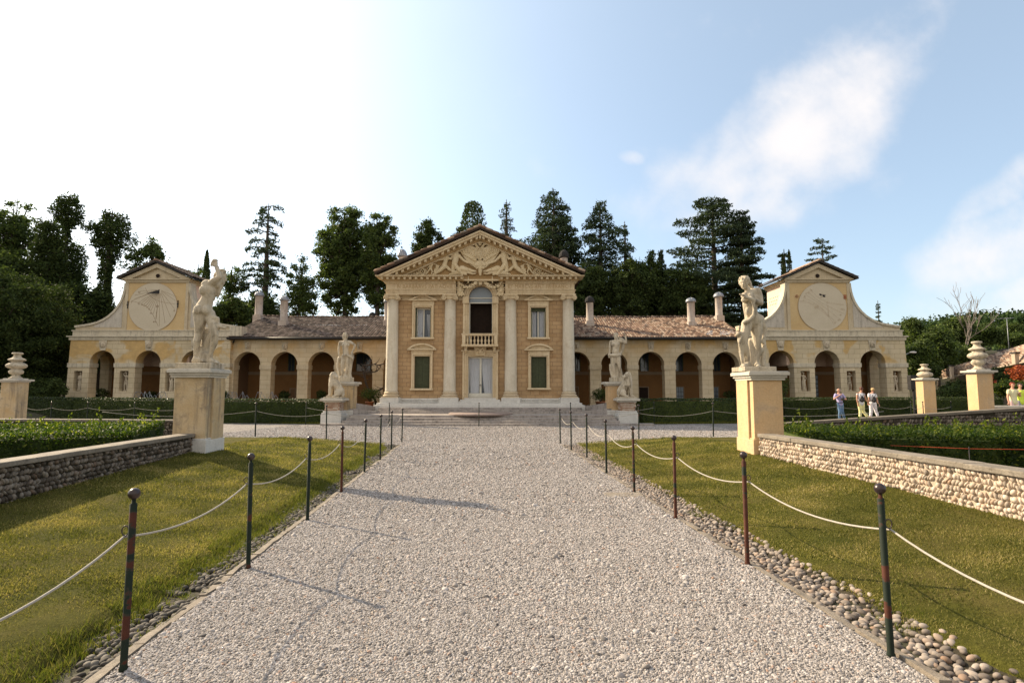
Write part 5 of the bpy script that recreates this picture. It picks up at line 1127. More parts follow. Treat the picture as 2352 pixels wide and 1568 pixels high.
# ================================================================ sundial pavilions
YP = 40.6
def pavilion(s):
    global OFF
    side = 'left' if s < 0 else 'right'; W = lambda x: x if s < 0 else MIR - x
    def q2(x, y, Y=YP): p = P(W(x), y, Y); return (p.x, p.z)
    def Z2(zx, zy): return 114.84 + .238 * zx, 574.2 + .238 * zy
    def Q(zx, zy, Y=YP): return q2(*Z2(zx, zy), Y)
    ctr = q2(339.5, 800)[0]
    T = thing('sundial_pavilion', 'pavilion with round sundial, curved shoulders and three arches, %s end of the villa' % side, 'pavilion', (ctr, YP, zfl))
    zs = q2(340, 834)[1]; r = .935; cs = [q2(c, 834)[0] for c in (234.5, 340, 445.7)]; cs = sorted(cs); ztop = q2(340, 781)[1]
    xo, xi = q2(149, 911)[0], q2(527, 850)[0]; xo2 = q2(162.4, 781)[0]; lo, hi = (xo, xi) if s < 0 else (xi, xo); lt, ht = (xo2, xi) if s < 0 else (xi, xo2)
    nich = []
    for (a, b) in ((168.4, 187.4), (273.8, 293.8), (379, 400)):
        xa, xb = sorted((q2(a, 875)[0], q2(b, 875)[0])); nich.append((xa, xb, PZ(898, YP), PZ(851.5, YP)))
    mb = MB(); poly = [(lo, .1)] + arch_notches(cs, r, zs, .1) + [(hi, .1), (ht, ztop), (lt, ztop)]
    mb.prism(poly, YP, YP + .8, [[(a, z0), (b, z0), (b, z1), (a, z1)] for a, b, z0, z1 in nich]); mb.build('wall', M['pav'], T)
    mb = MB()
    for a, b, z0, z1 in nich: mb.box(a - .1, b + .1, YP + .42, YP + .46, z0 - .1, z1 + .1)
    mb.each('niche_back', M['inner'] if s > 0 else M['innerband'], T)
    im = MB(); z0i, z1i = PZ(843, YP), PZ(833.6, YP); zz = cs
    for i in range(4):
        a = lo + .08 * (s < 0) if i == 0 else zz[i - 1] + r; b = hi - .08 * (s > 0) if i == 3 else zz[i] - r
        im.box(a - .05, b + .05, YP - .05, YP + .85, z0i, z1i)
    im.each('impost_band', M['attic'], T, bevel=.006)
    at = MB(); a1, b1 = sorted((q2(163.5, 772)[0], q2(527, 772)[0])); at.box(a1 - .10 * (s < 0), b1 + .10 * (s > 0), YP - .09, YP + .9, ztop, PZ(774, YP)); at.box(a1 - .22 * (s < 0), b1 + .22 * (s > 0), YP - .2, YP + .95, PZ(774, YP), PZ(771.5, YP)); at.box(a1 + .12 * (s < 0), b1 - .12 * (s > 0), YP - .04, YP + .85, PZ(771.5, YP), PZ(760.5, YP)); at.box(a1 + .06 * (s < 0), b1 - .06 * (s > 0), YP - .09, YP + .88, PZ(760.5, YP), PZ(758, YP))
    xj = q2(527, 772)[0]; at.box(*sorted((xj, xj - s * .9)), YP - .055, YP + .86, PZ(771.5, YP), PZ(749, YP)) if s < 0 else None
    at.build('attic', M['attic'], T, bevel=.006)
    # curved shoulders
    cur = [(725, 318), (722, 350), (714, 395), (700, 445), (680, 495), (650, 545), (612, 592), (565, 635), (510, 670), (450, 697), (390, 712), (330, 722), (240, 735)]
    L_ = [Q(*c) for c in cur]; tx0 = q2(287.4, 700)[0]; tx1 = q2(431.5, 700)[0]; txc = (tx0 + tx1) / 2; mir_ = lambda p: (2 * txc - p[0], p[1]); zat = PZ(758, YP); R_ = [mir_(p) for p in L_]
    sh = MB()
    for c_ in (L_, R_): sh.prism([(txc + (c_[0][0] - txc) * .9, zat), (c_[-1][0], zat)] + c_[::-1] + [(txc + (c_[0][0] - txc) * .9, c_[0][1])], YP + .08, YP + .62)
    sh.each('shoulder_wall', M['towertrim'], T)
    for c_ in (L_, R_):
        rim = MB()
        for i in range(len(c_) - 1):
            a, b = Vector(c_[i]), Vector(c_[i + 1]); d = (b - a).normalized(); n = Vector((-d.y, d.x)); n = n if n.y > 0 else -n
            rim.prism([tuple(a - n * .10 - d * .0), tuple(b - n * .10 + d * .02), tuple(b + n * .05 + d * .02), tuple(a + n * .05 - d * .0)], YP - .02 - .0007 * i, YP + .68 + .0007 * i)
        rim.build('shoulder_coping', M['attic'], T)
    pn = MB(); inn = [(700, 420), (685, 480), (655, 540), (610, 592), (555, 642), (490, 690), (400, 742), (683, 745)]
    for f_ in (lambda p: p, mir_): pn.prism([f_(Q(*c)) for c in inn], YP + .055, YP + .1)
    pn.each('shoulder_panel', stone('grey worn panel', (.46, .42, .36), (.58, .53, .45), (.14, .12, .1), 1.4, .6, streak=.4) if s < 0 else bpy.data.materials['grey worn panel'], T)
    # tower
    zt = PZ(649.5, YP); tb = MB(); a, b = sorted((tx0, tx1)); tb.box(a + .02, b - .02, YP + .02, YP + .6, zat, zt); tb.build('tower_wall', M['tower'], T)
    ps = MB()
    for (u0, u1) in ((a - .02, a + .2), (b - .2, b + .02)): ps.box(u0, u1, YP - .015, YP + .62, zat, zt)
    ps.each('corner_strip', M['towertrim'], T, bevel=.005)
    sw = MB(); sw.box(a + .06, a + .3, YP + .6, YP + 3.3, 3.5, zt + .1); sw.box(b - .3, b - .06, YP + .6, YP + 3.3, 3.5, zt + .1); sw.box(a + .1, b - .1, YP + 3.0, YP + 3.3, 3.5, zt + .1); sw.build('side_wall', M['pink'], T)
    xs_in = b - .06 if s < 0 else a + .06; hn = MB()
    for row in range(3):
        for k in range(7): y_ = YP + .95 + k * .3 + (row % 2) * .12; hn.box(xs_in - .012, xs_in + .012, y_, y_ + .09, zt - 1.7 - row * .42 * (1 if s < 0 else .6) + (0 if s < 0 else .9), zt - 1.7 - row * .42 * (1 if s < 0 else .6) + (.22 if s < 0 else .98))
    hn.build('dovecote_holes', M['terracotta'], T)
    zc0, zc1 = PZ(649.5, YP), PZ(640.8, YP); ex = .14
    en = MB(); en.box(a - .05, b + .05, YP - .07, YP + 3.35, zc0, zc0 + .10); en.box(a - .12, b + .12, YP - .13, YP + 3.4, zc0 + .10, zc0 + .2); en.box(a - .22, b + .22, YP - .22, YP + 3.45, zc0 + .2, zc1)
    za = PZ(604.5, YP - .2); en.prism([(a - .22, zc1), (b + .22, zc1), (txc, za)], YP + .02, YP + .5)
    sl = (za - zc1) / ((b - a) / 2 + .22)
    for t in (-1, 1): e_ = txc + t * ((b - a) / 2 + .22); en.prism([(txc, za), (e_, zc1), (e_ - t * .32 / sl, zc1 + .0), (txc, za - .32)][::t], YP - .2, YP + .1)
    en.build('gable_cornice', M['towertrim'], T, bevel=.006)
    mb = MB(); oz = PZ(633.5, YP); mb.lathe([(.02, 0), (.155, 0), (.155, .02), (.02, .02)], (0, 0, 0), 20); mb.xf(lambda p: Vector((txc + p.x, YP - .0 - p.z, oz + p.y))); mb.build('oculus', M['dark'], T)
    mb = MB(); mb.tube([(txc + .17 * math.cos(t), YP - .0, oz + .17 * math.sin(t)) for t in np.linspace(0, 2 * math.pi, 21)], .025, 6); mb.build('oculus_ring', M['towertrim'], T)
    zap = za + .2; wv = (b - a) / 2 + .5; zev = zap - wv * sl
    for t in (-1, 1):
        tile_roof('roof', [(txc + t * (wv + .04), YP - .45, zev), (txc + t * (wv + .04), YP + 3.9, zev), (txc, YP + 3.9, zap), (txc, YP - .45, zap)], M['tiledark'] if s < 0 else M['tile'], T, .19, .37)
    mb = MB()
    for t in (-1, 1): mb.prism([(txc, zap - .03), (txc + t * wv, zev - .03), (txc + t * wv, zev - .13), (txc, zap - .13)][::t], YP - .42, YP + 3.8)
    mb.build('roof_boards', M['gutter'], T)
    mb = MB(); mb.tube([(txc, YP - .46, zap + .03), (txc, YP + 3.9, zap + .03)], .09, 8); mb.build('ridge_tiles', M['tile'], T)
    # keystones
    for i, c in enumerate(cs):
        k = MB(); k.prism([(c - .20, zs + r + .02), (c + .20, zs + r + .02), (c + .30, ztop - .002), (c - .30, ztop - .002)], YP - .05, YP + .02); ks = k.build('keystone', M['attic'], T, bevel=.004)
        face_mb(c, YP - .08, (zs + r + ztop) / 2 + .05, .62, i == 1).build('carved_head', M['statue'], ks, remesh=.024, smit=1, off=OFF)
    # inner hall
    mb = MB(); mb.box(min(lo, hi) + .3, max(lo, hi) - .1, YP + 3.4, YP + 3.7, .1, ztop + .2); bw = mb
    bw.build('back_wall', M['inner'], T)
    mb = MB(); mb.box(min(lo, hi) + .3, max(lo, hi) - .1, YP + 3.36, YP + 3.4, PZ(860.5, 44), PZ(853.5, 44)); mb.build('string_course', M['innerband'], T)
    mb = MB(); mb.box(min(lo, hi) + .2, max(lo, hi), YP + .8, YP + 3.7, ztop - .3, ztop - .2); mb.box(min(lo, hi) - .1, max(lo, hi) + .1, YP - .6, YP + 3.7, .1, zfl + .02); mb.build('hall_ceiling', M['innerdark'], T)
    # end wall with its own open arch
    y0, y1 = YP + .8, YP + 3.4; xe = (lo + .15) if s < 0 else (hi - .15); ym = (y0 + y1) / 2; ew = MB(); poly = [(y0, .1)] + [(ym - .93, .1), (ym - .93, zs)] + [(ym - .93 * math.cos(t), zs + .93 * math.sin(t)) for t in np.linspace(0, math.pi, 15)[1:-1]] + [(ym + .93, zs), (ym + .93, .1)] + [(y1 + .3, .1), (y1 + .3, ztop), (y0, ztop)]
    ew.prism(poly, xe + (.05 if s < 0 else -.75), xe + (.75 if s < 0 else -.05), axis='x'); ew.build('end_wall', M['pav'], T)
    mb = MB(); mb.prism([(lt, ztop), (ht, ztop), (ht, zat), (lt, zat)], YP + .8, YP + 3.7); mb.build('upper_block', M['towertrim'], T)
    if s > 0:
        xa, xb = P(1870.5, 880, 43.9).x, P(1878.5, 880, 43.9).x; gd = MB(); zt_ = PZ(862, 43.9)
        for k in range(7):
            z_ = zfl + (zt_ - zfl) * k / 7; gd.box(xa, xb, 43.90, 43.93, z_ + .04, z_ + (zt_ - zfl) / 7 - .02)
        gd.build('glazed_door_panes', M['glassblue'], T); gd = MB(); gd.box(xa - .05, xb + .05, 43.94, 43.97, zfl, zt_ + .05); gd.build('door_frame', M['iron'], T)
    # sundial
    dc = q2(351.4, 704.6); rad = 1.80; d_ = MB(); d_.lathe([(.02, 0), (rad, 0), (rad, .03), (.02, .03)], (0, 0, 0), 72, smooth=False); d_.xf(lambda p: Vector((dc[0] + p.x, YP + .005 - p.z, dc[1] + p.y))); dial = d_.build('sundial', M['dial'], T)
    rg = MB(); rg.tube([(dc[0] + rad * math.cos(t), YP - .022, dc[1] + rad * math.sin(t)) for t in np.linspace(0, 2 * math.pi, 73)], .012, 5); rg.build('dial_rim', M['inkpale'], dial, off=OFF)
    yf = YP - .029
    if s < 0:
        K = rad / 215; D = lambda x, y: (dc[0] + (x - 1368) * K, dc[1] - (y - 1180) * K)
        ln = MB(); A_ = D(1420, 1025)
        for e in [(1230, 1043), (1200, 1078), (1175, 1128), (1235, 1146), (1262, 1150), (1288, 1158), (1308, 1168), (1325, 1180), (1340, 1195), (1355, 1215), (1375, 1248), (1400, 1290), (1436, 1352), (1485, 1322), (1530, 1270), (1563, 1200), (1565, 1125), (1560, 1085), (1200, 1110)]:
            B = D(*e); A2 = (A_[0] + (B[0] - A_[0]) * .12, A_[1] + (B[1] - A_[1]) * .12); bar(ln, A2, B, .017, yf, yf + .006)
        for c_ in ([(1293, 1010), (1308, 1040), (1330, 1070), (1370, 1108), (1430, 1133), (1500, 1146), (1565, 1156)], [(1175, 1128), (1240, 1143), (1300, 1165), (1340, 1200), (1380, 1262), (1425, 1352)]):
            for i in range(len(c_) - 1): bar(ln, D(*c_[i]), D(*c_[i + 1]), .018, yf - .001, yf + .006)
        bar(ln, D(1408, 1190), D(1405, 1290), .02, yf - .002, yf + .006)
        for r_ in (.05, .09):
            ln.tube([(D(1408, 1176)[0] + r_ * math.cos(t), yf, D(1408, 1176)[1] + r_ * math.sin(t)) for t in np.linspace(0, 6.2832, 15)], .009, 4)
        ln.build('hour_lines', M['ink'], dial, off=OFF)
        tx = [text_mb(t_, sz, *D(x, y), yf, .004) for (t_, x, y, sz) in (('IV', 1241, 1053, .17), ('V', 1177, 1139, .15), ('VI', 1241, 1156, .15), ('VII', 1273, 1163, .14), ('VIII', 1294, 1173, .12), ('IX', 1318, 1184, .13), ('X', 1336, 1203, .13), ('XI', 1355, 1238, .16), ('XII', 1391, 1314, .18), ('I', 1483, 1317, .2), ('II', 1560, 1215, .18))]
        merge(*tx).build('hour_numerals', M['ink'], dial, off=OFF)
        gn = MB(); g0, g1, g2 = D(1347, 1080), D(1420, 1025), D(1421, 1060); gn.add([(g1[0], yf, g1[1]), (g2[0], yf, g2[1]), (g0[0], yf - .55, g0[1] + .05), (g1[0] - .02, yf, g1[1]), (g2[0] - .02, yf, g2[1]), (g0[0] - .02, yf - .55, g0[1] + .05)], [(0, 1, 2), (5, 4, 3), (0, 2, 5, 3), (1, 0, 3, 4), (2, 1, 4, 5)]); gn.build('gnomon', M['iron'], dial, off=OFF)
        tie = MB()
        for (x, y) in ((1145, 1162), (1590, 1155)): c_ = D(x, y); tie.box(c_[0] - .02, c_[0] + .02, YP - .06, YP - .0, c_[1] - .28, c_[1] + .28); tie.box(c_[0] - .05, c_[0] + .05, YP - .08, YP - .02, c_[1] - .04, c_[1] + .04)
        tie.build('wall_ties', M['iron'], T)
    else:
        K = rad / 200; D = lambda x, y: (dc[0] + (x - 812) * K, dc[1] - (y - 580) * K); ln = MB()
        for c_ in ([(715, 428), (745, 465), (775, 497), (805, 518), (850, 540), (920, 552), (995, 562)], [(700, 455), (750, 505), (810, 550), (860, 575), (930, 612), (995, 640)], [(680, 480), (740, 520), (800, 560), (855, 605), (910, 650), (960, 690)], [(655, 505), (720, 530), (790, 575), (850, 640), (900, 690), (930, 712)], [(625, 530), (690, 535), (750, 560), (810, 605), (860, 660), (905, 735)], [(625, 540), (700, 548), (760, 580), (815, 625), (858, 665)], [(846, 540), (851, 570), (856, 600), (855, 665)], [(852, 545), (900, 558), (985, 566)], [(858, 541), (860, 600), (860, 662)]):
            for i in range(len(c_) - 1): bar(ln, D(*c_[i]), D(*c_[i + 1]), .016, yf, yf + .006)
        ln.build('hour_lines', M['inkpale'], dial, off=OFF)
        tx = [text_mb(t_, sz, *D(x, y), yf, .004, 'CENTER', rt) for (t_, x, y, sz, rt) in (('m', 726, 441, .26, -.7), ('X', 703, 462, .24, -.5), ('X', 682, 468, .18, -.4), ('K', 672, 496, .24, -.4), ('II', 658, 527, .22, -.1), ('69', 763, 584, .32, .15), ('69', 805, 500, .14, .1), ('m', 972, 600, .25, .1), ('n', 958, 646, .26, .5), ('m', 942, 688, .26, .4), ('V', 908, 712, .26, .4), ('S', 990, 604, .2, .1))]
        merge(*tx).build('zodiac_signs', M['inkpale'], dial, off=OFF)
        gn = MB()
        for (x, y, a_) in ((801, 478, .09), (829, 491, .1)): c_ = D(x, y); gn.ell((c_[0], yf, c_[1]), (a_ * 1.15, .02, a_ * .75), Matrix.Rotation(R(15), 4, 'Y'))
        c_ = D(822, 485); gn.tube([(D(801, 478)[0], yf, D(801, 478)[1]), (c_[0] + .02, yf - .3, c_[1] - .02)], .018, 6); gn.build('gnomon', M['iron'], dial, off=OFF)
        tie = MB(); c_ = D(603, 493); tie.tube([(c_[0] + .1 * math.cos(t), YP - .05, c_[1] + .1 * math.sin(t)) for t in np.linspace(0, 6.2832, 15)], .018, 5); tie.ell((c_[0], YP - .06, c_[1]), .04); c_ = D(1002, 497); tie.box(c_[0] - .1, c_[0] + .1, YP - .05, YP - .018, c_[1] - .16, c_[1] + .16); tie.ell((c_[0], YP - .07, c_[1]), .06)
        tie.build('wall_ties', M['terracotta'], T)
    return T, nich
pavL, nichL = pavilion(-1); pavR, nichR = pavilion(1)
# ================================================================ figures
def headm(mb, c, h, face=Vector((0, -1, 0)), hair=None, beard=False, tilt=0.0):
    """head of height h centred at c looking along face"""
    f = face.normalized(); rt = f.cross(Vector((0, 0, 1))).normalized(); up = rt.cross(f); q = lambda x, y, z: c + (rt * x + f * y + up * z) * h
    Rm = Matrix((rt, f, up)).transposed().to_4x4()
    mb.ell(q(0, -.04, .08), (.33 * h, .40 * h, .40 * h), Rm); mb.ell(q(0, .10, -.18), (.24 * h, .26 * h, .30 * h), Rm); mb.cap(q(0, .34, .06), q(0, .43, -.10), .035 * h, .06 * h)
    for s in (-1, 1):
        mb.cap(q(s * .05, .33, .12), q(s * .2, .28, .12), .05 * h, .035 * h); mb.ell(q(s * .13, .29, .03), .045 * h); mb.ell(q(s * .17, .20, -.10), (.09 * h, .09 * h, .10 * h), Rm); mb.ell(q(s * .33, -.02, 0), (.04 * h, .07 * h, .10 * h), Rm)
    mb.cap(q(-.08, .33, -.22), q(.08, .33, -.22), .035 * h, .035 * h); mb.ell(q(0, .27, -.38), .09 * h)
    if beard:
        for k in range(-3, 4): mb.cap(q(k * .07, .26, -.30), q(k * .05, .24, -.52 + abs(k) * .03), .08 * h, .05 * h)
    return q
def hairm(mb, q, h, style):
    n = 40
    for k in range(n):
        t = k * 2.4; z = -.15 + .6 * (k / n); r_ = math.sqrt(max(0, 1 - ((z - .08) / .46) ** 2)); x, y = .36 * r_ * math.cos(t), .42 * r_ * math.sin(t) - .05
        if y > .22 and z < .22: continue
        mb.ell(q(x, y, z + .02), .075 * h, None, 1)
    mb.ell(q(0, -.08, .16), (.35 * h, .40 * h, .36 * h))
    if style == 'long':
        for s in (-1, 1): mb.chain([q(s * .32, 0, .05), q(s * .36, -.05, -.25), q(s * .3, 0, -.55), q(s * .32, .08, -.75)], [.12 * h, .12 * h, .10 * h, .06 * h])
        mb.chain([q(0, -.38, .1), q(0, -.4, -.3), q(0, -.3, -.6)], [.2 * h, .2 * h, .12 * h])
    if style == 'bun': mb.ell(q(0, -.46, .12), .17 * h)
def hand(mb, w_, e, s=1.0, curl=.3, thumb=1):
    """palm at wrist w_, pointing along e"""
    e = e.normalized(); side = e.cross(Vector((0, 0, 1)));
    if side.length < .2: side = e.cross(Vector((0, 1, 0)))
    side.normalize(); nn_ = side.cross(e).normalized(); p = w_ + e * .045 * s; mb.cap(w_, p + e * .01 * s, .028 * s, .036 * s); mb.cap(p - side * .02 * s, p + side * .02 * s, .022 * s, .022 * s)
    for k, ln in enumerate((.068, .078, .073, .058)):
        o = side * (-.03 + .02 * k) * s; a = p + o + e * .03 * s; b = a + (e - nn_ * curl * .6).normalized() * ln * .5 * s; c = b + (e - nn_ * curl * 1.8).normalized() * ln * .5 * s; mb.chain([a, b, c], [.0115 * s, .0105 * s, .009 * s])
    a = p - side * .03 * thumb * s - e * .015 * s; mb.chain([a, a - side * .03 * thumb * s + e * .025 * s, a - side * .036 * thumb * s + e * .055 * s], [.014 * s, .012 * s, .010 * s])
def foot(mb, a, d, s=1.0, toes=True):
    d = Vector((d[0], d[1], 0)).normalized(); sd_ = Vector((-d.y, d.x, 0)); b = a + d * .14 * s + Vector((0, 0, -.045 * s)); mb.chain([a + Vector((0, 0, -.01)), a - d * .03 * s + Vector((0, 0, -.05 * s)), b], [.045 * s, .042 * s, .035 * s]); mb.cap(a + Vector((0, 0, -.02)), b, .045 * s, .034 * s)
    if toes:
        for k in range(5): c = b + sd_ * (-.034 + .017 * k) * s; mb.cap(c, c + d * (.045 - .004 * abs(k - 1)) * s + Vector((0, 0, -.008 * s)), .014 * s, .011 * s)
# ---------------------------------------------------------------- pedestals
def shaft_px(name, label, cx, cy, w_, dp, zb, zt, mat, capmat, side, group=None):
    T = thing(name, label, 'pedestal', (cx, cy, zb), group); h = zt - zb; x0, x1, y0, y1 = cx - w_ / 2, cx + w_ / 2, cy - dp / 2, cy + dp / 2
    mb = MB(); mb.box(x0 + .0, x1 - .0, y0, y1, zb - .3, zt - .16)
    s = side     # inner side shows a recessed slot between two pilaster faces
    mb2 = MB(); e = .045
    xi = x1 if s < 0 else x0
    mb.box(*sorted((xi - s * .001, xi - s * e)), y0 + .18, y1, zb - .3, zt - .17); mb.build('shaft', mat, T, bevel=.008)
    mb2.box(x0 - .05, x1 + .05, y0 - .05, y1 + .06, zb - .35, zb + .26); mb2.box(x0 - .03, x1 + .03, y0 - .03, y1 + .04, zb + .26, zb + .29); mb2.build('plinth_block', M['white'] if s < 0 else mat, T, bevel=.01)
    mb = MB(); mb.box(x0 - .05, x1 + .05, y0 - .05, y1 + .05, zt - .19, zt - .14); mb.box(x0 - .08, x1 + .08, y0 - .08, y1 + .08, zt - .14, zt - .09); mb.box(x0 - .12, x1 + .12, y0 - .12, y1 + .12, zt - .09, zt - .02); mb.box(x0 - .10, x1 + .10, y0 - .10, y1 + .10, zt - .02, zt); mb.build('cornice', capmat, T, bevel=.01)
    return T
YL = 12.0
pLx = (PX(403, 11.7, 1.4) + PX(478, 11.7, 1.4)) / 2; wL = PX(478, 11.7, 1.4) - PX(403, 11.7, 1.4)
zLt = PZ(846, 11.55); zRt = PZ(852, 11.55)
dL = 12.35 - 11.65
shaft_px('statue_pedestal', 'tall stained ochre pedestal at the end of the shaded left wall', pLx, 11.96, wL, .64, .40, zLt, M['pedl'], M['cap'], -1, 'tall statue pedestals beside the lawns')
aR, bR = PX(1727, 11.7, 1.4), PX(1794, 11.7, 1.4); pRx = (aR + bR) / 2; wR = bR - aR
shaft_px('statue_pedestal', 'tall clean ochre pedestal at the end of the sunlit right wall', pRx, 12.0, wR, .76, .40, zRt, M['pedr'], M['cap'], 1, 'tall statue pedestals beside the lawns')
# ---------------------------------------------------------------- statue tracing helper: notes in enlarged-view pixels, real metres out
def tracer(fx, fy, Y):
    def q(zx, zy, d=0.0): p = P(fx(zx), fy(zy), Y); return Vector((p.x * (1 + d / Y), Y + d, p.z + (p.z - EYE) * d / Y))
    return q
STV = .022
def finish(mb, name, label, mat=None, vox=STV, smit=2, cat='statue', group=None, extra=None):
    a = np.array(mb.v); lo = a.min(0); hi = a.max(0); c = Vector(((lo[0] + hi[0]) / 2, (lo[1] + hi[1]) / 2, lo[2]))
    T = thing(name, label, cat, c, group); mb.build('body', mat or M['statue'], T, remesh=vox, smit=smit)
    if extra: extra(T)
    return T
def plinth(x0, x1, y0, y1, z0, z1):
    mb = MB(); mb.box(x0, x1, y0, y1, z0 + .003, z1)
    return lambda T: mb.build('plinth', M['statue'], T, bevel=.012)
m_ = .003     # metres per note pixel for statue 1
q = tracer(lambda x: 652 - .0 + (x * .3185) * 1.0 - 278.8 + 0 if 0 else 373.2 + x * .3185, lambda y: 562.7 + y * .3185, YL)
s1 = MB(); k_ = .00302; r = lambda v: v * k_
s1.ell(q(300, 455, .02), (r(56), .19, r(62))); s1.ell(q(262, 470, -.13), (r(34), .13, r(42))); s1.ell(q(318, 470, -.13), (r(30), .12, r(40)))
s1.chain([q(305, 440, 0), q(325, 385, 0), q(333, 330, 0), q(325, 290, .0)], [r(52), r(42), r(50), r(44)]); s1.ell(q(312, 330, -.03), (r(42), .17, r(48))); s1.ell(q(350, 325, .02), (r(36), .17, r(46))); s1.cap(q(302, 304, -.02), q(355, 278, .0), r(20), r(26)); s1.ell(q(340, 375, .05), (r(38), .14, r(40)))
s1.chain([q(350, 278, -.05), q(375, 255, -.10), q(412, 232, -.10)], [r(27), r(24), r(18)]); s1.chain([q(412, 232, -.10), q(398, 180, -.05), q(384, 140, 0)], [r(19), r(17), r(12)]); hand(s1, q(386, 148, 0), Vector((-.15, 0, 1)), .85, .9)
s1.chain([q(372, 150, .02), q(362, 125, .02), q(352, 148, .02)], [r(10), r(12), r(8)]); s1.ell(q(380, 112, .04), (r(20), .07, r(14)))
s1.cap(q(385, 300, .1), q(432, 262, .16), r(24), r(18)); s1.cap(q(432, 262, .16), q(440, 215, .10), r(18), r(15))
hq = headm(s1, q(418, 238, .10), .30, Vector((.85, .2, -.15)), None, True); hairm(s1, hq, .30, 'short'); s1.chain([q(405, 255, .03), q(392, 285, .02)], [r(20), r(26)])
s1.chain([q(412, 185, .08), q(436, 182, .08), q(452, 190, .08)], [r(12), r(13), r(10)]); s1.cap(q(430, 205, .12), q(450, 210, .12), r(22), r(14))
s1.chain([q(425, 265, .12), q(418, 300, .1), q(408, 340, .08), q(400, 372, .1)], [r(20), r(18), r(13), r(9)])
s1.chain([q(268, 485, -.06), q(272, 560, -.06), q(262, 640, -.05)], [r(46), r(40), r(27)]); s1.chain([q(262, 640, -.05), q(250, 690, -.09), q(242, 760, -.05), q(238, 812, -.04)], [r(26), r(27), r(17), r(13)]); foot(s1, q(240, 815, -.05), (1, -.25), 1.3)
s1.chain([q(335, 495, 0), q(366, 570, -.08), q(378, 645, -.12)], [r(42), r(36), r(26)]); s1.chain([q(378, 645, -.12), q(372, 700, -.08), q(352, 770, -.02), q(345, 820, 0)], [r(26), r(26), r(16), r(13)]); foot(s1, q(350, 828, -.02), (1, -.5), 1.3)
s1.chain([q(335, 535, .0), q(362, 522, -.1), q(395, 530, -.1), q(402, 600, -.05), q(352, 660, .05), q(310, 740, .08), q(270, 800, .05)], [r(18), r(18), r(16), r(14), r(26), r(32), r(30)]); s1.chain([q(320, 620, .1), q(312, 720, .1), q(318, 835, .1)], [r(24), r(34), r(36)]); s1.chain([q(300, 800, 0), q(290, 838, 0)], [r(34), r(40)])
s1.chain([q(392, 575, -.05), q(422, 590, -.1), q(448, 598, -.12)], [r(20), r(13), r(10)]); s1.ell(q(452, 596, -.12), r(12))
finish(s1, 'stone_statue', 'muscular stone statue seen from behind with both arms raised overhead, on the left pedestal', vox=.016, smit=1, extra=plinth(q(160, 850).x, q(410, 850).x, 11.66, 12.24, zLt, PZ(833, 11.7)))
q = tracer(lambda x: 1636.5 + .293 * x, lambda y: 602.9 + .293 * y, YL); k_ = .00279
s2 = MB()
s2.chain([q(318, 455, 0), q(300, 395, 0), q(292, 330, 0), q(288, 280, 0)], [r(62), r(50), r(54), r(50)]); s2.ell(q(330, 450, .05), (r(62), .17, r(66))); s2.cap(q(252, 262, .0), q(342, 228, .05), r(30), r(34)); s2.ell(q(250, 292, -.1), (r(24), .09, r(22))); s2.ell(q(296, 290, -.13), (r(26), .10, r(24))); s2.chain([q(288, 250, 0), q(272, 205, 0)], [r(26), r(22)]); s2.ell(q(318, 300, .05), (r(56), .16, r(64)))
hq = headm(s2, q(249, 158, -.02), .31, Vector((-.55, -.75, -.25))); hairm(s2, hq, .31, 'short'); s2.chain([q(285, 150, .08), q(298, 190, .08), q(318, 215, .06), q(335, 235, .08)], [r(18), r(16), r(16), r(14)])
s2.chain([q(350, 225, .05), q(368, 270, 0), q(378, 318, -.04)], [r(32), r(27), r(22)]); s2.chain([q(378, 318, -.04), q(330, 300, -.22), q(282, 278, -.30)], [r(22), r(18), r(13)]); hand(s2, q(284, 279, -.30), Vector((-.95, -.05, .22)), 1.2, 1.4, -1); s2.chain([q(255, 262, -.32), q(232, 254, -.33), q(212, 247, -.34)], [r(10), r(8), r(6)])
s2.chain([q(312, 300, -.25), q(330, 360, -.2), q(325, 410, -.2), q(285, 455, -.2), q(246, 470, -.2)], [r(12), r(14), r(15), r(15), r(12)]); s2.chain([q(322, 330, -.2), q(338, 395, -.18), q(300, 445, -.18), q(250, 480, -.14)], [r(8), r(10), r(10), r(9)]); s2.ell(q(282, 385, -.11), (r(26), .05, r(34)))
s2.chain([q(272, 480, -.04), q(255, 555, -.08), q(250, 625, -.1)], [r(44), r(36), r(25)]); s2.chain([q(250, 625, -.1), q(262, 680, -.06), q(280, 750, -.02), q(284, 792, 0)], [r(25), r(25), r(16), r(13)]); foot(s2, q(282, 792, -.02), (-.9, -.6), 1.25)
s2.chain([q(342, 490, .02), q(348, 565, 0), q(352, 640, 0)], [r(52), r(40), r(27)]); s2.chain([q(352, 640, 0), q(362, 690, .04), q(352, 750, .02), q(348, 790, 0)], [r(27), r(28), r(17), r(14)]); foot(s2, q(348, 795, 0), (-.25, -1), 1.25)
s2.chain([q(372, 440, .1), q(398, 520, .12), q(392, 600, .12), q(405, 660, .1), q(395, 740, .1), q(395, 800, .1)], [r(34), r(28), r(24), r(18), r(20), r(20)]); s2.chain([q(300, 620, .12), q(308, 720, .12), q(305, 805, .12)], [r(30), r(34), r(38)]); s2.chain([q(415, 540, .08), q(388, 620, .05), q(410, 640, .05), q(392, 690, .05)], [r(10), r(12), r(10), r(10)])
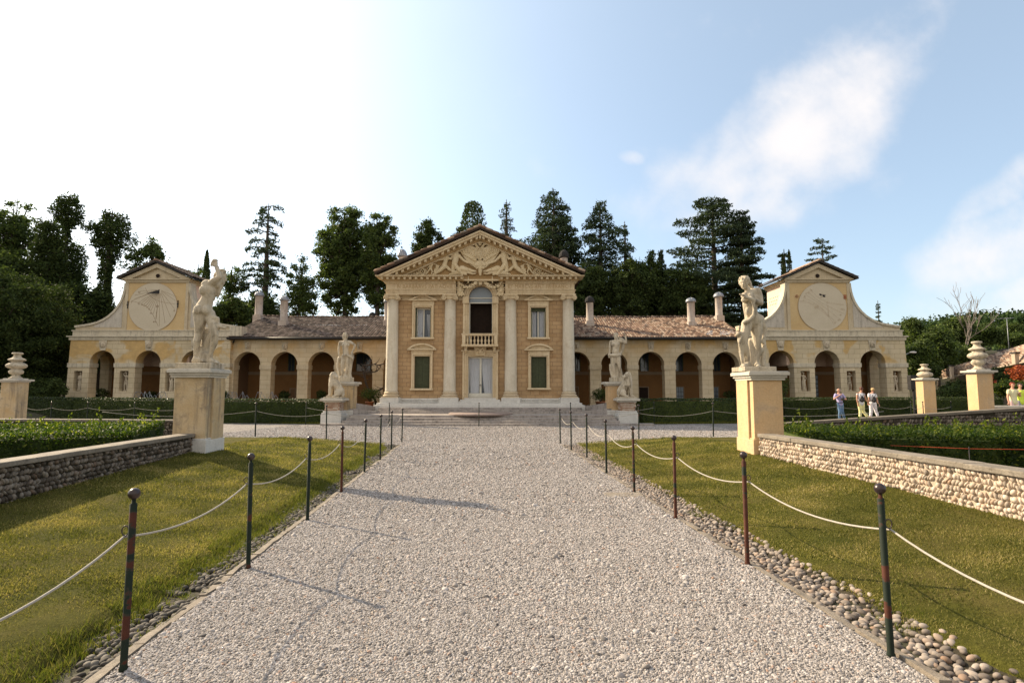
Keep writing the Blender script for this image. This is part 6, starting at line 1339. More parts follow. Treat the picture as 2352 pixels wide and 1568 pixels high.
# child beside her
hq = headm(s2, q(205, 562, -.12), .15, Vector((-.5, .2, .3))); hairm(s2, hq, .15, 'short'); s2.chain([q(212, 600, -.1), q(222, 645, -.08), q(230, 690, -.06)], [r(18), r(20), r(22)]); s2.chain([q(205, 605, -.15), q(212, 625, -.2), q(235, 565, -.15)], [r(11), r(10), r(7)]); s2.chain([q(226, 700, -.06), q(232, 755, -.08), q(238, 800, -.05)], [r(21), r(14), r(10)]); foot(s2, q(238, 802, -.05), (-.8, -.6), .6, False); s2.chain([q(238, 695, .02), q(256, 750, .02), q(252, 800, .02)], [r(20), r(13), r(10)])
finish(s2, 'stone_statue', 'stone statue of a woman pointing left, child at her leg, on the right pedestal', vox=.016, smit=1, extra=plinth(q(208, 850).x, q(452, 850).x, 11.7, 12.4, zRt, PZ(841.5, 11.75)))
# ---------------------------------------------------------------- the pair by the steps, with their pedestals and lions
Y3 = 28.0; zst = .452
def small_ped(s):
    sd_ = 'left' if s < 0 else 'right'; f = (lambda x: x) if s < 0 else (lambda x: 2206.5 - x)
    xi, xo = PX(f(810), 27.75, .9), PX(f(773), 27.7, .9); x0, x1 = sorted((xi, xo)); zt = PZ(876.5, 27.6); T = thing('statue_pedestal', 'ochre stone pedestal behind the %s lion at the side of the steps' % sd_, 'pedestal', ((x0 + x1) / 2, 28.1, zst), 'statue pedestals beside the steps')
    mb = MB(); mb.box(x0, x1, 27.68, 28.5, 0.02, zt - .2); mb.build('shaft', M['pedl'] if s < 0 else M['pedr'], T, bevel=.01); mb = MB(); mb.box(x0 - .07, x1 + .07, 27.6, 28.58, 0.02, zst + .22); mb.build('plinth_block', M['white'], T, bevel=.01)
    mb = MB(); mb.box(x0 - .07, x1 + .07, 27.6, 28.57, zt - .2, zt - .12); mb.box(x0 - .18, x1 + .18, 27.5, 28.68, zt - .12, zt - .02); mb.box(x0 - .15, x1 + .15, 27.53, 28.65, zt - .02, zt); mb.build('cornice', M['cap'], T, bevel=.01); return zt
z3 = small_ped(-1); small_ped(1)
q = tracer(lambda x: 717.75 + .15386 * x, lambda y: 746.5 + .15386 * y - 1.5, Y3); k_ = .00341; s3 = MB()
s3.chain([q(500, 455), q(495, 395), q(490, 330), q(488, 290)], [r(50), r(42), r(50), r(42)]); s3.ell(q(500, 455), (r(56), .16, r(42))); s3.cap(q(425, 268), q(555, 262), r(26), r(26)); s3.ell(q(462, 310, -.1), (r(36), .09, r(28))); s3.ell(q(520, 308, -.1), (r(36), .09, r(28))); s3.cap(q(490, 262), q(488, 215), r(24), r(21))
hq = headm(s3, q(488, 163, -.02), .30, Vector((.45, -1, -.05))); hairm(s3, hq, .30, 'long')
s3.chain([q(416, 268), q(398, 335, .02), q(392, 392, 0)], [r(26), r(21), r(17)]); s3.chain([q(392, 392), q(395, 440, -.04), q(404, 478, -.06)], [r(17), r(15), r(11)]); hand(s3, q(404, 475, -.06), Vector((.2, -.2, -1)), 1.3, .8)
s3.chain([q(562, 265), q(600, 285, .02), q(634, 308, .04)], [r(26), r(21), r(18)]); s3.chain([q(634, 308, .04), q(618, 360, 0), q(592, 412, -.05)], [r(18), r(15), r(11)]); hand(s3, q(594, 408, -.05), Vector((-.5, -.1, -1)), 1.3, .6)
s3.chain([q(440, 470, -.1), q(500, 455, -.16), q(560, 475, -.14), q(595, 505, -.08)], [r(14), r(17), r(20), r(16)]); s3.chain([q(590, 430), q(600, 490, .03), q(580, 560, .06), q(565, 650, .1), q(550, 740, .1), q(570, 810, .08)], [r(18), r(24), r(24), r(24), r(28), r(26)])
s3.chain([q(470, 490), q(455, 560, -.05), q(448, 630, -.08)], [r(42), r(35), r(24)]); s3.chain([q(448, 630, -.08), q(445, 680, -.04), q(438, 740, -.02), q(434, 768, -.02)], [r(24), r(24), r(16), r(13)]); foot(s3, q(434, 772, -.02), (-.3, -1), 1.25)
s3.chain([q(540, 495), q(535, 570, -.02), q(522, 640, 0)], [r(42), r(35), r(25)]); s3.chain([q(522, 640), q(505, 690, .03), q(486, 745, .02), q(482, 772)], [r(25), r(24), r(15), r(13)]); foot(s3, q(482, 774), (.1, -1), 1.25)
s3.chain([q(404, 500, .05), q(384, 570, .08), q(375, 640, .08), q(400, 720, .08), q(400, 780, .08)], [r(30), r(22), r(20), r(24), r(30)]); s3.chain([q(425, 500, .08), q(428, 570, .1)], [r(16), r(14)]); s3.chain([q(480, 700, .15), q(500, 810, .12)], [r(34), r(50)])
finish(s3, 'stone_statue', 'pale stone youth with long hair, one hand on hip, behind the left lion', extra=plinth(q(380, 810).x, q(582, 810).x, 27.7, 28.45, z3, q(0, 788).z), vox=.02, smit=1)
q = tracer(lambda x: 1349.4 + .15386 * x, lambda y: 746.5 + .15386 * y - 1.5, Y3); s4 = MB()
s4.chain([q(420, 465), q(418, 395), q(425, 320), q(430, 285)], [r(56), r(50), r(56), r(46)]); s4.ell(q(415, 410, -.08), (r(50), .13, r(44))); s4.cap(q(362, 260), q(495, 248), r(28), r(28)); s4.ell(q(392, 300, -.12), (r(38), .08, r(28))); s4.ell(q(452, 298, -.12), (r(38), .08, r(28))); s4.cap(q(428, 250), q(426, 205), r(28), r(25))
hq = headm(s4, q(422, 168, -.02), .31, Vector((-.45, -1, -.1)), None, True); hairm(s4, hq, .31, 'short')
s4.chain([q(352, 262), q(340, 320, .02), q(334, 375, .02)], [r(27), r(22), r(18)]); s4.chain([q(334, 375, .02), q(330, 420, -.02), q(334, 450, -.04)], [r(18), r(16), r(12)]); hand(s4, q(334, 448, -.04), Vector((.1, -.2, -1)), 1.3, .9)
s4.chain([q(505, 248), q(540, 262, -.02), q(574, 278, -.04)], [r(28), r(24), r(19)]); s4.chain([q(574, 278, -.04), q(576, 225, -.06), q(560, 165, -.04)], [r(19), r(17), r(12)]); hand(s4, q(562, 168, -.04), Vector((-.45, 0, 1)), 1.3, .5)
s4.chain([q(460, 200, .1), q(510, 215, .08), q(550, 240, .08)], [r(18), r(20), r(16)]); s4.chain([q(535, 290, .06), q(525, 350, .08), q(505, 410, .06), q(480, 445, 0)], [r(26), r(24), r(24), r(16)]); s4.chain([q(320, 450, -.04), q(370, 458, -.16), q(430, 462, -.18), q(490, 452, -.1)], [r(20), r(24), r(24), r(20)]); s4.chain([q(322, 455), q(322, 490)], [r(18), r(12)])
s4.chain([q(385, 500), q(382, 570, -.03), q(388, 635, -.05)], [r(44), r(38), r(26)]); s4.chain([q(388, 635, -.05), q(396, 690, -.01), q(410, 750), q(412, 778)], [r(26), r(26), r(16), r(13)]); foot(s4, q(410, 780), (-.3, -1), 1.25)
s4.chain([q(455, 500), q(465, 570, -.03), q(476, 635, -.05)], [r(46), r(38), r(26)]); s4.chain([q(476, 635, -.05), q(492, 690, 0), q(508, 740, 0), q(514, 762)], [r(26), r(25), r(15), r(13)]); foot(s4, q(514, 770), (.4, -1), 1.25)
s4.chain([q(334, 600, .03), q(345, 670, .05), q(360, 740, .05), q(378, 790, .05)], [r(14), r(22), r(20), r(26)]); s4.chain([q(430, 620, .12), q(445, 720, .12), q(455, 800, .1)], [r(28), r(34), r(50)]); s4.cap(q(372, 740, .08), q(385, 790, .1), r(20), r(30))
finish(s4, 'stone_statue', 'bearded stone man with one arm raised, behind the right lion', extra=plinth(q(347, 810).x, q(535, 810).x, 27.7, 28.45, z3, q(0, 790).z), vox=.024)
# lions on brick pedestals
def lion_ped(s):
    sd_ = 'left' if s < 0 else 'right'; f = (lambda x: x) if s < 0 else (lambda x: 2204.3 - x); Y = 26.62; x0, x1 = sorted((PX(f(736), Y, .3), PX(f(783), Y, .3))); zb = .114; z1 = PZ(952, Y); T = thing('lion_pedestal', 'square pedestal of white stone and eroded brick under the %s lion' % sd_, 'pedestal', ((x0 + x1) / 2, Y + .5, zb), 'lion pedestals')
    mb = MB(); mb.box(x0, x1, Y, Y + 1.05, 0.02, z1); mb.build('base_block', M['white'], T, bevel=.01)
    e = .09; zb1, zb2, zc_ = PZ(943.5, Y), PZ(923.5, Y), PZ(915, Y); mb = MB(); mb.box(x0 + .02, x1 - .02, Y + .03, Y + 1.02, z1, z1 + .09); mb.box(x0 + .07, x1 - .07, Y + .09, Y + .96, z1 + .09, zb1); mb.build('base_moulding', M['white'], T, bevel=.025)
    a, b, c, d = x0 + .13, x1 - .13, Y + .15, Y + .9; core = MB(); core.box(a + .03, b - .03, c + .03, d - .03, zb1, zb2); core.build('brick_core', M['mortar'], T); br = MB(); z = zb1; row = 0
    while z < zb2 - .02:
        h = .055
        for (ax, p0, p1, fixed, dr) in (('x', a, b, c, 1), ('x', a, b, d, -1), ('y', c, d, a, 1), ('y', c, d, b, -1)):
            t = p0 - (row % 2) * .1
            while t < p1:
                u0, u1 = max(t, p0), min(t + .19, p1); j = random.uniform(0, .03)
                if u1 - u0 > .03 and random.random() > .03:
                    if ax == 'x': br.box(u0 + .006, u1 - .006, *sorted((fixed + dr * j, fixed + dr * .08)), z + .006, z + h - .004)
                    else: br.box(*sorted((fixed + dr * j, fixed + dr * .08)), u0 + .006, u1 - .006, z + .006, z + h - .004)
                t += .2
        z += h; row += 1
    br.build('brickwork', M['brickp'], T); mb = MB(); mb.box(a - .05, b + .05, c - .05, d + .05, zb2 - .01, zb2 + .06); mb.box(x0 - .06, x1 + .06, Y - .03, Y + 1.1, zb2 + .06, zc_ - .02); mb.box(x0 - .03, x1 + .03, Y + .0, Y + 1.07, zc_ - .02, zc_ + .01); mb.build('cornice', M['cap'], T, bevel=.015); return (x0 + x1) / 2, Y + .52, zc_ + .01
def lion_mb(c, s):      # sitting, forelegs outwards, head turned back to the steps
    mb = MB(); o = Vector(c); h = 1.22
    def q(x, y, z): return o + Vector((-s * x * -1 * 1.0 if 0 else (x if s > 0 else -x), y, z))
    mb.chain([q(-.20, .05, .30), q(-.08, .03, .50), q(.06, 0, .70), q(.14, -.02, .86)], [.22, .20, .21, .20]); mb.ell(q(-.17, .12, .24), (.22, .22, .24)); mb.ell(q(-.14, -.16, .20), (.16, .12, .19)); mb.chain([q(-.14, -.2, .14), q(-.05, -.25, .06), q(.04, -.27, .05)], [.10, .06, .055]); mb.chain([q(-.30, .1, .3), q(-.36, .08, .12), q(-.34, .0, .05)], [.1, .06, .04])
    for dy in (-.13, .12): mb.chain([q(.20, dy, .62), q(.24, dy, .36), q(.25, dy, .12), q(.27, dy, .06)], [.10, .075, .062, .06]); mb.cap(q(.25, dy, .05), q(.36, dy - .02, .045), .06, .05); [mb.ell(q(.39, dy + .03 * k, .035), .028, None, 1) for k in (-1, 0, 1)]
    hc = q(.08, -.06, 1.04); mb.ell(hc, (.16, .16, .16)); d = Vector((-1 if s > 0 else 1, -.55, -.1)).normalized(); mb.cap(hc + d * .08, hc + d * .19 + Vector((0, 0, -.04)), .105, .08); mb.ell(hc + d * .20 + Vector((0, 0, -.09)), (.06, .06, .045)); mb.ell(hc + d * .255 + Vector((0, 0, .0)), .032); side = d.cross(Vector((0, 0, 1)))
    for t in (-1, 1): mb.ell(hc + d * .14 + side * .065 * t + Vector((0, 0, .07)), (.035, .035, .022)); mb.ell(hc - d * .02 + side * .12 * t + Vector((0, 0, .13)), (.04, .04, .045)); mb.ell(hc + d * .2 + side * .05 * t + Vector((0, 0, -.03)), .045)
    random.seed(11)
    for k in range(150):
        t = random.uniform(0, 6.283); z = random.random(); x = .10 + .03 * z + .215 * (1 - .25 * z) * math.cos(t); y = -.03 + .215 * (1 - .2 * z) * math.sin(t); zz = .60 + .36 * z; p = q(x, y, zz)
        mb.cap(p, p + Vector((random.uniform(-.02, .02), random.uniform(-.02, .02), -.09)), .035, .02)
    for k in range(70):
        t = random.uniform(0, 6.283); w2 = random.random(); u2 = side.cross(d).normalized(); p = hc - d * (.02 + .1 * w2) + (side * math.cos(t) + u2 * math.sin(t)) * (.15 + .03 * (1 - w2)); mb.cap(p, p + Vector((0, 0, -.06)), .035, .02)
    return mb
for s in (-1, 1):
    c = lion_ped(s); mb = lion_mb((c[0] - s * .04, c[1], c[2] + .05), s); e = MB(); e.box(c[0] - .44, c[0] + .44, c[1] - .36, c[1] + .36, c[2] + .002, c[2] + .06)
    finish(mb, 'lion_statue', 'seated stone lion with thick mane on the %s brick pedestal, head turned to the steps' % ('left' if s < 0 else 'right'), None, .02, 1, 'lion statue', 'seated stone lions', (lambda e: (lambda T: e.build('plinth', M['statue'], T, bevel=.012)))(e))
# ---------------------------------------------------------------- statues in the niches
poses = ['arms crossed', 'one arm raised', 'hand on breast', 'arm over head', 'arm bent to face', 'leaning on a block']
def niche_fig(i, n, s):
    a, b, z0, z1 = n; cx = (a + b) / 2 + (.03 if s < 0 else -.03); H_ = (z1 - z0) * .93; o = Vector((cx, YP + .24, z0 + .02)); mb = MB(); f = (-1) ** i; u = H_ / 1.8
    q = lambda x, y, z: o + Vector((x * f, y, z)) * u
    mb.chain([q(0, 0, .98), q(.02, 0, 1.15), q(0, 0, 1.36)], [.14 * u, .11 * u, .14 * u]); mb.cap(q(-.15, 0, 1.44), q(.15, 0, 1.44), .06 * u, .06 * u); mb.cap(q(0, 0, 1.45), q(0, 0, 1.58), .05 * u, .05 * u); hq = headm(mb, q(0, -.02, 1.68), .23 * u, Vector((.3 * f, -1, -.1))); hairm(mb, hq, .23 * u, 'short')
    mb.chain([q(-.08, 0, .92), q(-.10, -.03, .5), q(-.09, 0, .08)], [.10 * u, .07 * u, .045 * u]); mb.chain([q(.08, 0, .92), q(.12, -.05, .52), q(.13, .02, .08)], [.10 * u, .07 * u, .045 * u]); foot(mb, q(-.09, 0, .08), (0, -1), u, False); foot(mb, q(.13, 0, .08), (.3, -1), u, False)
    A = {0: ([(.17, 0, 1.42), (.22, -.04, 1.15), (-.05, -.17, 1.2)], [(-.17, 0, 1.42), (-.23, -.04, 1.15), (.05, -.17, 1.12)]), 1: ([(.17, 0, 1.42), (.30, 0, 1.6), (.08, -.04, 1.82)], [(-.17, 0, 1.42), (-.25, 0, 1.15), (-.24, 0, .9)]), 2: ([(.17, 0, 1.42), (.24, -.03, 1.18), (.02, -.16, 1.3)], [(-.17, 0, 1.42), (-.24, 0, 1.15), (-.16, -.1, .92)]),
         3: ([(.17, 0, 1.42), (.28, 0, 1.68), (.02, 0, 1.86)], [(-.17, 0, 1.42), (-.27, 0, 1.2), (-.12, -.12, 1.02)]), 4: ([(.17, 0, 1.42), (.27, -.05, 1.4), (.08, -.12, 1.62)], [(-.17, 0, 1.42), (-.25, 0, 1.15), (-.15, -.12, 1.0)]), 5: ([(.17, 0, 1.42), (.26, -.02, 1.2), (.34, -.05, 1.02)], [(-.17, 0, 1.42), (-.24, 0, 1.15), (-.22, -.03, .88)])}[i % 6]
    for ch in A: mb.chain([q(*p) for p in ch], [.055 * u, .045 * u, .032 * u]); hand(mb, q(*ch[-1]), q(*ch[-1]) - q(*ch[-2]), u * .9, .5)
    if i % 6 in (0, 2, 3): mb.chain([q(-.02, -.04, .95), q(-.02, -.08, .6), q(0, -.02, .15)], [.13 * u, .13 * u, .12 * u])
    if i % 6 == 5: mb.cap(q(.36, 0, .95), q(.40, 0, .08), .06 * u, .11 * u)
    mb.cap(q(-.18, .04, .55), q(-.2, .04, .03), .07 * u, .09 * u); mb.cap(q(-.2, 0, .02), q(.2, 0, .02), .06 * u, .06 * u)
    finish(mb, 'niche_statue', 'small stone figure, %s, %s niche of the %s pavilion' % (poses[i % 6], ['left', 'middle', 'right'][i % 3], 'left' if s < 0 else 'right'), None, .022, 1, 'statue', 'small statues in the pavilion niches')
for i, n in enumerate(sorted(nichL)): niche_fig(i, n, -1)
for i, n in enumerate(sorted(nichR)): niche_fig(i + 3, n, 1)
# ---------------------------------------------------------------- urn pillars
def urn_pillar(label, x0, x1, xr, yb, ycap, ytop, Y, short=False, zb=None):
    zb = PZ(yb, Y) if zb is None else zb; zc = PZ(ycap, Y); zt = PZ(ytop, Y); a, b = PX(x0, Y, zc - .5), PX(x1, Y, zc - .5); cx = (a + b) / 2; w_ = b - a; T = thing('urn_pillar', label, 'pillar', (cx, Y + w_ / 2, zb), 'urn topped gate pillars'); dp = w_ * .85
    mb = MB(); mb.box(a, b, Y, Y + dp, zb - .2, zc - .1); mb.build('pillar_shaft', M['pedr'] if cx > 0 else M['pedl'], T, bevel=.01); mb = MB(); mb.box(a - .04, b + .04, Y - .04, Y + dp + .04, zc - .12, zc - .07); mb.box(a - .12, b + .12, Y - .12, Y + dp + .12, zc - .07, zc); mb.box(a + .02, b - .02, Y + .02, Y + dp - .02, zc, zc + .04); mb.build('cornice', M['cap'], T, bevel=.01)
    H_ = zt - zc - .04; u = H_; R_ = w_ * (.56 if short else .54)
    bul = lambda r0, r1, z0, z1, n=8: [(r0 + (r1 - r0) * math.sin(math.pi * k / n) ** .6, z0 + (z1 - z0) * k / n) for k in range(1, n)]
    if not short: prof = [(.66, 0), (.66, .025), (.50, .05), (.38, .10), (.36, .14)] + bul(.42, .70, .15, .345) + [(.46, .36)] + bul(.50, 1.0, .37, .60) + [(.52, .615), (.48, .645)] + bul(.50, .84, .66, .765) + [(.46, .79), (.36, .84), (.33, .90)] + bul(.36, .54, .91, 1.0) + [(.02, 1.0)]
    else: prof = [(.55, 0), (.55, .03)] + bul(.55, 1.0, .04, .42) + [(.52, .44), (.46, .49)] + bul(.50, .82, .51, .67) + [(.46, .70), (.36, .76), (.34, .84)] + bul(.36, .54, .86, 1.0) + [(.02, 1.0)]
    mb = MB(); mb.lathe([(p * R_, z * u) for p, z in prof], (cx, Y + dp / 2, zc + .04), 32); mb.build('turned_urn', M['statue'], T)
urn_pillar('weathered pillar with stacked round urn at the far left before the dark hedge', 1, 38, 0, 957, 871, 808, 22.0)
urn_pillar('smaller ochre pillar with squat round urn between hedge and women', 2121, 2149, 0, 950, 869, 835, 28.6, True, .1)
urn_pillar('larger sunlit ochre pillar with tall round urn near the right edge', 2245, 2281, 0, 945, 850.5, 782, 20.2, False, .2)
# low lit wall running back from the large right pillar
mb = MB(); mb.box(0, 1, 0, 1, 0, 1)
cobble_wall('terrace_wall', 'short pale coped wall right of the large urn pillar', (P(2268, 940, 21).x, 21.3), (24, 20.2), PZ(932.5, 21), PZ(931, 20.2), .1, 1, M['cobble'], M['cap'], cs=.12, cope_h=.09)
# ---------------------------------------------------------------- people
skinm = plain('skin', (.50, .27, .18), .55, .12, 8)
def cloth(n, c): return plain(n, c, .9, .14, 7)
def person(label, x, ytop, ybot, Y, pose):
    zb = .05; X = PX(x, Y, 1.0); H_ = PZ(ytop, Y) - zb; u = H_ / 1.78; T = thing('person', label, 'person', (X, Y, zb)); O = Vector((X, Y, zb)); q = lambda a, b, c: O + Vector((a, b, c)) * u; pose(T, q, u); return T
VX = .014
def limb(mb, pts, rad, q, u, add=0): mb.chain([q(*p) for p in pts], [k * u + add for k in rad])
def build_person(T, q, u, J, colors, hair, face, extra=None, bald=False):
    b = MB(); limb(b, [(0, 0, .96), (J['lean'] * .4, 0, 1.12), (J['lean'] * .8, 0, 1.32), (J['lean'], 0, 1.42)], [.15, .135, .16, .11], q, u); b.cap(q(J['shl'][0], J['shl'][1], J['shl'][2] - .01), q(J['shr'][0], J['shr'][1], J['shr'][2] - .01), .055 * u, .055 * u); b.cap(q(J['lean'], 0, 1.42), q(J['head'][0], J['head'][1] + .01, J['head'][2] - .12), .055 * u, .05 * u)
    hq = headm(b, q(*J['head']), .235 * u, face)
    for k in ('armL', 'armR'): limb(b, J[k], [.052, .042, .030], q, u); e = q(*J[k][-1]) - q(*J[k][-2]); hand(b, q(*J[k][-1]), e, u, .7, -1 if k == 'armL' else 1)
    for k in ('legL', 'legR'): limb(b, J[k], [.085, .06, .055, .04], q, u)
    for k, d in (('legL', J['fL']), ('legR', J['fR'])): foot(b, q(*J[k][-1]), d, u, False)
    b.build('body', skinm, T, remesh=VX, smit=2)
    h = MB()
    if not bald: hairm(h, hq, .235 * u, hair[0]); h.build('hair', hair[1], T, remesh=VX, smit=1)
    else:
        for s in (-1, 1): h.ell(hq(s * .3, -.15, .0), .09 * u * .6); h.ell(hq(s * .15, -.36, 0), .05 * u)
        h.ell(hq(0, -.36, -.02), .06 * u); h.build('hair', hair[1], T, remesh=VX, smit=1)
    t = MB(); limb(t, [(0, 0, .93), (J['lean'] * .4, 0, 1.12), (J['lean'] * .8, 0, 1.33), (J['lean'], 0, 1.40)], [.155, .142, .165, .11], q, u); t.cap(q(J['shl'][0], J['shl'][1], J['shl'][2] - .03), q(J['shr'][0], J['shr'][1], J['shr'][2] - .03), .062 * u, .062 * u)
    if J['sleeve']:
        for k in ('armL', 'armR'): p0, p1 = Vector(J[k][0]), Vector(J[k][1]); p2 = p0.lerp(p1, J['sleeve']); t.cap(q(*p0), q(*p2), .072 * u, .066 * u)
    t.build('top', cloth('top ' + colors[0], colors[1]), T, remesh=VX, smit=2)
    p_ = MB(); p_.ell(q(0, 0, .93), (.165 * u, .13 * u, .12 * u)); n = J['trou']
    for k in ('legL', 'legR'):
        L_ = [Vector(v) for v in J[k]]; pts = [L_[0], L_[1]] + ([L_[2], L_[3] + Vector((0, 0, .03))] if n == 1 else [L_[1].lerp(L_[3], n)]); rad = [.105, .078, .066, .062][:len(pts)]; 
        if n != 1: rad = [.108, .076, .072]
        p_.chain([q(*v) for v in pts], [k2 * u for k2 in rad])
    p_.build('trousers', cloth('trousers ' + colors[0], colors[2]), T, remesh=VX, smit=2)
    sh = MB()
    for k, d in (('legL', J['fL']), ('legR', J['fR'])):
        d = Vector((d[0], d[1], 0)).normalized(); a = q(*J[k][-1]); sh.cap(a - d * .04 + Vector((0, 0, -.05)), a + d * .17 + Vector((0, 0, -.055)), .048, .042)
    sh.build('shoes', cloth('shoes ' + colors[0], colors[3]), T, remesh=VX, smit=1)
    if extra: extra(T, q, u)
def man(T, q, u):
    J = dict(lean=-.03, shl=(-.21, 0, 1.43), shr=(.17, .02, 1.44), head=(-.05, -.03, 1.645), armL=[(-.21, 0, 1.42), (-.34, -.05, 1.17), (-.13, -.22, 1.38)], armR=[(.17, .02, 1.42), (.33, -.04, 1.17), (.02, -.24, 1.17)], legL=[(-.09, 0, .93), (-.05, -.06, .5), (-.06, .0, .28), (-.03, .02, .08)], legR=[(.09, 0, .93), (.10, -.02, .5), (.19, .04, .28), (.27, .08, .09)], fL=(-.3, -1), fR=(.2, -1), sleeve=.55, trou=1)
    def ex(T, q, u):
        c = MB(); c.box(q(-.09, 0, 0).x, q(.07, 0, 0).x, q(0, -.33, 0).y, q(0, -.24, 0).y, q(0, 0, 1.10).z, q(0, 0, 1.23).z); c.tube([q(-.01, -.33, 1.16), q(-.01, -.40, 1.16)], .04 * u, 10); c.build('camera', M['iron'], T, bevel=.01)
        s = MB(); s.tube([q(-.08, -.28, 1.23), q(-.12, -.17, 1.40), q(-.10, .06, 1.47), q(.04, .06, 1.47), q(.07, -.17, 1.38), q(.05, -.28, 1.23)], .012 * u, 6); s.build('camera_strap', M['iron'], T)
        b = MB(); b.lathe([(.172 * u, 0), (.172 * u, .04 * u)], q(0, 0, .97), 20, smooth=False); b.build('belt', M['iron'], T)
    build_person(T, q, u, J, ('lavender', (.42, .38, .62), (.13, .22, .36), (.06, .05, .045)), ('short', plain('grey hair', (.35, .32, .30), .7)), Vector((-.45, -1, -.45)), ex, True)
def backpack(mat):
    def ex(T, q, u):
        b = MB(); b.ell(q(-.05, -.22, 1.13), (.125 * u, .085 * u, .155 * u)); b.ell(q(-.05, -.29, 1.08), (.09 * u, .05 * u, .085 * u)); b.ell(q(-.05, -.22, 1.26), (.06 * u, .05 * u, .04 * u)); p = b.build('backpack', mat, T, remesh=.012, smit=1)
        s = MB()
        for t in (-1, 1): s.tube([q(-.05 + .03 * t, -.20, 1.27), q(.0 + .12 * t, -.17, 1.42), q(.0 + .13 * t, .02, 1.49), q(.0 + .17 * t, -.02, 1.2), q(-.05 + .1 * t, -.2, 1.03)], .011 * u, 6)
        s.build('strap', mat, T)
    return ex
def womanA(T, q, u):
    J = dict(lean=.02, shl=(-.15, 0, 1.42), shr=(.18, .0, 1.42), head=(.07, .0, 1.655), armL=[(-.15, 0, 1.40), (-.20, -.02, 1.13), (-.17, -.04, .88)], armR=[(.18, 0, 1.40), (.28, .02, 1.14), (.44, .02, .92)], legL=[(-.07, 0, .93), (-.04, 0, .5), (-.06, 0, .28), (-.09, 0, .08)], legR=[(.09, 0, .93), (.14, .06, .5), (.25, .0, .28), (.36, -.08, .12)], fL=(.2, 1), fR=(.2, 1), sleeve=0, trou=.62)
    build_person(T, q, u, J, ('white vest', (.75, .74, .76), (.78, .74, .36), (.5, .4, .3)), ('bun', plain('dark red hair', (.10, .035, .02), .6)), Vector((.75, 1, .05)), backpack(M['iron']))
def womanB(T, q, u):
    J = dict(lean=.0, shl=(-.16, 0, 1.42), shr=(.17, .0, 1.42), head=(.05, .0, 1.64), armL=[(-.16, 0, 1.40), (-.20, -.02, 1.13), (-.16, .1, .95)], armR=[(.17, 0, 1.40), (.26, .02, 1.12), (.34, .0, .88)], legL=[(-.08, 0, .93), (-.10, 0, .5), (-.15, 0, .28), (-.17, 0, .08)], legR=[(.09, 0, .93), (.18, .04, .5), (.25, .0, .28), (.30, -.03, .10)], fL=(.3, 1), fR=(.3, 1), sleeve=.4, trou=.55)
    build_person(T, q, u, J, ('white tee', (.80, .79, .82), (.80, .76, .80), (.6, .5, .45)), ('short', plain('blond hair', (.55, .38, .18), .6)), Vector((.5, 1, .0)), backpack(M['iron']))
person('balding man in lavender shirt and blue jeans holding a camera at his chest', 1929, 891, 965, 29.3, man)
person('woman with pinned red hair, white vest and yellow trousers, black backpack, walking away', 1977, 888, 965, 29.1, womanA)
person('blond woman in white tee and white cropped trousers with black backpack, walking away', 2004, 889.5, 963, 29.3, womanB)
def far_person(label, x, ytop, Y, zb, top, tr, hair):
    def pose(T, q, u):
        J = dict(lean=0, shl=(-.16, 0, 1.42), shr=(.16, 0, 1.42), head=(0, -.02, 1.65), armL=[(-.16, 0, 1.4), (-.24, -.02, 1.14), (-.26, -.08, .9)], armR=[(.16, 0, 1.4), (.27, -.05, 1.18), (.12, -.2, 1.3)], legL=[(-.08, 0, .93), (-.09, 0, .5), (-.09, 0, .28), (-.1, 0, .08)], legR=[(.08, 0, .93), (.1, 0, .5), (.1, 0, .28), (.12, 0, .08)], fL=(-.2, -1), fR=(.2, -1), sleeve=.4, trou=1)
        build_person(T, q, u, J, top + tr + ((.1, .1, .1),), ('short', hair), Vector((-.3, -1, -.1)))
    X = PX(x, Y, 1.0); H_ = 1.68; T = thing('person', label, 'person', (X, Y, zb)); O = Vector((X, Y, zb)); u = (PZ(ytop, Y) - zb) / 1.78; q = lambda a, b, c: O + Vector((a, b, c)) * u; pose(T, q, u)
dh = plain('dark hair', (.04, .025, .02), .6); rh = plain('auburn hair', (.22, .04, .02), .6)
far_person('distant visitor in a white sleeveless top standing between the two urn pillars', 2211, 897, 38, .05, ('far white', (.7, .7, .75)), ((.3, .12, .2),), dh)
far_person('visitor with auburn hair and cream top near the right edge of the photo', 2328, 877, 24.5, .2, ('far cream', (.62, .6, .38)), ((.62, .45, .45),), rh)
far_person('visitor in a bright yellow green top at the far right, hands at face', 2345, 879, 25.2, .2, ('far lime', (.55, .7, .08)), ((.25, .25, .3),), dh)
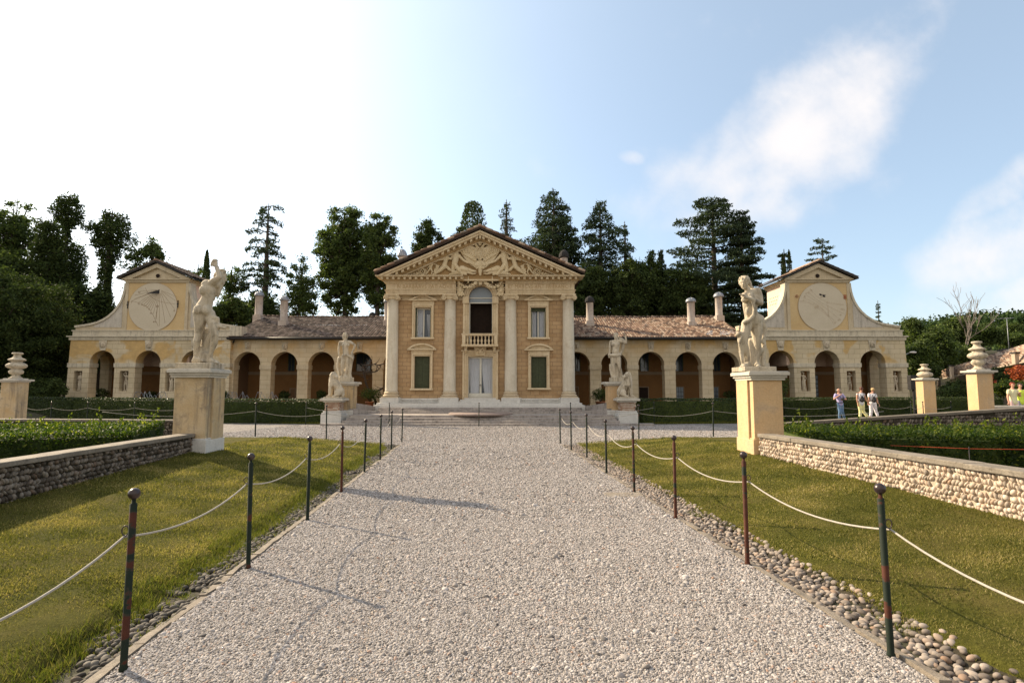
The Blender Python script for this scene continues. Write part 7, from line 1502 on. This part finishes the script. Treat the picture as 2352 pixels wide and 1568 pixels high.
# ---------------------------------------------------------------- pots, climbing tree, loungers
def leafball(name, c, r_, n, leaf, mat, parent, lo=0.0, sq=1.0):
    d = rng.normal(size=(n, 3)); d /= np.linalg.norm(d, axis=1, keepdims=True); rad = (.35 + .65 * rng.random(n) ** .5)[:, None]; nzv = np.array([.8 + .5 * noise.noise(Vector((x[0] * 2 + c[0], x[1] * 2, x[2] * 2))) for x in d])[:, None]
    p = np.array(c) + d * rad * nzv * np.array(r_); v, f = quads(p, leaf, .5, d, 1.0, np.array([0, 0, .2])); return npmesh(name, v, f, mat, np.clip(.45 + .3 * rng.normal(size=n), 0, 1), False, parent)
def potted(label, x, ytop, ybot, Y, w_, potw, mat=None, group=None):
    zb = .455; X = PX(x, Y, 1); zt = PZ(ytop, Y); T = thing('potted_plant', label, 'potted plant', (X, Y, zb), group); mb = MB(); pr = potw / 2; mb.lathe([(pr * .68, 0), (pr * .75, .02), (pr * .95, .30), (pr * 1.06, .31), (pr * 1.06, .37), (pr * .95, .37), (pr * .9, .33), (.02, .33)], (X, Y, zb), 24); mb.build('pot', M['terracotta'], T)
    st_ = MB()
    for k in range(5): a = k * 1.3; st_.tube([(X, Y, zb + .3), (X + .15 * math.cos(a), Y + .15 * math.sin(a), zb + .6), (X + .3 * w_ * math.cos(a), Y + .3 * w_ * math.sin(a), (zb + zt) / 2 + .2)], [.025, .02, .01], 6)
    st_.build('stems', M['bark'], T); leafball('foliage', (X, Y, (zb + .35 + zt) / 2), (w_ / 2, w_ / 2, (zt - zb - .35) / 2), 1500, .09, mat or M['leafA'], T)
potted('bushy potted shrub in a terracotta pot left of the villa steps', 849, 887, 931, 39.4, 1.7, .62, group='large pots beside the villa')
potted('bushy potted shrub in a terracotta pot right of the villa steps', 1379, 889, 931, 39.4, 1.6, .7, group='large pots beside the villa')
potted('small leafy pot plant inside the left pavilion arch', 230, 888, 925, 42.3, 1.5, .5, M['leafD']); potted('dark leafy pot plant inside the middle arch of the left pavilion', 345, 896, 925, 42.3, 1.3, .5, M['leafD'])
potted('spiky dark pot plant under the third arch of the left wing', 738, 893, 925, 42.0, 1.0, .4, M['leafD']); potted('clipped dark pot plant under the second arch of the left wing', 652, 895, 925, 42.2, 1.0, .4, M['leafD'])
potted('dim leafy pot plant inside the fifth arch of the right wing', 1682, 893, 925, 42.2, 1.6, .5, M['leafD']); potted('bright leafy shrub rising behind the right statue pedestal', 1797, 858, 925, 39.0, 1.3, .5, M['leafA']); potted('small dark shrub beside the left downpipe', 508, 893, 925, 39.5, 1.5, .5, M['leafD'])
vt = thing('climbing_tree', 'gnarled bare climbing tree trained up the pier left of the villa house', 'tree', (PX(868, 40.2, 1), 40.2, .45)); mb = MB(); q = lambda x, y, Y=40.3: P(x, y, Y)
random.seed(4)
def gnarl(p, d, ln, r0, dep):
    pts = [p]; rd = [r0]; cur = Vector(p); dv = Vector(d)
    for k in range(6):
        dv = (dv + Vector((random.uniform(-.55, .55), random.uniform(-.15, .15), random.uniform(-.2, .4)))).normalized(); cur = cur + dv * ln / 6
        if cur.y > 40.75: cur.y = 40.7
        pts.append(cur.copy()); rd.append(r0 * (1 - .1 * (k + 1)))
        if dep > 0 and k > 0: gnarl(cur, (random.choice((-1, 1)) * random.uniform(.4, 1), random.uniform(-.2, .1), random.uniform(-.1, .8)), ln * .42, r0 * .55, dep - 1)
    mb.tube(pts, rd, 6)
gnarl(Vector((PX(866, 40.4, 1), 40.4, .4)), (0.05, 0, 1), 3.3, .10, 2); gnarl(Vector((PX(872, 40.4, 1), 40.4, .4)), (.15, 0, 1), 2.2, .07, 1); mb.build('branches', M['bark'], vt)
leafball('foliage', (PX(862, 40.2, 1.4), 40.2, 1.25), (.55, .3, .8), 420, .08, M['leafA'], vt)
def lounger(x, Y, label, f=1):
    X = PX(x, Y, 1); T = thing('folding_lounger', label, 'garden chair', (X, Y, .45), 'folded garden loungers behind the left hedge'); mb = MB(); z0 = .47
    for dy in (-.28, .28):
        pts = [(-.75, .5), (-.45, 1.15 if dy < 0 else .9), (-.1, .45), (.15, .62), (.45, 1.1), (.8, .02)]; 
        mb.tube([(X + f * a, Y + dy, z0 + b * .95) for a, b in pts], .016, 6)
    for a, b in ((-.75, .5), (-.1, .45), (.45, 1.1)): mb.tube([(X + f * a, Y - .28, z0 + b * .95), (X + f * a, Y + .28, z0 + b * .95)], .016, 6)
    mb.tube([(X - f * .45, Y - .28, z0 + 1.1), (X - f * .55, Y - .28, z0)], .014, 6); mb.tube([(X + f * .1, Y - .28, z0 + .6), (X + f * .0, Y - .28, z0)], .014, 6); mb.build('tube_frame', M['lead'], T)
lounger(355, 35, 'metal folding lounger behind the hedge under the middle sundial arch'); lounger(333, 36.5, 'second metal folding lounger half hidden by the hedge near the sundial', -1); lounger(520, 35, 'metal folding lounger nearest the downpipe'); lounger(545, 34.6, 'metal folding lounger under the first arch of the left wing', -1); lounger(612, 35.2, 'metal folding lounger before the pier right of the first arch', -1)
# ================================================================ trees
def hill_z(X, Y): return hz(X, Y)
class Tree:
    def __init__(s, name, label, X, Y, grp=None): s.z0 = hill_z(X, Y); s.T = thing(name, label, 'tree', (X, Y, s.z0), grp); s.X, s.Y = X, Y; s.mb = MB(); s.C = []; s.D = []
    def clump(s, p, rad, n, flat=1.0, droop=None):
        d_ = rng.normal(size=(n, 3)); d_ /= np.linalg.norm(d_, axis=1, keepdims=True); c = np.array(p) + d_ * (rng.random((n, 1)) ** .62) * np.array([rad, rad, rad * flat]) * (.7 + .65 * rng.random((n, 1)) ** 2); s.C.append(c)
    def done(s, leaf, mat, asp=.55, dr=None, trunkmat=None, flatn=None):
        C = np.concatenate(s.C); nrm = None
        if flatn: nrm = np.tile(np.array([0, 0, 1.0]), (len(C), 1))
        v, f = quads(C, leaf, asp, nrm, 1.0, dr); s.mb.build('trunk', trunkmat or M['bark'], s.T, smooth=True); r_ = np.clip(.45 + .28 * rng.normal(size=len(C)), 0, 1); npmesh('crown', v, f, mat, r_, False, s.T); return s.T
def tb(x0, x1, y, Y): return P(x0, y, Y).x, P(x1, y, Y).x
def broadleaf(label, x0, x1, ytop, ybot, Y, n=70, cl=.9, leaf=.32, per=90, mat='leafA', gap=.25, shape=1.0, grp=None, name='broadleaf_tree', topbias=0.0, trunk=True):
    xm = (x0 + x1) / 2; zt = PZ(ytop, Y); X = PX(xm, Y, zt * .7); W = abs(PX(x1, Y, zt * .7) - PX(x0, Y, zt * .7)) / 2; t = Tree(name, label, X, Y, grp); zb = max(PZ(ybot, Y), t.z0 + 1.0); H_ = zt - zb; zc = zb + H_ * .5; tr = .12 + .012 * (zt - t.z0)
    bend = random.uniform(-.3, .3); tp = [Vector((X, Y, t.z0 - .3)), Vector((X + bend * .4, Y, t.z0 + (zb - t.z0) * .6)), Vector((X + bend, Y, zb + H_ * .3)), Vector((X + bend * .5, Y, zb + H_ * .6)), Vector((X, Y, zt - H_ * .08))]; t.mb.tube(tp, [tr, tr * .85, tr * .6, tr * .35, .03], 8)
    k = 0; tries = 0; n = int(n * 2.1); per = int(per * 1.15); leaf = leaf * .84; cl = cl * .80; W *= 1.06
    while k < n and tries < n * 8:
        tries += 1; d = Vector((random.gauss(0, 1), random.gauss(0, 1), random.gauss(0, 1))).normalized(); rr_ = random.random() ** .45; p = Vector((X + d.x * W * rr_ * .92, Y + d.y * W * .75 * rr_, zc + d.z * H_ * .5 * rr_ * .95)); hfrac = (p.z - zb) / H_
        wl = math.sin(math.pi * min(max(hfrac * .82 + .16, 0.05), .98)) ** shape
        if abs(p.x - X) > W * wl: continue
        if noise.noise(Vector((p.x * .45, p.y * .45, p.z * .45)) + Vector((X, 0, 0))) < gap - .5: continue
        k += 1; t.clump(p, cl * random.uniform(.6, 1.15), int(per * random.uniform(.6, 1.3)), .75)
        if k % 3 == 0: b = tp[2].lerp(tp[4], max(0, min(1, (hfrac - .35) * 1.1))); m_ = b.lerp(p, .5) + Vector((0, 0, -.3)); t.mb.tube([b, m_, p], [tr * .3, tr * .2, .02], 5)
    for k in range(int(5 * shape + 4)): a_ = random.uniform(0, 6.28); h_ = random.uniform(.15, .78); t.clump((X + W * .38 * math.cos(a_), Y + W * .3 * math.sin(a_), zb + H_ * h_), min(W, H_ * .5) * .55, int(per * n * .018), .9)
    return t.done(leaf, M[mat])
def conifer(label, x, hw, ytop, ybot, Y, prof, whorl=.75, per=60, leaf=.30, mat='cedar', droop=-.12, up=0.0, sp=.32, flat=.16, name='conifer_tree', lean=0.0, asym=None, br=5, grp=None, skip=.08, tr=None, thick=1.0):
    zt = PZ(ytop, Y); X = PX(x, Y, zt * .7); W = hw * 1.18 / F * Y; per = per * 2.3; leaf = leaf * 1.05; t = Tree(name, label, X, Y, grp); zb = max(PZ(ybot, Y), t.z0 + .8); H_ = zt - zb; tr = tr or (.14 + .013 * (zt - t.z0)); t.mb.tube([(X - lean, Y, t.z0 - .3), (X - lean * .5, Y, zb), (X, Y, zb + H_ * .5), (X, Y, zt)], [tr, tr * .9, tr * .6, .03], 8); z = zb
    while z < zt - .15:
        f = (z - zb) / H_; base = prof(f) * W; k0 = random.random() * 6.28; nb = max(3, int(br * (1 - f * .4)))
        for k in range(nb):
            if random.random() < skip: continue
            a = k0 + k * 6.283 / nb + random.uniform(-.3, .3); ln = base * random.choice((random.uniform(.45, .9), random.uniform(.8, 1.2)))
            if asym: ln *= asym(math.cos(a), f)
            if ln < .25: ln = .25
            dz0 = up * ln; pts = []; m_ = 5
            for j in range(m_ + 1): u_ = j / m_; pts.append(Vector((X + math.cos(a) * ln * u_, Y + math.sin(a) * ln * u_ * .9, z + dz0 * u_ + droop * ln * u_ * u_ + random.uniform(-.05, .05))))
            t.mb.tube(pts, [max(.02, tr * .32 * (1 - j / (m_ + .5)) * (1 - f * .5)) for j in range(m_ + 1)], 5); n = max(8, int(per * ln / 2 * thick)); u_ = rng.random(n) ** .8 * .85 + .17; idx = np.minimum((u_ * m_).astype(int), m_ - 1); fr = u_ * m_ - idx; A = np.array([p[:] for p in pts]); c = A[idx] * (1 - fr)[:, None] + A[np.minimum(idx + 1, m_)] * fr[:, None]
            side = np.array([-math.sin(a), math.cos(a), 0]); wd = sp * 1.15 * ln ** .6 * (1 - .45 * u_); c = c + side * (np.clip(rng.normal(size=n), -1.5, 1.5) * wd)[:, None]; c[:, 2] += rng.normal(size=n) * flat * .6 - .08; t.C.append(c)
        z += whorl * random.uniform(.7, 1.25) * (1 - .45 * f)
    return t.done(leaf, M[mat], .34, None, None, False)
def cypress(label, x, hw, ytop, ybot, Y, mat='leafD', n=2600, leaf=.24, rnd=1.0, name='cypress_tree'):
    zt = PZ(ytop, Y); X = PX(x, Y, zt); W = hw / F * Y; t = Tree(name, label, X, Y); zb = max(PZ(ybot, Y), t.z0 + .4); t.mb.tube([(X, Y, t.z0 - .2), (X, Y, zt - .5)], [.2, .04], 8); h = rng.random(n); r_ = W * np.clip(np.minimum((1 - h) ** (.55 * rnd) * 1.15, .55 + h * 3), 0, 1) * (.55 + .5 * rng.random(n)); a = rng.random(n) * 6.283; r_ *= 1 + .12 * np.sin(a * 3 + h * 9)
    t.C.append(np.stack([X + r_ * np.cos(a), Y + r_ * np.sin(a), zb + (zt - zb) * h], -1)); return t.done(leaf, M[mat], .4, np.array([0, 0, 1.2]))
G1 = 'trees rising behind the villa'
cone = lambda f: (1 - f) ** .8 * 1.0 + .04
broadleaf('loose airy broadleaf tree at the far left skyline', -30, 92, 432, 720, 62, 90, 1.1, .34, 80, 'leafA', .3, grp=G1)
conifer('dark ragged conifer with a small topknot, second from the left skyline', 150, 62, 448, 760, 60, lambda f: (.95 * (1 - f * .55) if f < .66 else (.12 if f < .74 else .5 * math.sin((f - .74) * 11))), .65, 85, .34, 'leafD', -.25, .1, .5, .5, name='old_cypress_tree', br=6, grp=G1)
conifer('bushy dark conifer between the far left tree and the topknot tree', 108, 48, 505, 800, 56, lambda f: 1 - f * .6, .65, 100, .34, 'leafD', -.2, .1, .5, .5, grp=G1, br=6)
conifer('dark umbrella topped tree on a bare trunk left of the left sundial', 250, 47, 482, 600, 58, lambda f: (.30 + .75 * f / .5 if f < .5 else 1.05 - (f - .5) * 1.25), .6, 75, .33, 'leafD', -.2, .25, .45, .45, name='umbrella_pine_tree', br=6, grp=G1)
conifer('dark drooping conifer below the umbrella topped tree', 238, 26, 600, 800, 57, lambda f: .9 - .5 * f, .6, 95, .34, 'leafD', -.3, .15, .5, .5, grp=G1)
broadleaf('ragged broadleaf tree just above the left sundial gable', 285, 405, 545, 720, 57, 42, .9, .32, 80, 'leafA', .3, grp=G1)
broadleaf('big rounded dark green laurel bush tree at the left edge beside the pavilion', -190, 168, 612, 905, 41, 250, 1.15, .20, 230, 'leafD', .02, .35, None, 'laurel_tree')
broadleaf('lower dark shrub tree touching the left pavilion wall', 60, 160, 700, 930, 42.5, 110, .9, .20, 190, 'leafD', .02, .4, None, 'laurel_tree')
for (x0, x1, yt, Y_, lb) in ((170, 262, 655, 55, 'dark filler tree under the umbrella topped tree'), (300, 420, 640, 58, 'dark leafy tree hidden behind the left sundial gable'), (560, 640, 672, 55, 'low leafy tree at the foot of the open conifer'), (20, 120, 640, 52, 'dark understorey tree behind the big laurel, left'), (110, 215, 640, 53, 'dark understorey tree behind the left pavilion shoulder'), (-60, 60, 560, 54, 'dense dark tree at the extreme left under the airy tree')): broadleaf(lb, x0, x1, yt, 860, Y_, 120, 1.2, .32, 110, 'leafD', .05, .4)
broadleaf('thin sparse tree between left sundial and dark cypress', 425, 478, 597, 720, 60, 22, .7, .26, 50, 'leafA', .3, grp=G1)
cypress('slim pointed dark cypress left of the raised arm statue', 476, 10.5, 575, 700, 54)
broadleaf('sparse feathery tree behind the raised arm statue', 490, 570, 600, 730, 60, 30, .8, .28, 55, 'leafA', .3, grp=G1); broadleaf('low rounded green tree just above the left wing roof', 490, 572, 682, 760, 52, 60, .8, .26, 120, 'leafA', .05)
conifer('open tall conifer with drooping branches and visible trunk, left skyline', 612, 62, 467, 735, 60, lambda f: (.98 * (1 - f) ** .55 if f < .75 else .62 - (f - .75) * 1.2) + .04, .95, 52, .33, 'cedar', -.38, .30, .34, .22, skip=.16, grp=G1)
broadleaf('sparse light tree right of the open conifer', 640, 748, 588, 760, 58, 50, .85, .28, 62, 'leafA', .32, grp=G1)
broadleaf('largest leafy tree left of the villa pediment', 727, 860, 466, 745, 60, 150, 1.0, .32, 110, 'leafA', .16, .45, G1)
broadleaf('tall leafy tree nearest the left end of the pediment', 828, 913, 478, 745, 58, 95, .9, .32, 100, 'leafA', .16, .45, G1)
broadleaf('small leafy tree peeping over the left slope of the pediment', 945, 1015, 503, 650, 60, 50, .85, .3, 110, 'leafD', .12, .6, G1)
cypress('broad dark rounded cypress beside the pediment peak', 1086, 40, 464, 640, 60, n=4200, leaf=.32, rnd=.6); broadleaf('short shaggy tree left of the rounded cypress', 1035, 1075, 515, 640, 60, 20, .8, .3, 80, 'leafD', .1)
conifer('thin see through conifer right of the pediment peak', 1163, 44, 458, 640, 60, lambda f: .95 - .8 * f, .85, 42, .3, 'cedar', -.2, .1, .34, .3, skip=.1, grp=G1)
conifer('tall dark cedar right of the thin conifer, highest of the right skyline', 1272, 84, 432, 740, 62, lambda f: (.92 - .25 * f if f < .72 else .74 - (f - .72) * 2.3), 1.15, 80, .34, 'cedar', -.16, .14, .42, .32, grp=G1, br=6)
broadleaf('leafy tree merging with the highest cedar', 1210, 1345, 492, 740, 64, 90, 1.0, .32, 95, 'leafD', .12, .5, G1)
conifer('dark dense cedar above the right end of the pediment roof', 1380, 78, 461, 740, 60, lambda f: (.95 - .3 * f if f < .70 else .74 - (f - .70) * 2.2), 1.15, 80, .34, 'cedar', -.15, .1, .42, .32, grp=G1, br=6)
conifer('slender pointed larch between two cedars', 1437, 44, 508, 735, 61, lambda f: .95 * (1 - f) ** .95 + .03, .7, 45, .26, 'cedar', -.2, .1, .26, .2, grp=G1)
conifer('short dark conifer left of the great cedar', 1520, 32, 572, 745, 58, cone, .55, 80, .28, 'cedar', -.15, .05, .3, .25, grp=G1); broadleaf('mixed leafy tree in the gap left of the great cedar', 1455, 1530, 572, 745, 58, 55, .85, .3, 90, 'leafA', .2, grp=G1); broadleaf('dark leafy filler tree low behind the right wing roof', 1395, 1500, 592, 760, 55, 85, .9, .28, 120, 'leafD', .06, .4); broadleaf('dark leafy filler tree behind the twin right chimneys', 1500, 1640, 612, 760, 55, 100, .9, .28, 120, 'leafD', .06, .4); broadleaf('dark leafy filler tree low behind the house and right chimney', 1290, 1410, 600, 760, 56, 85, .9, .28, 110, 'leafD', .08, .4)
conifer('great layered cedar of Lebanon left of the right statue', 1640, 118, 457, 745, 58, lambda f: (1.0 - .22 * f if f < .5 else .89 - (f - .5) * 1.05), 1.25, 95, .34, 'cedar', -.06, .12, .55, .10, grp=G1, br=6, skip=.12, tr=.42)
conifer('second layered cedar directly behind the right statue', 1705, 78, 492, 750, 56, lambda f: (1.0 - .75 * f), .95, 88, .32, 'cedar', -.08, .05, .46, .14, grp=G1, br=6, tr=.34)
cypress('small dark columnar cypress left of the right sundial gable', 1797, 6, 582, 680, 52, n=900, leaf=.2); cypress('second small columnar cypress nearest the right sundial gable', 1812, 8, 574, 690, 52, n=1000, leaf=.2)
conifer('layered cedar branches left of the right sundial gable', 1805, 38, 572, 700, 54, lambda f: 1 - .8 * f, .9, 55, .28, 'cedar', -.05, .05, .3, .1, grp=G1)
conifer('wind swept cedar sticking out above the right sundial gable', 1893, 58, 550, 740, 56, lambda f: .95 - .62 * f, 1.05, 50, .28, 'cedar', -.10, .16, .26, .10, grp=G1, br=4, tr=.2)
conifer('small pale spruce right of the right pavilion shoulder', 2020, 22, 690, 790, 62, lambda f: (1 - f) * .95 + .03, .55, 44, .24, 'cedar', -.1, .3, .2, .08, tr=.1, name='spruce_tree')
G2 = 'midground trees right of the villa'
random.seed(21)
for i, (x0, x1, yt, yb, Y_, lb) in enumerate([(2075, 2125, 728, 880, 60, 'pale leafy tree just right of the right pavilion'), (2110, 2190, 745, 890, 58, 'broad leafy tree above the low tiled house, left part'), (2085, 2150, 780, 910, 54, 'darker low tree touching the right pavilion corner'), (2170, 2235, 725, 880, 66, 'leafy tree beside the dead bare branches'), (2220, 2300, 745, 880, 70, 'leafy tree behind the large urn'), (2290, 2365, 770, 870, 72, 'leafy tree at the right edge above the house roof'), (2150, 2230, 790, 880, 62, 'green tree right above the house ridge'), (2300, 2350, 738, 850, 95, 'small tree on the hill shoulder at the right')]):
    broadleaf(lb, x0, x1, yt, yb, Y_, 75, 1.0, .30, 95, 'leafA', .12, .5, G2)
dt = Tree('dead_tree', 'pale leafless tree with fine bare twigs above the far right trees', PX(2205, 62, 8), 62, None)
def twig(p, d, ln, r0, dep):
    pts = [p]; cur = Vector(p); dv = Vector(d)
    for k in range(5): dv = (dv + Vector((random.uniform(-.22, .22), random.uniform(-.2, .2), random.uniform(-.05, .16)))).normalized(); cur = cur + dv * ln / 5; pts.append(cur.copy())
    dt.mb.tube(pts, [max(.016, r0 * (1 - .15 * k)) for k in range(6)], 5)
    if dep:
        for k in range(3): twig(pts[2 + k], (dv + Vector((random.uniform(-.9, .9), random.uniform(-.5, .5), .35))).normalized(), ln * .62, r0 * .45, dep - 1)
twig(Vector((dt.X, 62, dt.z0)), (-.05, 0, 1), 6.0, .08, 3); twig(Vector((dt.X + .4, 62, dt.z0)), (.35, 0, 1), 6.2, .07, 3); dt.mb.build('branches', M['barkpale'], dt.T)
# ---------------------------------------------------------------- wooded hill far right
def hillh(X, Y): return 44 * np.exp(-((X - 560) / 330) ** 2) * sst(170, 330, Y) * (1 - .3 * sst(330, 600, Y)) + 15 * np.exp(-((X - 270) / 70) ** 2) * sst(200, 300, Y)
xs = np.arange(120, 900, 12.0); ys = np.arange(160, 620, 12.0); GX, GY = np.meshgrid(xs, ys); Zh = hillh(GX, GY) + 3 + 1.6 * np.sin(GX * .11) * np.sin(GY * .09); Zh[0, :] = 2
v = np.stack([GX, GY, Zh], -1).reshape(-1, 3); nx = len(xs); i, j = np.meshgrid(np.arange(nx - 1), np.arange(len(ys) - 1)); b = (j * nx + i).ravel(); o = npmesh('hill', v, np.stack([b, b + 1, b + nx + 1, b + nx], -1), M['earth'], smooth=True); o['kind'] = 'structure'
n = 5200; cx = 130 + 560 * rng.random(n); cy = 175 + 250 * rng.random(n); cz = hillh(cx, cy) + 6 + 2.5 * rng.random(n); per = 34; c = np.repeat(np.stack([cx, cy, cz], -1), per, 0) + rng.normal(size=(n * per, 3)) * np.array([2.2, 2.2, 1.9]); v, f = quads(c, 1.7, .7, None); tone = np.repeat(np.clip(.45 + .25 * rng.normal(size=n), 0, 1), per) + .1 * rng.normal(size=n * per)
tag(npmesh('forest', v, f, M['forest'], np.clip(tone, 0, 1)), 'dense green woodland covering the distant hill at the right', 'forest', kind='stuff')
# ---------------------------------------------------------------- ivy clad low house on the right
hA = P(2140, 862, 58); hB = P(2420, 775, 38); random.seed(8)
hs = thing('farm_house', 'long low house with brown tiled roof and ivy covered wall at the right', 'house', (hB.x, hB.y, .3)); eA = P(2166, 868, 55.5); eB = P(2440, 812, 34.5)
tile_roof('roof', [(eA.x, eA.y, eA.z), (eB.x, eB.y, eB.z), (hB.x + .5, hB.y + 1.5, hB.z), (hA.x, hA.y + 1, hA.z)], M['tile'], hs, .3, .5)
mb = MB(); d = (Vector((eB.x, eB.y, 0)) - Vector((eA.x, eA.y, 0))); n_ = Vector((d.y, -d.x, 0)).normalized(); o1 = -n_ * .6; mb.add([(eA.x + o1.x, eA.y + o1.y, 0), (eB.x + o1.x, eB.y + o1.y, 0), (eB.x + o1.x, eB.y + o1.y, eB.z + .3), (eA.x + o1.x, eA.y + o1.y, eA.z + .3), (eA.x - n_.x * 4, eA.y - n_.y * 4, 0), (eB.x - n_.x * 4, eB.y - n_.y * 4, 0), (eB.x - n_.x * 4, eB.y - n_.y * 4, eB.z + .3), (eA.x - n_.x * 4, eA.y - n_.y * 4, eA.z + .3)], [(0, 1, 2, 3), (7, 6, 5, 4), (0, 4, 5, 1), (1, 5, 6, 2), (2, 6, 7, 3), (3, 7, 4, 0)]); mb.build('wall', stone('brown house wall', (.16, .12, .08), (.22, .17, .11), (.06, .05, .04), .8, .5), hs)
mb = MB(); mb.tube([(eA.x, eA.y, eA.z - .05), (eB.x, eB.y, eB.z - .05)], .06, 6); mb.build('gutter', M['mortar'], hs)
for (x, yt, yb, Y_, w_) in ((2187, 838, 862, 51, .22), (2300, 803, 818, 45, .2), (2312, 800, 816, 44, .2), (2335, 808, 826, 40, .3)):
    p = P(x, yt, Y_); q_ = P(x, yb, Y_); mb = MB(); mb.box(p.x - w_ / 2, p.x + w_ / 2, Y_, Y_ + w_, q_.z - .3, p.z - .12); ch_ = mb.build('chimney', M['mortar'], hs); mb = MB(); mb.box(p.x - w_ * .62, p.x + w_ * .62, Y_ - .1, Y_ + w_ + .1, p.z - .12, p.z); mb.build('chimney_cap', M['gutter'], ch_, off=OFF)
def shrub(label, x0, x1, yt, yb, Y, n, mat, leaf=.14, name='shrub', cat='shrub'):
    a, b = P(x0, (yt + yb) / 2, Y), P(x1, (yt + yb) / 2, Y); zt, zb = PZ(yt, Y), PZ(yb, Y); c = ((a.x + b.x) / 2, Y, (zt + zb) / 2); T = thing(name, label, cat, (c[0], Y, zb)); leafball('foliage', c, (abs(b.x - a.x) / 2 * 1.2, .9, (zt - zb) / 2 * 1.2), n, leaf, M[mat], T); return T
shrub('dark ivy mass covering the left part of the low house wall', 2165, 2260, 872, 915, 46, 5200, 'leafD', .2); shrub('dark green vine on the house wall right of the large urn', 2285, 2345, 842, 890, 36, 3200, 'leafD'); shrub('orange red autumn vine hanging from the house wall at the right edge', 2325, 2375, 838, 875, 33, 1500, 'autumn', .13); shrub('bright green rounded hedge shrub below the red vine', 2276, 2375, 872, 912, 30, 4200, 'laurel', .12); shrub('dark low shrub mass between the far left urn pillar and the pavilion', 40, 152, 868, 935, 38.5, 9000, 'leafD', .16); shrub('dark low shrub between the two urn pillars', 2150, 2235, 885, 925, 36, 3500, 'leafD', .12)
mb = MB(); p = P(2268, 857, 40); q_ = P(2290, 888, 40); mb.box(p.x, q_.x, 40, 40.15, q_.z, p.z); mb.box(p.x - .12, p.x, 39.97, 40.18, q_.z, p.z + .05); mb.box(p.x, q_.x, 39.95, 40.2, p.z, p.z + .05); mb.solo('red_door', plain('faded red paint', (.55, .10, .06), .7), 'red painted door panel standing right of the large urn pillar', 'door')
# lamp beside the right pavilion, dark sign behind the smaller pillar
lx = P(2074, 816, 44.5); tp_ = P(2097, 809, 44.5); T = thing('street_lamp', 'slim street lamp with a white head sticking out right of the right pavilion', 'street lamp', (lx.x, 44.9, .4)); mb = MB(); mb.tube([(lx.x, 44.9, .3), (lx.x, 44.9, lx.z - .3), (lx.x + .2, 44.8, lx.z), (tp_.x - .2, 44.5, tp_.z)], [.06, .05, .035, .03], 8); mb.build('pole', M['lead'], T); mb = MB(); mb.ell((tp_.x, 44.5, tp_.z), (.30, .12, .09)); mb.build('lamp_head', M['white'], T)
T = thing('lamp_bollard', 'dark boxy lantern on a post left of the smaller urn pillar', 'lantern', (P(2101, 880, 31).x, 31, .1)); mb = MB(); p = P(2101, 872, 31); mb.box(p.x - .22, p.x + .22, 31, 31.3, p.z - .55, p.z + .25); mb.box(p.x - .05, p.x + .05, 31.1, 31.2, .1, p.z - .55); mb.build('lantern_box', M['iron'], T, bevel=.02)
mb = MB(); a_ = P(2318, 805, 60); mb.tube([(a_.x, 60, a_.z - 1), (a_.x, 60, a_.z + 3.6)], .03, 5); mb.tube([(a_.x - .9, 60, a_.z + 3.5), (a_.x + .7, 60, a_.z + 3.6)], .02, 5)
for k in range(6): mb.tube([(a_.x - .8 + k * .28, 59.7, a_.z + 3.52 + .01 * k), (a_.x - .8 + k * .28, 60.3, a_.z + 3.52 + .01 * k)], .012, 4)
mb.solo('roof_antenna', M['lead'], 'thin television antenna above the farm house roof', 'antenna')
